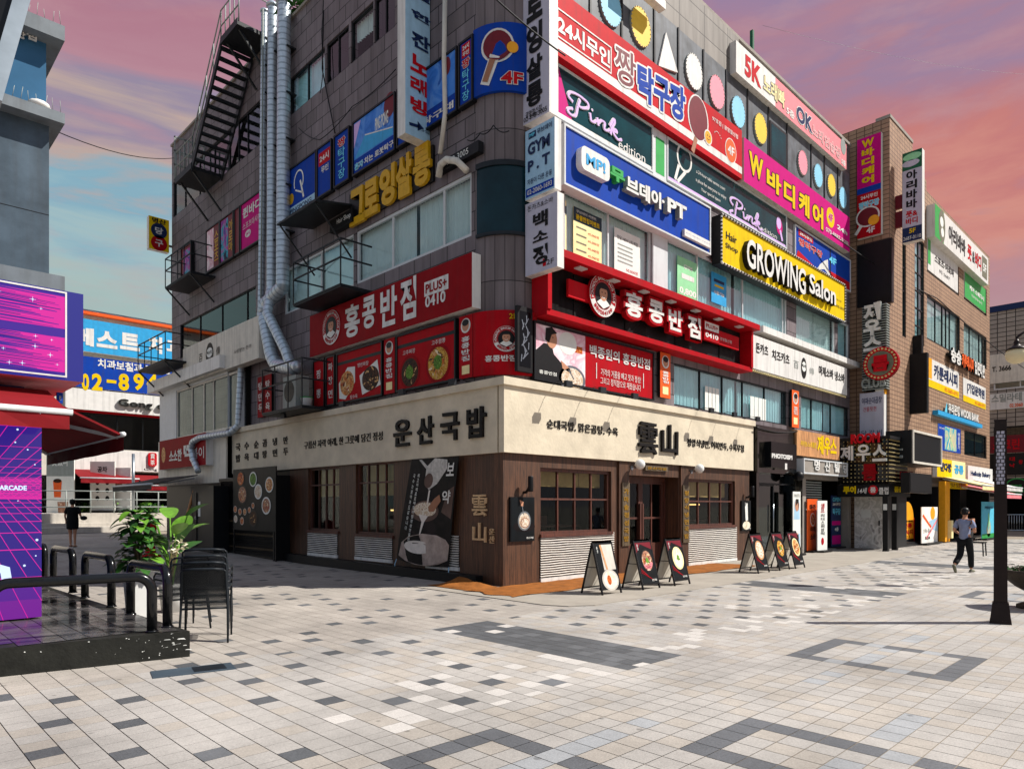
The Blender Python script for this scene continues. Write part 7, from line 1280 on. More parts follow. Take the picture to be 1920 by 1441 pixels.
# near canopy edge in the upper left corner
g = MB(); a = at(58, -60, 4.2); b = at(-14, 190, 3.9); g.tube([a, b], .055, 'steel', 4, raw=True, smooth=False); c = Vector((-.5, .25, .1)); g.add([a, b, b + c, a + c], [(0, 1, 2, 3)], 'black', raw=True); g.add([a + Vector((0, 0, .08)), b + Vector((0, 0, .08)), b + c + Vector((0, 0, .08)), a + c + Vector((0, 0, .08))], [(0, 1, 2, 3)], 'black', raw=True); g.build('canopy_edge', label='dark canopy with silver edge overhead, top left corner', cat='canopy')
# LED screen
sf = FR(-.6); xs = sf.uv(157, 650)[0]; xm_ = sf.uv(127, 650)[0]; zb0 = sf.uv(157, 716)[1]; zt0 = sf.uv(157, 551)[1]
SCN = thing('led_screen', 'wide magenta LED screen with star specks and navy margin', 'screen', ((xs - 2), -.6, zb0)); g = MB(sf); g.box(xs - 6, xs, zb0, zt0, -1.6, -.02, 'navy', front=MATS['led_blue'], bottom=MATS['salmon']); g.build('casing', SCN)
g = MB(sf); H_ = zt0 - zb0; e = .05; U0 = xs - 6; U1 = xm_ - .03; V0 = zb0 + .06; V1 = zt0 - .05; g.quad(U0, U1, V0, V1, .0, 'led_purple')
rl = random.Random(21)
HV = V1 - V0
for a, b in ((.03, .46), (.57, .97)): g.quad(U0, U1, V0 + a * HV, V0 + b * HV, .002, 'led_pink')
for k in range(58):                            # dark streaks across the glowing bands, slightly tilted
    v = V0 + HV * (k + .5) / 58; q = .004
    if .47 < (k + .5) / 58 < .56: continue
    u = U1 - rl.uniform(0, .5)
    while u > U0:
        L_ = rl.uniform(.5, 2.2); a = max(U0, u - L_); t_ = (.008 + .017 * rl.random()); tilt = .02 * L_; q += .0001
        if v + tilt + t_ < V1: g.add([(a, v + tilt, q), (u, v, q), (u, v + t_ * .4, q), ((a + u) / 2, v + tilt * .5 + t_, q), (a, v + tilt + t_ * .4, q)], [(0, 1, 2, 3, 4)], rl.choice(['led_purple', 'led_purple', 'led_magenta', 'led_indigo']))
        u = a - rl.uniform(.02, .6)
for k in range(22):
    u = rl.uniform(U1 - 1.6, U1 - .05); v = rl.uniform(V0 + .05, V1 - .05); r = rl.uniform(.005, .011); g.ell(u, v, r, r, .010, None, 'led_star', seg=8); g.line((u - r * 3, v), (u + r * 3, v), r * .3, .011, 'led_star'); g.line((u, v - r * 3), (u, v + r * 3), r * .3, .0115, 'led_star')
g.build('display', SCN); g = MB(sf); g.frame(U0 - .02, U1 + .02, V0 - .03, V1 + .03, .018, -.02, .012, 'white'); g.build('frame', SCN)
pf = FR(-.17); xp = pf.uv(78, 1000)[0]; zp0, zp1 = .31, 2.95
t = thing('led_pillar', 'purple LED pillar with pink perspective grid and ARCADE band', 'screen', (xp - .7, -.1, zp0)); g = MB(pf); g.box(xp - 2.6, xp, zp0, zp1, -.45, 0, 'navy', front=MATS['led_indigo']); g.build('casing', t)
g = MB(pf); v7 = lambda py: pf.uv(78, py)[1]; vA, vB = v7(935), v7(897); UL = xp - 2.6
g.quad(UL, xp, vB, vA, .003, 'led_blue'); g.quad(UL, xp, zp0, zp0 + .22, .002, 'led_v1'); g.quad(UL, xp, zp0 + .22, zp0 + .42, .002, 'led_v2'); g.quad(UL, xp, vA, vA + .2, .002, 'led_v2'); g.text('ARCADE', *tb(pf, -2, 909, 50, 919), .008, 'led_star', bold=.04)
hz = vA + .02; cx = xp - 1.1
for k in range(1, 24):                         # floor grid below, mirrored sky grid above the band
    q = 1 / (1 + .55 * (14 - k) / 3); w_ = (1 / (26 - k) - 1 / 26) / (1 / 2.2 - 1 / 26); v = vB - (vB - zp0) * w_; g.quad(UL, xp, v - .002 - .008 * w_, v + .002 + .006 * w_, .004, 'led_pink')
    v = vA + (zp1 - vA) * w_; g.quad(UL, xp, v - .002, v + .003, .004, 'led_pink')
for k in range(-22, 23):
    for vs_, ve in ((vB, zp0), (vA, zp1)):
        ua = cx + k * .07; ub = cx + k * .24; tt = 1.0
        if ub > xp: tt = (xp - ua) / (ub - ua)
        if ub < UL: tt = (UL - ua) / (ub - ua)
        if tt <= 0: continue
        g.line((ua, vs_), (ua + (ub - ua) * tt, vs_ + (ve - vs_) * tt), .007, .0045, 'led_pink')
g.poly([(xp - 1.5, zp1), (xp - .25, zp1), (xp - 1.0, vA + (zp1 - vA) * .35)], .0035, 'navy')
for k in range(34): u = rl.uniform(xp - 1, xp - .04); v = rl.choice([rl.uniform(zp0 + .05, vB), rl.uniform(vA, zp1)]); r = rl.uniform(.006, .016); g.ell(u, v, r, r, .007, None, 'led_star', seg=8)
a = tb(pf, -18, 1058, 22, 1085); g.poly([(a[0], a[2]), (a[1] - .12, a[3]), (a[1] - .02, a[3] - .04), (a[1], a[2]), (a[1] - .10, a[2]), (a[1] - .11, a[3] - .1)], .008, 'led_star'); g.build('display', t)
awning('dark red awning under the LED screen', FR(-.2), -12, FR(-1.3).uv(130, 773)[0], 3.05, 1.1, .37, 'redfabric', .19); awning('shaded red side awning seen from below, left street', Fr((-7.95, 0, 0), (0, 1, 0), (1, 0, 0)), .25, 5.0, 3.1, 1.05, .48, 'redfabric', .22)
g = MB(FR(.1)); a = tb(FR(.1), 107, 735, 118, 756); g.box(a[0], a[1], a[2], a[3], -.05, 0, 'blue'); t = g.build('street_sign', label='small blue street plate beneath the LED screen corner', cat='sign'); g = MB(FR(.1)); g.text('원', a[0] + .02, a[1] - .02, a[2] + .04, a[3] - .04, .004, 'white'); g.build('lettering', t)
# ---- platform with tiles and black kerb
PC = [(-6.92, -2.29), (-7.2, 6.6), (-14, 6.6), (-14, -.88)]
t = thing('raised_platform', 'low raised platform of shiny dark tiles with black scuffed kerb', 'platform', (-9, 1, 0)); g = MB(); g.prism(PC, 0, .285, 'kerb_black'); g.build('kerb', t)
def tilemat():
    m = bpy.data.materials.new('shiny_tile'); m.use_nodes = True; nt = m.node_tree; N = nt.nodes; L = nt.links; b = N['Principled BSDF']; geo = N.new('ShaderNodeNewGeometry')
    n = N.new('ShaderNodeTexNoise'); n.inputs['Scale'].default_value = 2.2; n.inputs['Detail'].default_value = 8; L.new(geo.outputs['Position'], n.inputs['Vector'])
    r = N.new('ShaderNodeMapRange'); r.inputs['From Min'].default_value = .35; r.inputs['From Max'].default_value = .7; r.inputs['To Min'].default_value = .08; r.inputs['To Max'].default_value = .38; L.new(n.outputs['Fac'], r.inputs[0]); L.new(r.outputs[0], b.inputs['Roughness'])
    k = N.new('ShaderNodeValToRGB'); k.color_ramp.elements[0].color = lin('2b2b2e'); k.color_ramp.elements[1].color = lin('5a5553'); k.color_ramp.elements[0].position = .35; k.color_ramp.elements[1].position = .75; L.new(n.outputs['Fac'], k.inputs[0])
    mu = N.new('ShaderNodeMix'); mu.data_type = 'RGBA'; mu.blend_type = 'MULTIPLY'; mu.inputs['Factor'].default_value = 1; L.new(k.outputs[0], mu.inputs['A']); v = N.new('ShaderNodeMapRange'); v.inputs['To Min'].default_value = .7; v.inputs['To Max'].default_value = 1.25; L.new(geo.outputs['Random Per Island'], v.inputs[0]); L.new(v.outputs[0], mu.inputs['B']); L.new(mu.outputs['Result'], b.inputs['Base Color']); MATS['shiny_tile'] = m
tilemat(); g = MB(); rt = random.Random(2)
def inside_poly(x, y):
    c = False; j = len(PC) - 1
    for i in range(len(PC)):
        if (PC[i][1] > y) != (PC[j][1] > y) and x < (PC[j][0] - PC[i][0]) * (y - PC[i][1]) / (PC[j][1] - PC[i][1]) + PC[i][0]: c = not c
        j = i
    return c
for i in range(-60, 0):
    for j in range(-12, 32):
        x = -6.99 + i * .205; y = -2.2 + j * .205; q = [(x + .004, y + .004), (x + .201, y + .004), (x + .201, y + .201), (x + .004, y + .201)]
        if x > -12 and all(inside_poly(*p) for p in q): dz = rt.uniform(0, .0015); g.add([(p[0], p[1], .290 + dz + rt.uniform(0, .001)) for p in q], [(0, 1, 2, 3)], 'shiny_tile')
g.build('tiling', t)
g = MB()
for k in range(34):                            # paint splashes and chips on the kerb face
    a = (rt.random() ** .28); x = -8.6 + a * 1.66; y = -1.985 - a * .33 * 1.02; z = rt.uniform(.03, .27); w = rt.uniform(.004, .06) * (1.5 if a > .85 else .3); hh = rt.uniform(.002, .012)
    yo = lambda xx: -2.29 + (xx + 6.92) * (-.199) - .004
    g.add([(x, yo(x), z), (x + w, yo(x + w), z + rt.uniform(-.01, .01)), (x + w * .8, yo(x + w * .8), z + hh), (x + .2 * w, yo(x + .2 * w), z + hh)], [(0, 1, 2, 3)], 'paper')
g.build('paint_splash', t); t.children[-1]['kind'] = 'stuff'
# tubular barriers
def hoop(lb, a, b, z0, h, r):
    a = Vector((a[0], a[1], z0)); b = Vector((b[0], b[1], z0)); d = (b - a).normalized(); R_ = .16; P = [a]
    for i in range(9): th = math.pi / 2 * i / 8; P.append(a + d * (R_ - R_ * math.cos(th)) + Vector((0, 0, h - R_ + R_ * math.sin(th))))
    for i in range(9): th = math.pi / 2 * (1 - i / 8); P.append(b - d * (R_ - R_ * math.cos(th)) + Vector((0, 0, h - R_ + R_ * math.sin(th))))
    P.append(b); g = MB(); g.tube(P, r, 'blackpaint', 16, raw=True); t = g.build('hoop_barrier', label=lb, cat='barrier', group='black tubular barriers on the platform edge'); g = MB()
    for q in (a, b): g.lathe((q.x, q.y, q.z), [(r * 1.25, 0), (r * 1.2, .015), (r, .02)], 'blackpaint', 16)
    g.build('base_collar', t)
pm('blackpaint', '111214', .22, .3, 30, coat=.3)
hoop('long black hoop barrier along the front kerb of the platform', (-8.62, -1.80), (-7.24, -2.08), .29, .60, .052)
for i, (ya, yb) in enumerate(((-1.89, -.6), (.32, 1.62), (2.45, 3.7), (4.5, 5.8))): hoop(('black hoop barrier right beside the stacked chairs', 'black hoop barrier before the leafy potted fig', 'black hoop barrier third from the chairs on the platform side', 'black hoop barrier half hidden by the LED pillar')[i], (-7.02, ya), (-7.04, yb), .29, .65, .052)
# drain cover by the kerb
a = gp(372, 1256); g = MB(); fr = Fr((a.x, a.y, 0), (.98, -.2, 0), (0, 0, 1)); g.fr = WORLD; ca_, sa_ = .975, -.22
def rot(x, y): return (a.x + x * ca_ - y * sa_, a.y + x * sa_ + y * ca_)
g.prism([rot(*p) for p in ((-.42, -.17), (.33, -.17), (.33, .15), (-.42, .15))], .004, .014, 'bluesteel'); g.prism([rot(*p) for p in ((-.05, -.12), (.25, -.12), (.25, .11), (-.05, .11))], .014, .017, 'darkmetal'); g.build('drain_cover', label='dark steel drain cover set in the paving by the kerb', cat='cover')
# ---- stacked terrace chairs
def chair_proto(name, label, group):
    t = thing(name, label, 'chair', (0, 0, 0), group); r = .0125; M_ = 'darkmetal'
    for s_ in (-1, 1):
        x = s_ * .27; g = MB(); g.tube([(x, .27, 0), (x * .97, .25, .42), (x * 1.02, .22, .62), (x * 1.02, .14, .665), (x * 1.02, -.1, .66), (x * .96, -.21, .64)], r, M_, 8, raw=True); g.build('front_leg', t)
        g = MB(); g.tube([(x, -.30, 0), (x * .96, -.20, .40), (x * .93, -.235, .64), (x * .9, -.30, .86), (x * .80, -.315, .885)], r, M_, 8, raw=True); g.build('rear_leg', t)
    g = MB(); g.tube([(-.22, -.315, .885), (-.1, -.335, .895), (.1, -.335, .895), (.22, -.315, .885)], r * 1.3, M_, 8, raw=True); g.tube([(-.26, .25, .425), (.26, .25, .425)], r, M_, 8, raw=True); g.tube([(-.26, -.2, .41), (.26, -.2, .41)], r, M_, 8, raw=True); g.build('rail', t)
    g = MB(); P = [(-.25, .24, .43), (.25, .24, .43), (.25, .0, .405), (-.25, .0, .405), (.25, -.2, .415), (-.25, -.2, .415)]; g.add(P, [(0, 1, 2, 3), (3, 2, 4, 5)], 'sling', True); g.build('seat', t)
    g = MB(); P = []; 
    for j in range(6):
        b = j / 5; z = .45 + .42 * b; y = -.205 - .105 * b * b
        for i in range(7): a = i / 6 * 2 - 1; P.append((a * (.255 - .03 * b), y - .03 * (1 - a * a), z))
    g.add(P, [(j * 7 + i, j * 7 + i + 1, j * 7 + i + 8, j * 7 + i + 7) for j in range(5) for i in range(6)], 'sling', True); g.build('backrest', t); return t
def slingmat():
    m = bpy.data.materials.new('sling'); m.use_nodes = True; nt = m.node_tree; N = nt.nodes; L = nt.links; b = N['Principled BSDF']; b.inputs['Base Color'].default_value = lin('16191b'); b.inputs['Roughness'].default_value = .7; t = N.new('ShaderNodeBsdfTransparent'); x = N.new('ShaderNodeMixShader'); x.inputs[0].default_value = .62; L.new(t.outputs[0], x.inputs[1]); L.new(b.outputs[0], x.inputs[2]); L.new(x.outputs[0], N['Material Output'].inputs[0]); MATS['sling'] = m
slingmat()
head = math.atan2(FWD.y, FWD.x) - math.pi / 2 + math.radians(18)
c0 = chair_proto('terrace_chair', 'black mesh armchair, bottom of the near stack by the kerb', 'stacked black mesh chairs')
base = Vector((-6.42, -1.42, .006)); c0.location = base; c0.rotation_euler = (0, 0, head); hd = Vector((math.cos(head + math.pi / 2), math.sin(head + math.pi / 2), 0))
for i, lb in enumerate(('black mesh armchair, second from the bottom of the near stack', 'black mesh armchair, third up in the near stack', 'black mesh armchair, topmost of the near stack')):
    c = copy_tree(c0); c.location = base + hd * (.045 * (i + 1)) + Vector((0, 0, .075 * (i + 1))); c['label'] = lb
b2 = Vector((-6.35, -.35, .006))
for i, lb in enumerate(('black mesh armchair, lower one of the stack behind', 'black mesh armchair, upper one of the stack behind')):
    c = copy_tree(c0); c.location = b2 + hd * .045 * i + Vector((0, 0, .075 * i)); c.rotation_euler = (0, 0, head + .5); c['label'] = lb
# ---- potted plants
def leaf(g, p, d, L_, w, mat, droop=.3, up=Vector((0, 0, 1)), fold=.2):
    d = d.normalized(); s_ = d.cross(up)
    if s_.length < .05: s_ = Vector((1, 0, 0))
    s_.normalize(); P = []; k = 6
    for i in range(k + 1):
        t = i / k; c = p + d * (L_ * t) + Vector((0, 0, -droop * L_ * t * t)); ww = w * math.sin(math.pi * min(1, .08 + .92 * t)) ** .7 * (1 if t < .999 else .05); u_ = s_.cross(d).normalized()
        P += [c - s_ * ww + u_ * ww * fold, c, c + s_ * ww + u_ * ww * fold]
    g.add(P, [(3 * i + a, 3 * i + a + 1, 3 * i + a + 4, 3 * i + a + 3) for i in range(k) for a in (0, 1)], mat, True, raw=True)
rp = random.Random(31)
fp = Vector((-6.62, .55, .006)); t = thing('potted_plant', 'fiddle leaf fig in a tall white square planter', 'plant', fp)
g = MB(); g.add([(fp.x + a * s_, fp.y + b * s_, z) for z, s_ in ((0, .12), (.78, .165)) for a, b in ((-1, -1), (1, -1), (1, 1), (-1, 1))], [(3, 2, 1, 0), (4, 5, 6, 7), (0, 1, 5, 4), (1, 2, 6, 5), (2, 3, 7, 6), (3, 0, 4, 7)], 'plastic_white', raw=True); g.build('planter', t)
g = MB()
for i in range(5): a = i * 1.3; g.tube([(fp.x, fp.y, .75), (fp.x + .06 * math.cos(a), fp.y + .06 * math.sin(a), 1.1), (fp.x + .16 * math.cos(a), fp.y + .16 * math.sin(a), 1.42)], [.02, .015, .006], 'woodgrey', 6, raw=True)
g.build('stem', t); g = MB()
for i in range(190):
    z = .74 + .84 * rp.random(); a = rp.uniform(0, 6.28); r = .05 + .14 * rp.random() * (1.25 - abs(z - 1.05)); p = fp + Vector((r * math.cos(a), r * math.sin(a), z)); d = Vector((math.cos(a), math.sin(a), rp.uniform(-.2, .9))); leaf(g, p, d, rp.uniform(.13, .25), rp.uniform(.05, .085), rp.choice(['leaf', 'leaf_light', 'leaf', 'leaf_dark']), rp.uniform(.2, .7))
g.build('foliage', t)
bp = Vector((-5.95, 1.25, .006)); t = thing('potted_plant', 'tall banana leaf plant with congratulation ribbon behind the chairs', 'plant', bp); g = MB(); g.lathe(bp, [(.14, 0), (.18, .4), (.185, .42)], 'plastic_white', 20); g.build('planter', t); g = MB(); gs_ = MB()
for i in range(11):
    a = i * 2.4 + .4; h = .5 + .6 * rp.random(); o_ = Vector((math.cos(a), math.sin(a), 0)); tip = bp + o_ * (.12 + .2 * rp.random()) + Vector((0, 0, .4 + h)); gs_.tube([bp + Vector((0, 0, .38)), bp + o_ * .06 + Vector((0, 0, .4 + h * .5)), tip], [.022, .016, .01], 'leaf_light', 6, raw=True); leaf(g, tip, o_ + Vector((0, 0, rp.uniform(.3, 1.6))), rp.uniform(.42, .62), rp.uniform(.11, .17), rp.choice(['leaf', 'leaf_light', 'leaf']), rp.uniform(.1, .45))
gs_.build('stem', t); g.build('foliage', t)
pm('flower', 'd9d3bd', .6, .08)
op = bp + RGT * .16 - FWD * .15; g = MB()
for i in range(34): c = op + Vector((rp.gauss(0, .07), rp.gauss(0, .07), 1.02 + rp.gauss(0, .06))); leaf(g, c, Vector((rp.gauss(0, 1), rp.gauss(0, 1), rp.gauss(.2, .6))), .07, .035, 'flower', .2)
pm('flower', 'd9d3bd', .6, .08) if 'flower' not in MATS else None
g.build('blossom', t); fr = Fr((op.x, op.y, 0), RGT, -FWD); g = MB(fr); q = [(-.16, .58), (-.06, .58), (.02, 1.0), (-.07, 1.0)]; g.prism(q, .0, .004, 'paleyellow'); g.text('祝', -.075, -.02, .88, .96, .006, 'ink'); g.vtext('개업축하', -.12, -.07, .62, .86, .006, 'ink'); g.build('ribbon', t)
p = at(282, 990, 21); g = MB(); z = gz(p.x, p.y); g.lathe((p.x, p.y, z), [(.3, 0), (.3, .05), (.16, .1), (.1, .5), (.17, .55), (.17, 1.0), (.05, 1.05)], 'red', 16); g.build('traffic_marker', label='red bell shaped marker standing behind the potted plants', cat='marker')
# ================================================================ A-boards, banners, people, lamps
def aboard(lb, x, y, kind, first=False):
    """A-frame board: ridge along X, picture face leaning towards the street"""
    b = Vector((x, y, .022)); t = thing('sandwich_board', lb, 'sandwich board', b, 'black A-frame food boards'); w, h, sp = .56, .95, .25
    class F_:                                  # front face frame: u across, v up the slope, n outwards
        def __init__(s, sg): s.sg = sg
        def p(s, u, v, n): s_ = s.sg; L_ = math.hypot(sp, h); return b + Vector((u, -s_ * sp * (1 - v / L_) - s_ * n * h / L_, h * v / L_ + n * sp / L_))
    LN = math.hypot(sp, h)
    for sg, nm in ((1, 'front_frame'), (-1, 'rear_frame')):
        fr = F_(sg); g = MB(fr); e = .014
        for u in (-w / 2, w / 2): g.bar((u, 0, 0), (u, LN, 0), .028, 'black')
        for v in (.1, LN): g.bar((-w / 2, v, 0), (w / 2, v, 0), .028, 'black')
        o = g.build(nm, t); g = MB(fr); 
        if sg == 1: g.box(-w / 2 + .02, w / 2 - .02, .11, LN - .02, -.008, .012, 'offwhite', front=MATS['poster_dark'])
        else: g.box(-w / 2 + .02, w / 2 - .02, .11, LN - .02, -.008, .008, 'offwhite')
        g.build('panel', o)
    g = MB(); g.bar((x - w / 2, y - sp * .45, .022 + h * .52), (x - w / 2, y + sp * .45, .022 + h * .52), .015, 'iron'); g.bar((x + w / 2, y - sp * .45, .022 + h * .52), (x + w / 2, y + sp * .45, .022 + h * .52), .015, 'iron'); g.build('spreader', t)
    g = MB(F_(1)); n = .014; food, rim, ar = kind
    if food == 'pour':
        g.quad(-.1, .25, .45, .93, n, 'stucco'); g.line((-.09, .93), (.0, .38), .05, n + .002, 'woodsign'); g.bowl(.02, .26, .2, n + .003, 'palestone', 'food_soup', 1.2); g.ell(-.02, .26, .06, .09, n + .008, None, 'curry')
    else:
        g.poly([(-.26, .72), (-.1, .9), (.26, .78), (.26, .93), (-.26, .93)], n, 'maroon'); g.bowl(.03, .56, .24 if food != 'x' else .2, n + .003, rim, food, .82, 'leaf_light' if ar else None, .84)
        for i in range(3): g.line((-.24, .42 - i * .04), (.02 + i * .06, .22 - i * .03), .008, n + .004, 'red')
        if food == 'food_meat':
            for i in range(7): a = -2.4 + i * .32; g.ell(.03 + .12 * math.cos(a), .56 + .14 * math.sin(a), .05, .03, n + .008, None, 'salmon', seg=10)
    g.vtext('운산', -.22, -.18, .78, .9, n + .006, 'paper'); g.text('운산국밥', .06, .22, .15, .19, n + .006, 'paper'); g.build('print', t); return t
aboard('A-frame board of broth being ladled, nearest the timber corner', .62, -2.0, ('pour', '', 0)); aboard('A-frame board of sliced meat in a dark bowl', 1.80, -2.06, ('food_meat', 'black', 1)); aboard('A-frame board of white soup with green onion in a cream bowl', 2.85, -2.10, ('food_soup', 'paleyellow', 1))
aboard('A-frame board of pale dumpling soup, first of the far trio', 6.52, -2.08, ('food_pale', 'woodsign', 0)); aboard('A-frame board of yellow noodle bowl, middle of the far trio', 7.62, -2.1, ('food_noodle', 'black', 1)); aboard('A-frame board of orange stew, last of the far trio', 8.45, -2.14, ('food_orange', 'paleyellow', 0))
# standing banners before the far shops
def sb(lb, px0, px1, ytop, ybase, mat, fn, y=None, z0=.03, lean=0):
    q = gp((px0 + px1) / 2, ybase, z0); d = (q - CAM).dot(FWD); yy = q.y; fr = FR(yy); u0, u1 = fr.uv(px0, 900)[0], fr.uv(px1, 900)[0]; v1 = fr.uv(px0, ytop)[1]
    s = Sign(lb, fr, (u0, u1, z0 + .06, v1), mat, .03, mat, name='standing_banner', cat='banner sign'); fn(s); s.done('print'); g = MB(fr); g.box(u0 + .02, u1 - .02, z0, z0 + .06, -.2, .2, 'black'); g.box((u0 + u1) / 2 - .015, (u0 + u1) / 2 + .015, z0 + .06, v1 - .05, -.06, -.032, 'iron'); g.build('stand', s.o); return s
sb('white and pale blue portrait banner at the black shop front', 1487, 1501, 921, 1040, 'paper', lambda s: (s.g.poly([s.pt(.1, .55), s.pt(.9, .55), s.pt(.8, .85), s.pt(.2, .85)], .004, 'paleblue'), s.g.ell(*s.pt(.5, .78), .16, .2, .008, None, 'skin'), s.g.poly([s.pt(.3, .76), s.pt(.35, .88), s.pt(.7, .88), s.pt(.72, .7), s.pt(.6, .82)], .010, 'hair'), s.g.poly([s.pt(.1, .05), s.pt(.9, .05), s.pt(.9, .32), s.pt(.1, .32)], .004, 'paleblue'), s.g.ell(*s.pt(.5, .24), .14, .18, .008, None, 'skin'), s.g.poly([s.pt(.28, .06), s.pt(.3, .3), s.pt(.7, .3), s.pt(.75, .06), s.pt(.62, .24), s.pt(.4, .24)], .010, 'hair'), s.t('PHOTO', s.fx(.15, .85, .91, .96), 'ink', bold=0)))
sb('orange standing banner of spicy soba noodles', 1514, 1533, 935, 1034, 'orange', lambda s: (s.t('마라', s.fx(.2, .8, .78, .9), 'ink'), s.g.bowl(*s.pt(.5, .60), .24, .006, 'paper', 'food_red', .9), s.t('마제', s.fx(.25, .75, .36, .46), 'ink'), s.t('소바', s.fx(.25, .75, .2, .32), 'ink')))
sb('white standing banner with red and black vertical syllables', 1533, 1551, 938, 1034, 'paper', lambda s: (s.vt('셀프', s.fx(.3, .7, .76, .95), 'red'), s.vt('리더스퍼블릭', s.fx(.32, .68, .3, .74), 'ink'), s.g.ell(*s.pt(.5, .18), .12, .13, .006, None, 'red')))
sb('blue and magenta OPEN table tennis banner', 1559, 1577, 928, 1027, 'navy', lambda s: (s.t('OPEN', s.fx(.1, .9, .88, .96), 'cyan'), s.t('24시무인', s.fx(.1, .9, .80, .86), 'paper'), s.t('탁구장', s.fx(.1, .9, .62, .75), 'cyan'), s.rect(s.fx(.05, .95, .42, .50), 'magenta'), s.rect(s.fx(.05, .95, .05, .22), 'magenta'), s.t('4층', s.fx(.3, .7, .3, .38), 'paper')))
s = sb('yellow arched massage sign board on casters', 1689, 1713, 972, 1018, 'amber', lambda s: (s.t('아리바바', s.fx(.08, .92, .84, .93), 'ink', bold=.02), s.t('전통', s.fx(.15, .85, .58, .80), 'red', bold=.04), s.t('마사지', s.fx(.08, .92, .3, .52), 'red', bold=.04), s.rect(s.fx(.3, .7, .16, .26), 'red'), s.t('5F', s.fx(.36, .64, .18, .24), 'yellow', n=.008), s.rect(s.fx(0, 1, .0, .12), 'black')), z0=.1)
u0, u1, v0, v1 = s.b; g = MB(s.fr); g.prism([(u0 + (u1 - u0) * (.5 - .5 * math.cos(math.pi * i / 12)), v1 + (u1 - u0) * .42 * math.sin(math.pi * i / 12)) for i in range(13)][::-1], -.25, .0, 'amber', 'red'); g.box(u1, u1 + .06, v0, v1, -.28, .02, 'red'); g.build('arch_top', s.o)
g = MB(s.fr)
for u in (u0 + .1, u1 - .1):
    for n in (-.2, .1): q = s.fr.p(u, .055, n); g.tube([q - s.fr.u * .02, q + s.fr.u * .02], .05, 'black', 10, raw=True)
g.build('caster', s.o)
sb('white standing poster with orange swirl picture', 1728, 1758, 950, 1019, 'poster_orange', lambda s: (s.g.ell(*s.pt(.68, .82), .34, .28, .004, None, 'amber'), s.g.poly([s.pt(.45, .6), s.pt(.98, .7), s.pt(.98, .3), s.pt(.7, .35)], .005, 'paleblue'), s.g.poly([s.pt(.2, .1), s.pt(.3, .1), s.pt(.98, .6), s.pt(.98, .68)], .007, 'salmon'), s.g.poly([s.pt(.04, .75), s.pt(.1, .8), s.pt(.6, .45), s.pt(.55, .4)], .006, 'orange'), s.t('신메뉴 출시', s.fx(.08, .55, .28, .4), 'ink', bold=0), s.t('5.24', s.fx(.2, .5, .1, .18), 'ink')))
sb('turquoise standing banner with beach drink picture', 1841, 1866, 940, 1010, 'cyan', lambda s: (s.g.ell(*s.pt(.5, .25), .45, .4, .004, None, 'beach'), s.g.ell(*s.pt(.5, .5), .18, .35, .008, None, 'palegreen'), s.t('여름음료', s.fx(.2, .8, .8, .88), 'navy', bold=.02), s.rect(s.fx(0, 1, 0, .12), 'green')))
sb('dark blue game banner inside the shop passage', 1716, 1728, 925, 1010, 'navy', lambda s: (s.t('오락', s.fx(.2, .8, .7, .8), 'cyan'), s.rect(s.fx(.1, .9, .3, .5), 'led_blue')))
# ---- brown square lamp column with lattice window
p = gp(1876, 1168); th = math.radians(-12); t = thing('lamp_column', 'dark brown square lamp column with lattice light panel', 'lamp post', p)
vd = Vector((p.x - CAM.x, p.y - CAM.y, 0)).normalized(); fr = Fr((p.x, p.y, 0), (vd.y, -vd.x, 0), -vd); g = MB(fr)
def taper(g, z0, z1, a, b, mat): g.add([(-a / 2, z0, -a / 2), (a / 2, z0, -a / 2), (a / 2, z0, a / 2), (-a / 2, z0, a / 2), (-b / 2, z1, -b / 2), (b / 2, z1, -b / 2), (b / 2, z1, b / 2), (-b / 2, z1, b / 2)], [(3, 2, 1, 0), (4, 5, 6, 7), (0, 1, 5, 4), (1, 2, 6, 5), (2, 3, 7, 6), (3, 0, 4, 7)], mat)
taper(g, 0, .05, .26, .25, 'bronze'); taper(g, .05, .30, .245, .19, 'bronze'); g.build('base', t); g = MB(fr); taper(g, .30, 2.84, .163, .143, 'bronze'); taper(g, 2.84, 2.86, .155, .15, 'bronze'); g.build('column', t)
g = MB(fr); z0, z1 = 1.95, 2.70; g.quad(-.055, .055, z0, z1, .080, 'lilacwhite'); rows = 15
for j in range(rows + 1): z = z0 + (z1 - z0) * j / rows; g.box(-.055, .055, z - .004, z + .004, .074, .086, 'bronze')
for j in range(rows):
    z = z0 + (z1 - z0) * j / rows; dz = (z1 - z0) / rows
    for u in ((-.03, .03) if j % 2 else (-.05, 0, .05)): g.box(u - .005, u + .005, z, z + dz, .075, .087, 'bronze')
g.box(-.062, -.052, z0, z1, .072, .088, 'bronze'); g.box(.052, .062, z0, z1, .072, .088, 'bronze'); g.build('lattice_panel', t)
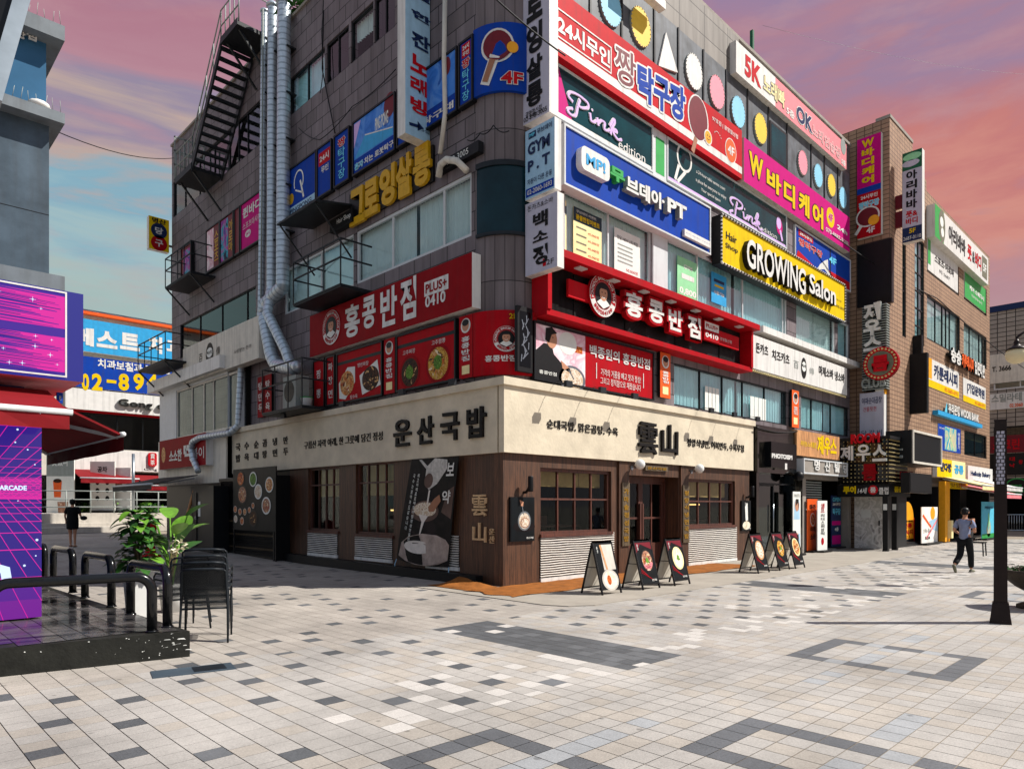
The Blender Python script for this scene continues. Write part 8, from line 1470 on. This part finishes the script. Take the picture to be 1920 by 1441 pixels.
# ---- globe street lamp, its post stands just right of the picture
dl = 14.35; base = at(1990, 1098, dl); base.z = 0; t = thing('street_lamp', 'old fashioned street lamp with cream globes on dark scroll arms', 'street lamp', base); g = MB(); g.lathe(base, [(.16, 0), (.14, .3), (.07, .5), (.06, 4.6), (.03, 5.3)], 'bronze', 16); g.build('post', t)
for sgn in (-1, 1):
    e = base + RGT * (.92 * sgn); g = MB(); g.tube([base + Vector((0, 0, 4.7)), base + RGT * .35 * sgn + Vector((0, 0, 5.15)), base + RGT * .75 * sgn + Vector((0, 0, 5.25)), e + Vector((0, 0, 5.12)), e + Vector((0, 0, 4.95))], .028, 'bronze', 8, raw=True); g.tube([base + Vector((0, 0, 4.4)), base + RGT * .45 * sgn + Vector((0, 0, 4.75)), base + RGT * .72 * sgn + Vector((0, 0, 5.1))], .018, 'bronze', 8, raw=True); g.lathe(e + Vector((0, 0, 4.86)), [(.2, 0), (.19, .03), (.1, .07), (.05, .12), (.06, .16), (.02, .24)], 'bronze', 18); a = g.build('arm', t); g = MB(); g.ball(e + Vector((0, 0, 4.76)), .205, 'lampglobe', 20, .9); g.build('globe', t)
# ---- stone planter bowl at the right edge
p = gp(1948, 1141); t = thing('stone_planter', 'dark footed stone planter bowl at the right edge', 'planter', p); g = MB(); g.lathe(p, [(.3, 0), (.3, .06), (.2, .1), (.13, .2), (.14, .25), (.3, .34), (.44, .46), (.5, .58), (.5, .62), (.45, .62), (.42, .56)], 'planter', 28); g.build('bowl', t); g = MB(); rq_ = random.Random(8); leafcloud(g, (p.x, p.y, .60), .34, 140, .05, ['leaf_dark', 'woodgrey', 'leaf'], rq_, .35); g.build('plant', t)
t = thing('iron_chair', 'small black chair left near the walking man', 'chair', at(1833, 1010, 23)); p = at(1833, 1010, 23); g = MB(); 
for a, b in ((-.2, -.2), (.2, -.2), (.2, .2), (-.2, .2)): g.tube([(p.x + a, p.y + b, 0), (p.x + a * .9, p.y + b * .9, .45 if b < 0 else .85)], .02, 'black', 6)
g.build('leg', t); g = MB(); g.box(p.x - .22, p.x + .22, p.y - .22, p.y + .22, .43, .47, 'black'); g.build('seat', t); g = MB(); g.box(p.x - .2, p.x + .2, p.y + .17, p.y + .2, .6, .85, 'black'); g.build('backrest', t)
# ---- people
def addtubes(o, tubes, mat):
    g = MB()
    for pts, r in tubes: g.tube(pts, r, mat, 7, raw=True)
    base = Vector(o['_b']); me = o.data; import bmesh
    bm = bmesh.new(); bm.from_mesh(me); vs = [bm.verts.new(v - base) for v in g.v]
    for f in g.f:
        try: bm.faces.new([vs[i] for i in f]).smooth = True
        except ValueError: pass
    bm.to_mesh(me); bm.free()
def fingers(w, e, side, up, s=1.0, curl=.6):
    """palm at w heading e; four bent fingers of unequal length and a thumb"""
    out = []; e = e.normalized(); side = side.normalized(); nrm = e.cross(side)
    for i, L_ in enumerate((.070, .080, .075, .058)):
        b = w + e * .085 * s + side * (.030 - .020 * i) * s; m = b + (e * math.cos(curl * .5) - nrm * math.sin(curl * .5)) * L_ * .5 * s; t = m + (e * math.cos(curl * 1.3) - nrm * math.sin(curl * 1.3)) * L_ * .5 * s; out.append(([b, m, t], [.0095 * s, .0085 * s, .007 * s]))
    b = w + e * .03 * s + side * .035 * s; out.append(([b, b + (e * .6 + side * .7) * .035 * s, b + (e * .95 + side * .7 - nrm * .2) * .06 * s], [.011 * s, .010 * s, .008 * s])); out.append(([w, w + e * .09 * s], [.026 * s, .034 * s])); return out
def person(label, base, fwd, H, J, cloth):
    f = fwd.normalized(); r = Vector((f.y, -f.x, 0)); base = Vector(base); t = thing('person', label, 'person', base)
    def W_(p): return base + r * p[0] * H + f * p[1] * H + Vector((0, 0, p[2] * H))
    S = H
    names = list(J); idx = {k: i for i, k in enumerate(names)}
    N_ = [(*W_(J[k][0]), (J[k][1] * S if not isinstance(J[k][1], tuple) else (J[k][1][0] * S, J[k][1][1] * S))) for k in names]
    E = [('pel', 'bel'), ('bel', 'che'), ('che', 'nec'), ('nec', 'jaw'), ('jaw', 'hea'), ('hea', 'top'), ('che', 'shl'), ('shl', 'ell'), ('ell', 'wrl'), ('che', 'shr'), ('shr', 'elr'), ('elr', 'wrr'), ('pel', 'hil'), ('hil', 'knl'), ('knl', 'anl'), ('pel', 'hir'), ('hir', 'knr'), ('knr', 'anr')]
    body = skin([tuple(n) for n in N_], [(idx[a], idx[b]) for a, b in E], 'body', 'skin', t, idx['pel'])
    tubes = []
    for w, e in (('wrl', 'ell'), ('wrr', 'elr')):
        a = W_(J[w][0]); d = (a - W_(J[e][0])).normalized(); tubes += fingers(a, d, r if w == 'wrl' else -r, UP, H / 1.7, .8)
    hc = W_(J['hea'][0]); lk = J.get('_look', None)
    addtubes(body, tubes, 'skin')
    # nose, ears, eyes as small features of the head
    return t, W_, idx, f, r, S
BASEJ = dict(pel=((0, 0, .53), (.085, .062)), bel=((0, 0, .62), (.078, .055)), che=((0, .005, .745), (.092, .062)), nec=((0, .0, .845), .030), jaw=((0, .018, .885), .036), hea=((0, .012, .93), .046), top=((0, .005, .965), .040),
             shl=((-.105, 0, .80), .038), shr=((.105, 0, .80), .038), ell=((-.135, -.03, .645), .025), elr=((.14, -.02, .65), .025), wrl=((-.13, .05, .52), .016), wrr=((.13, .06, .53), .016),
             hil=((-.05, 0, .50), .055), hir=((.05, 0, .50), .055), knl=((-.055, .0, .27), .034), knr=((.055, .0, .27), .034), anl=((-.055, 0, .045), .022), anr=((.055, 0, .045), .022))
def face(t, W_, f, r, H, look, hair_mat='hair', cap=False, long=False):
    hc = W_(BASEJ['hea'][0]); lk = look.normalized(); sd_ = Vector((lk.y, -lk.x, 0)); s = H / 1.7
    g = MB(); g.tube([hc + lk * .072 * s + Vector((0, 0, .01 * s)), hc + lk * .098 * s - Vector((0, 0, .022 * s))], [.007 * s, .013 * s], 'skin', 6, raw=True); g.build('nose', t)
    for k in (-1, 1):
        g = MB(); g.ball(hc + lk * .07 * s + sd_ * .03 * s * k + Vector((0, 0, .012 * s)), .011 * s, 'paper', 8); g.ball(hc + lk * .077 * s + sd_ * .03 * s * k + Vector((0, 0, .012 * s)), .006 * s, 'black', 8); g.build('eye', t)
        g = MB(); g.ball(hc + sd_ * .078 * s * k - Vector((0, 0, .008 * s)) - lk * .005 * s, .022 * s, 'skin', 8, 1.3); g.build('ear', t)
    g = MB(); g.tube([hc + lk * .076 * s - sd_ * .022 * s - Vector((0, 0, .052 * s)), hc + lk * .083 * s - Vector((0, 0, .054 * s)), hc + lk * .076 * s + sd_ * .022 * s - Vector((0, 0, .052 * s))], .006 * s, 'salmon', 6, raw=True); g.build('mouth', t)
    return hc, lk, sd_, s
def shoe(t, W_, J, k, f, H, mat, sole, pitch=0, toe=None):
    a = W_(J[k][0]); s = H / 1.7; d = (f + Vector((0, 0, -math.tan(pitch)))).normalized(); g = MB(); h0 = a - Vector((0, 0, .035 * s)) - d * .055 * s
    g.tube([h0, h0 + d * .06 * s, h0 + d * .16 * s - Vector((0, 0, .012 * s)), h0 + d * .235 * s - Vector((0, 0, .02 * s))], [.034 * s, .042 * s, .040 * s, .026 * s], mat, 10, raw=True); o = g.build('shoe', t); g = MB(); q = Vector((0, 0, -.033 * s)); sd_ = Vector((f.y, -f.x, 0)) * .035 * s
    P = [h0 + q - d * .03 * s - sd_, h0 + q - d * .03 * s + sd_, h0 + q + d * .25 * s + sd_ * .8, h0 + q + d * .25 * s - sd_ * .8]; up = Vector((0, 0, .018 * s)); g.add(P + [p + up for p in P], [(3, 2, 1, 0), (4, 5, 6, 7), (0, 1, 5, 4), (1, 2, 6, 5), (2, 3, 7, 6), (3, 0, 4, 7)], sole, raw=True); g.build('sole', o)
# man in a cap, walking off to the right
pm('shirt', '7f86a0', .8, .12, 12); pm('yoke', '3c4560', .8, .12, 12); pm('trousers', '0e0f13', .8, .2, 10); pm('dress', '0a0a0c', .8, .2, 10); pm('sole', '9a948a', .7, .1)
H = 1.60; mb_ = gp(1809, 1073); mb_.z = .006; hdg = (FWD * .58 + RGT * .81)
J = {k: v for k, v in BASEJ.items()}
J.update(knl=((-.05, -.03, .275), .034), anl=((-.055, -.235, .12), .022), knr=((.05, .085, .275), .034), anr=((.05, .10, .045), .022), ell=((-.135, -.04, .65), .025), wrl=((-.12, .085, .60), .016), elr=((.145, -.03, .65), .025), wrr=((.09, .12, .64), .016))
t, W_, idx, f, r, S = person('man in black cap and grey blue shirt walking away across the street', mb_, hdg, H, J, None)
hc, lk, sd_, s = face(t, W_, f, r, H, FWD * .62 + RGT * .78)
def limb(nm, keys, rad, mat, t=t, J=J, edges=None, root=0, lerp_last=None):
    pts = [];
    for i, k in enumerate(keys):
        p = Vector(J[k][0]) if isinstance(k, str) else Vector(k); pts.append((*W_(p), rad[i] if not isinstance(rad[i], tuple) else rad[i]))
    return skin(pts, edges or [(i, i + 1) for i in range(len(pts) - 1)], nm, mat, t, root)
mid = lambda a, b, q: tuple(Vector(J[a][0]).lerp(Vector(J[b][0]), q))
limb('shirt', [(0, 0, .505), (0, 0, .62), (0, 0, .735), (0, 0, .80), (-.09, 0, .80), mid('shl', 'ell', .85), (.09, 0, .80), mid('shr', 'elr', .85)], [(.185, .135), (.175, .125), (.185, .125), (.10, .09), .072, .068, .072, .068], 'shirt', edges=[(0, 1), (1, 2), (2, 3), (3, 4), (4, 5), (3, 6), (6, 7)], root=1)
limb('shirt_yoke', [(-.05, -.008, .795), (.05, -.008, .795)], [(.095, .075), (.095, .075)], 'yoke'); limb('trousers', [(0, 0, .53), 'hil', 'knl', mid('knl', 'anl', .92), 'hir', 'knr', mid('knr', 'anr', .92)], [(.165, .12), .105, .078, .068, .105, .078, .068], 'trousers', edges=[(0, 1), (1, 2), (2, 3), (0, 4), (4, 5), (5, 6)])
shoe(t, W_, J, 'anr', f, H, 'olive', 'sole'); shoe(t, W_, J, 'anl', f, H, 'olive', 'sole', pitch=.95)
g = MB(); g.lathe(hc + Vector((0, 0, .012 * s)) - lk * .004, [(.092 * s, 0), (.094 * s, .035 * s), (.075 * s, .085 * s), (.035 * s, .11 * s), (.005, .114 * s)], 'black', 18); c = hc + lk * .085 * s + Vector((0, 0, .02 * s)); g.add([c - sd_ * .075 * s, c + sd_ * .075 * s, c + sd_ * .05 * s + lk * .07 * s - Vector((0, 0, .012)), c - sd_ * .05 * s + lk * .07 * s - Vector((0, 0, .012))], [(0, 1, 2, 3)], 'black', raw=True); g.build('cap', t)
g = MB(); g.lathe(hc - Vector((0, 0, .035 * s)) - lk * .014 * s, [(.066 * s, -.03 * s), (.083 * s, .02 * s), (.087 * s, .06 * s)], 'hair', 16); g.build('hair', t)
g = MB(); m0 = hc + lk * .066 * s - Vector((0, 0, .045 * s)); g.ball(m0, .043 * s, 'plastic_white', 12, .9); g.build('mask', t)
g = MB(); q = W_((-.02, .2, .62)); g.box(q.x - .035, q.x + .035, q.y - .006, q.y + .006, q.z - .01, q.z + .13, 'black'); g.build('phone', label='black phone held by the walking man', cat='phone')
# woman in a black dress, from behind
H = 1.66; wb = at(136, 1024, 24); wb.z = gz(wb.x, wb.y) + .006; hdg = (FWD * .95 - RGT * .3); J = dict(BASEJ); J.update(ell=((-.135, -.01, .65), .02), elr=((.15, -.02, .65), .02), wrl=((-.135, .06, .535), .014), wrr=((.14, .09, .62), .014), knl=((-.045, .02, .27), .03), anl=((-.045, .04, .045), .02), knr=((.045, -.01, .27), .03), anr=((.05, -.03, .045), .02))
t, W_, idx, f, r, S = person('woman in a short black dress with black bag, seen from behind', wb, hdg, H, J, None); hc, lk, sd_, s = face(t, W_, f, r, H, hdg)
limb('dress', [(0, 0, .36), (0, 0, .50), (0, 0, .62), (0, 0, .74), (0, 0, .80), (-.09, 0, .80), mid('shl', 'ell', .8), (.09, 0, .80), mid('shr', 'elr', .8)], [(.20, .165), (.205, .165), (.185, .145), (.195, .145), (.11, .10), .078, .072, .078, .072], 'dress', t=t, J=J, edges=[(0, 1), (1, 2), (2, 3), (3, 4), (4, 5), (5, 6), (4, 7), (7, 8)], root=1)
g = MB(); g.lathe(hc - Vector((0, 0, .09 * s)) - lk * .022 * s, [(.055 * s, 0), (.085 * s, .05 * s), (.094 * s, .11 * s), (.085 * s, .16 * s), (.05 * s, .19 * s), (.005, .197 * s)], 'hair', 16); g.ball(hc - lk * .06 * s + Vector((0, 0, .075 * s)), .04 * s, 'hair', 10); g.build('hair', t)
for k in ('anl', 'anr'): shoe(t, W_, J, k, f, H, 'skin', 'black')
g = MB(); q = W_((.2, .02, .60)); g.ball(q, .11, 'black', 12, .7); g.build('handbag', label='small black bag on the arm of the woman', cat='bag')
print('objects', len(bpy.data.objects), 'verts', sum(len(m.vertices) for m in bpy.data.meshes))
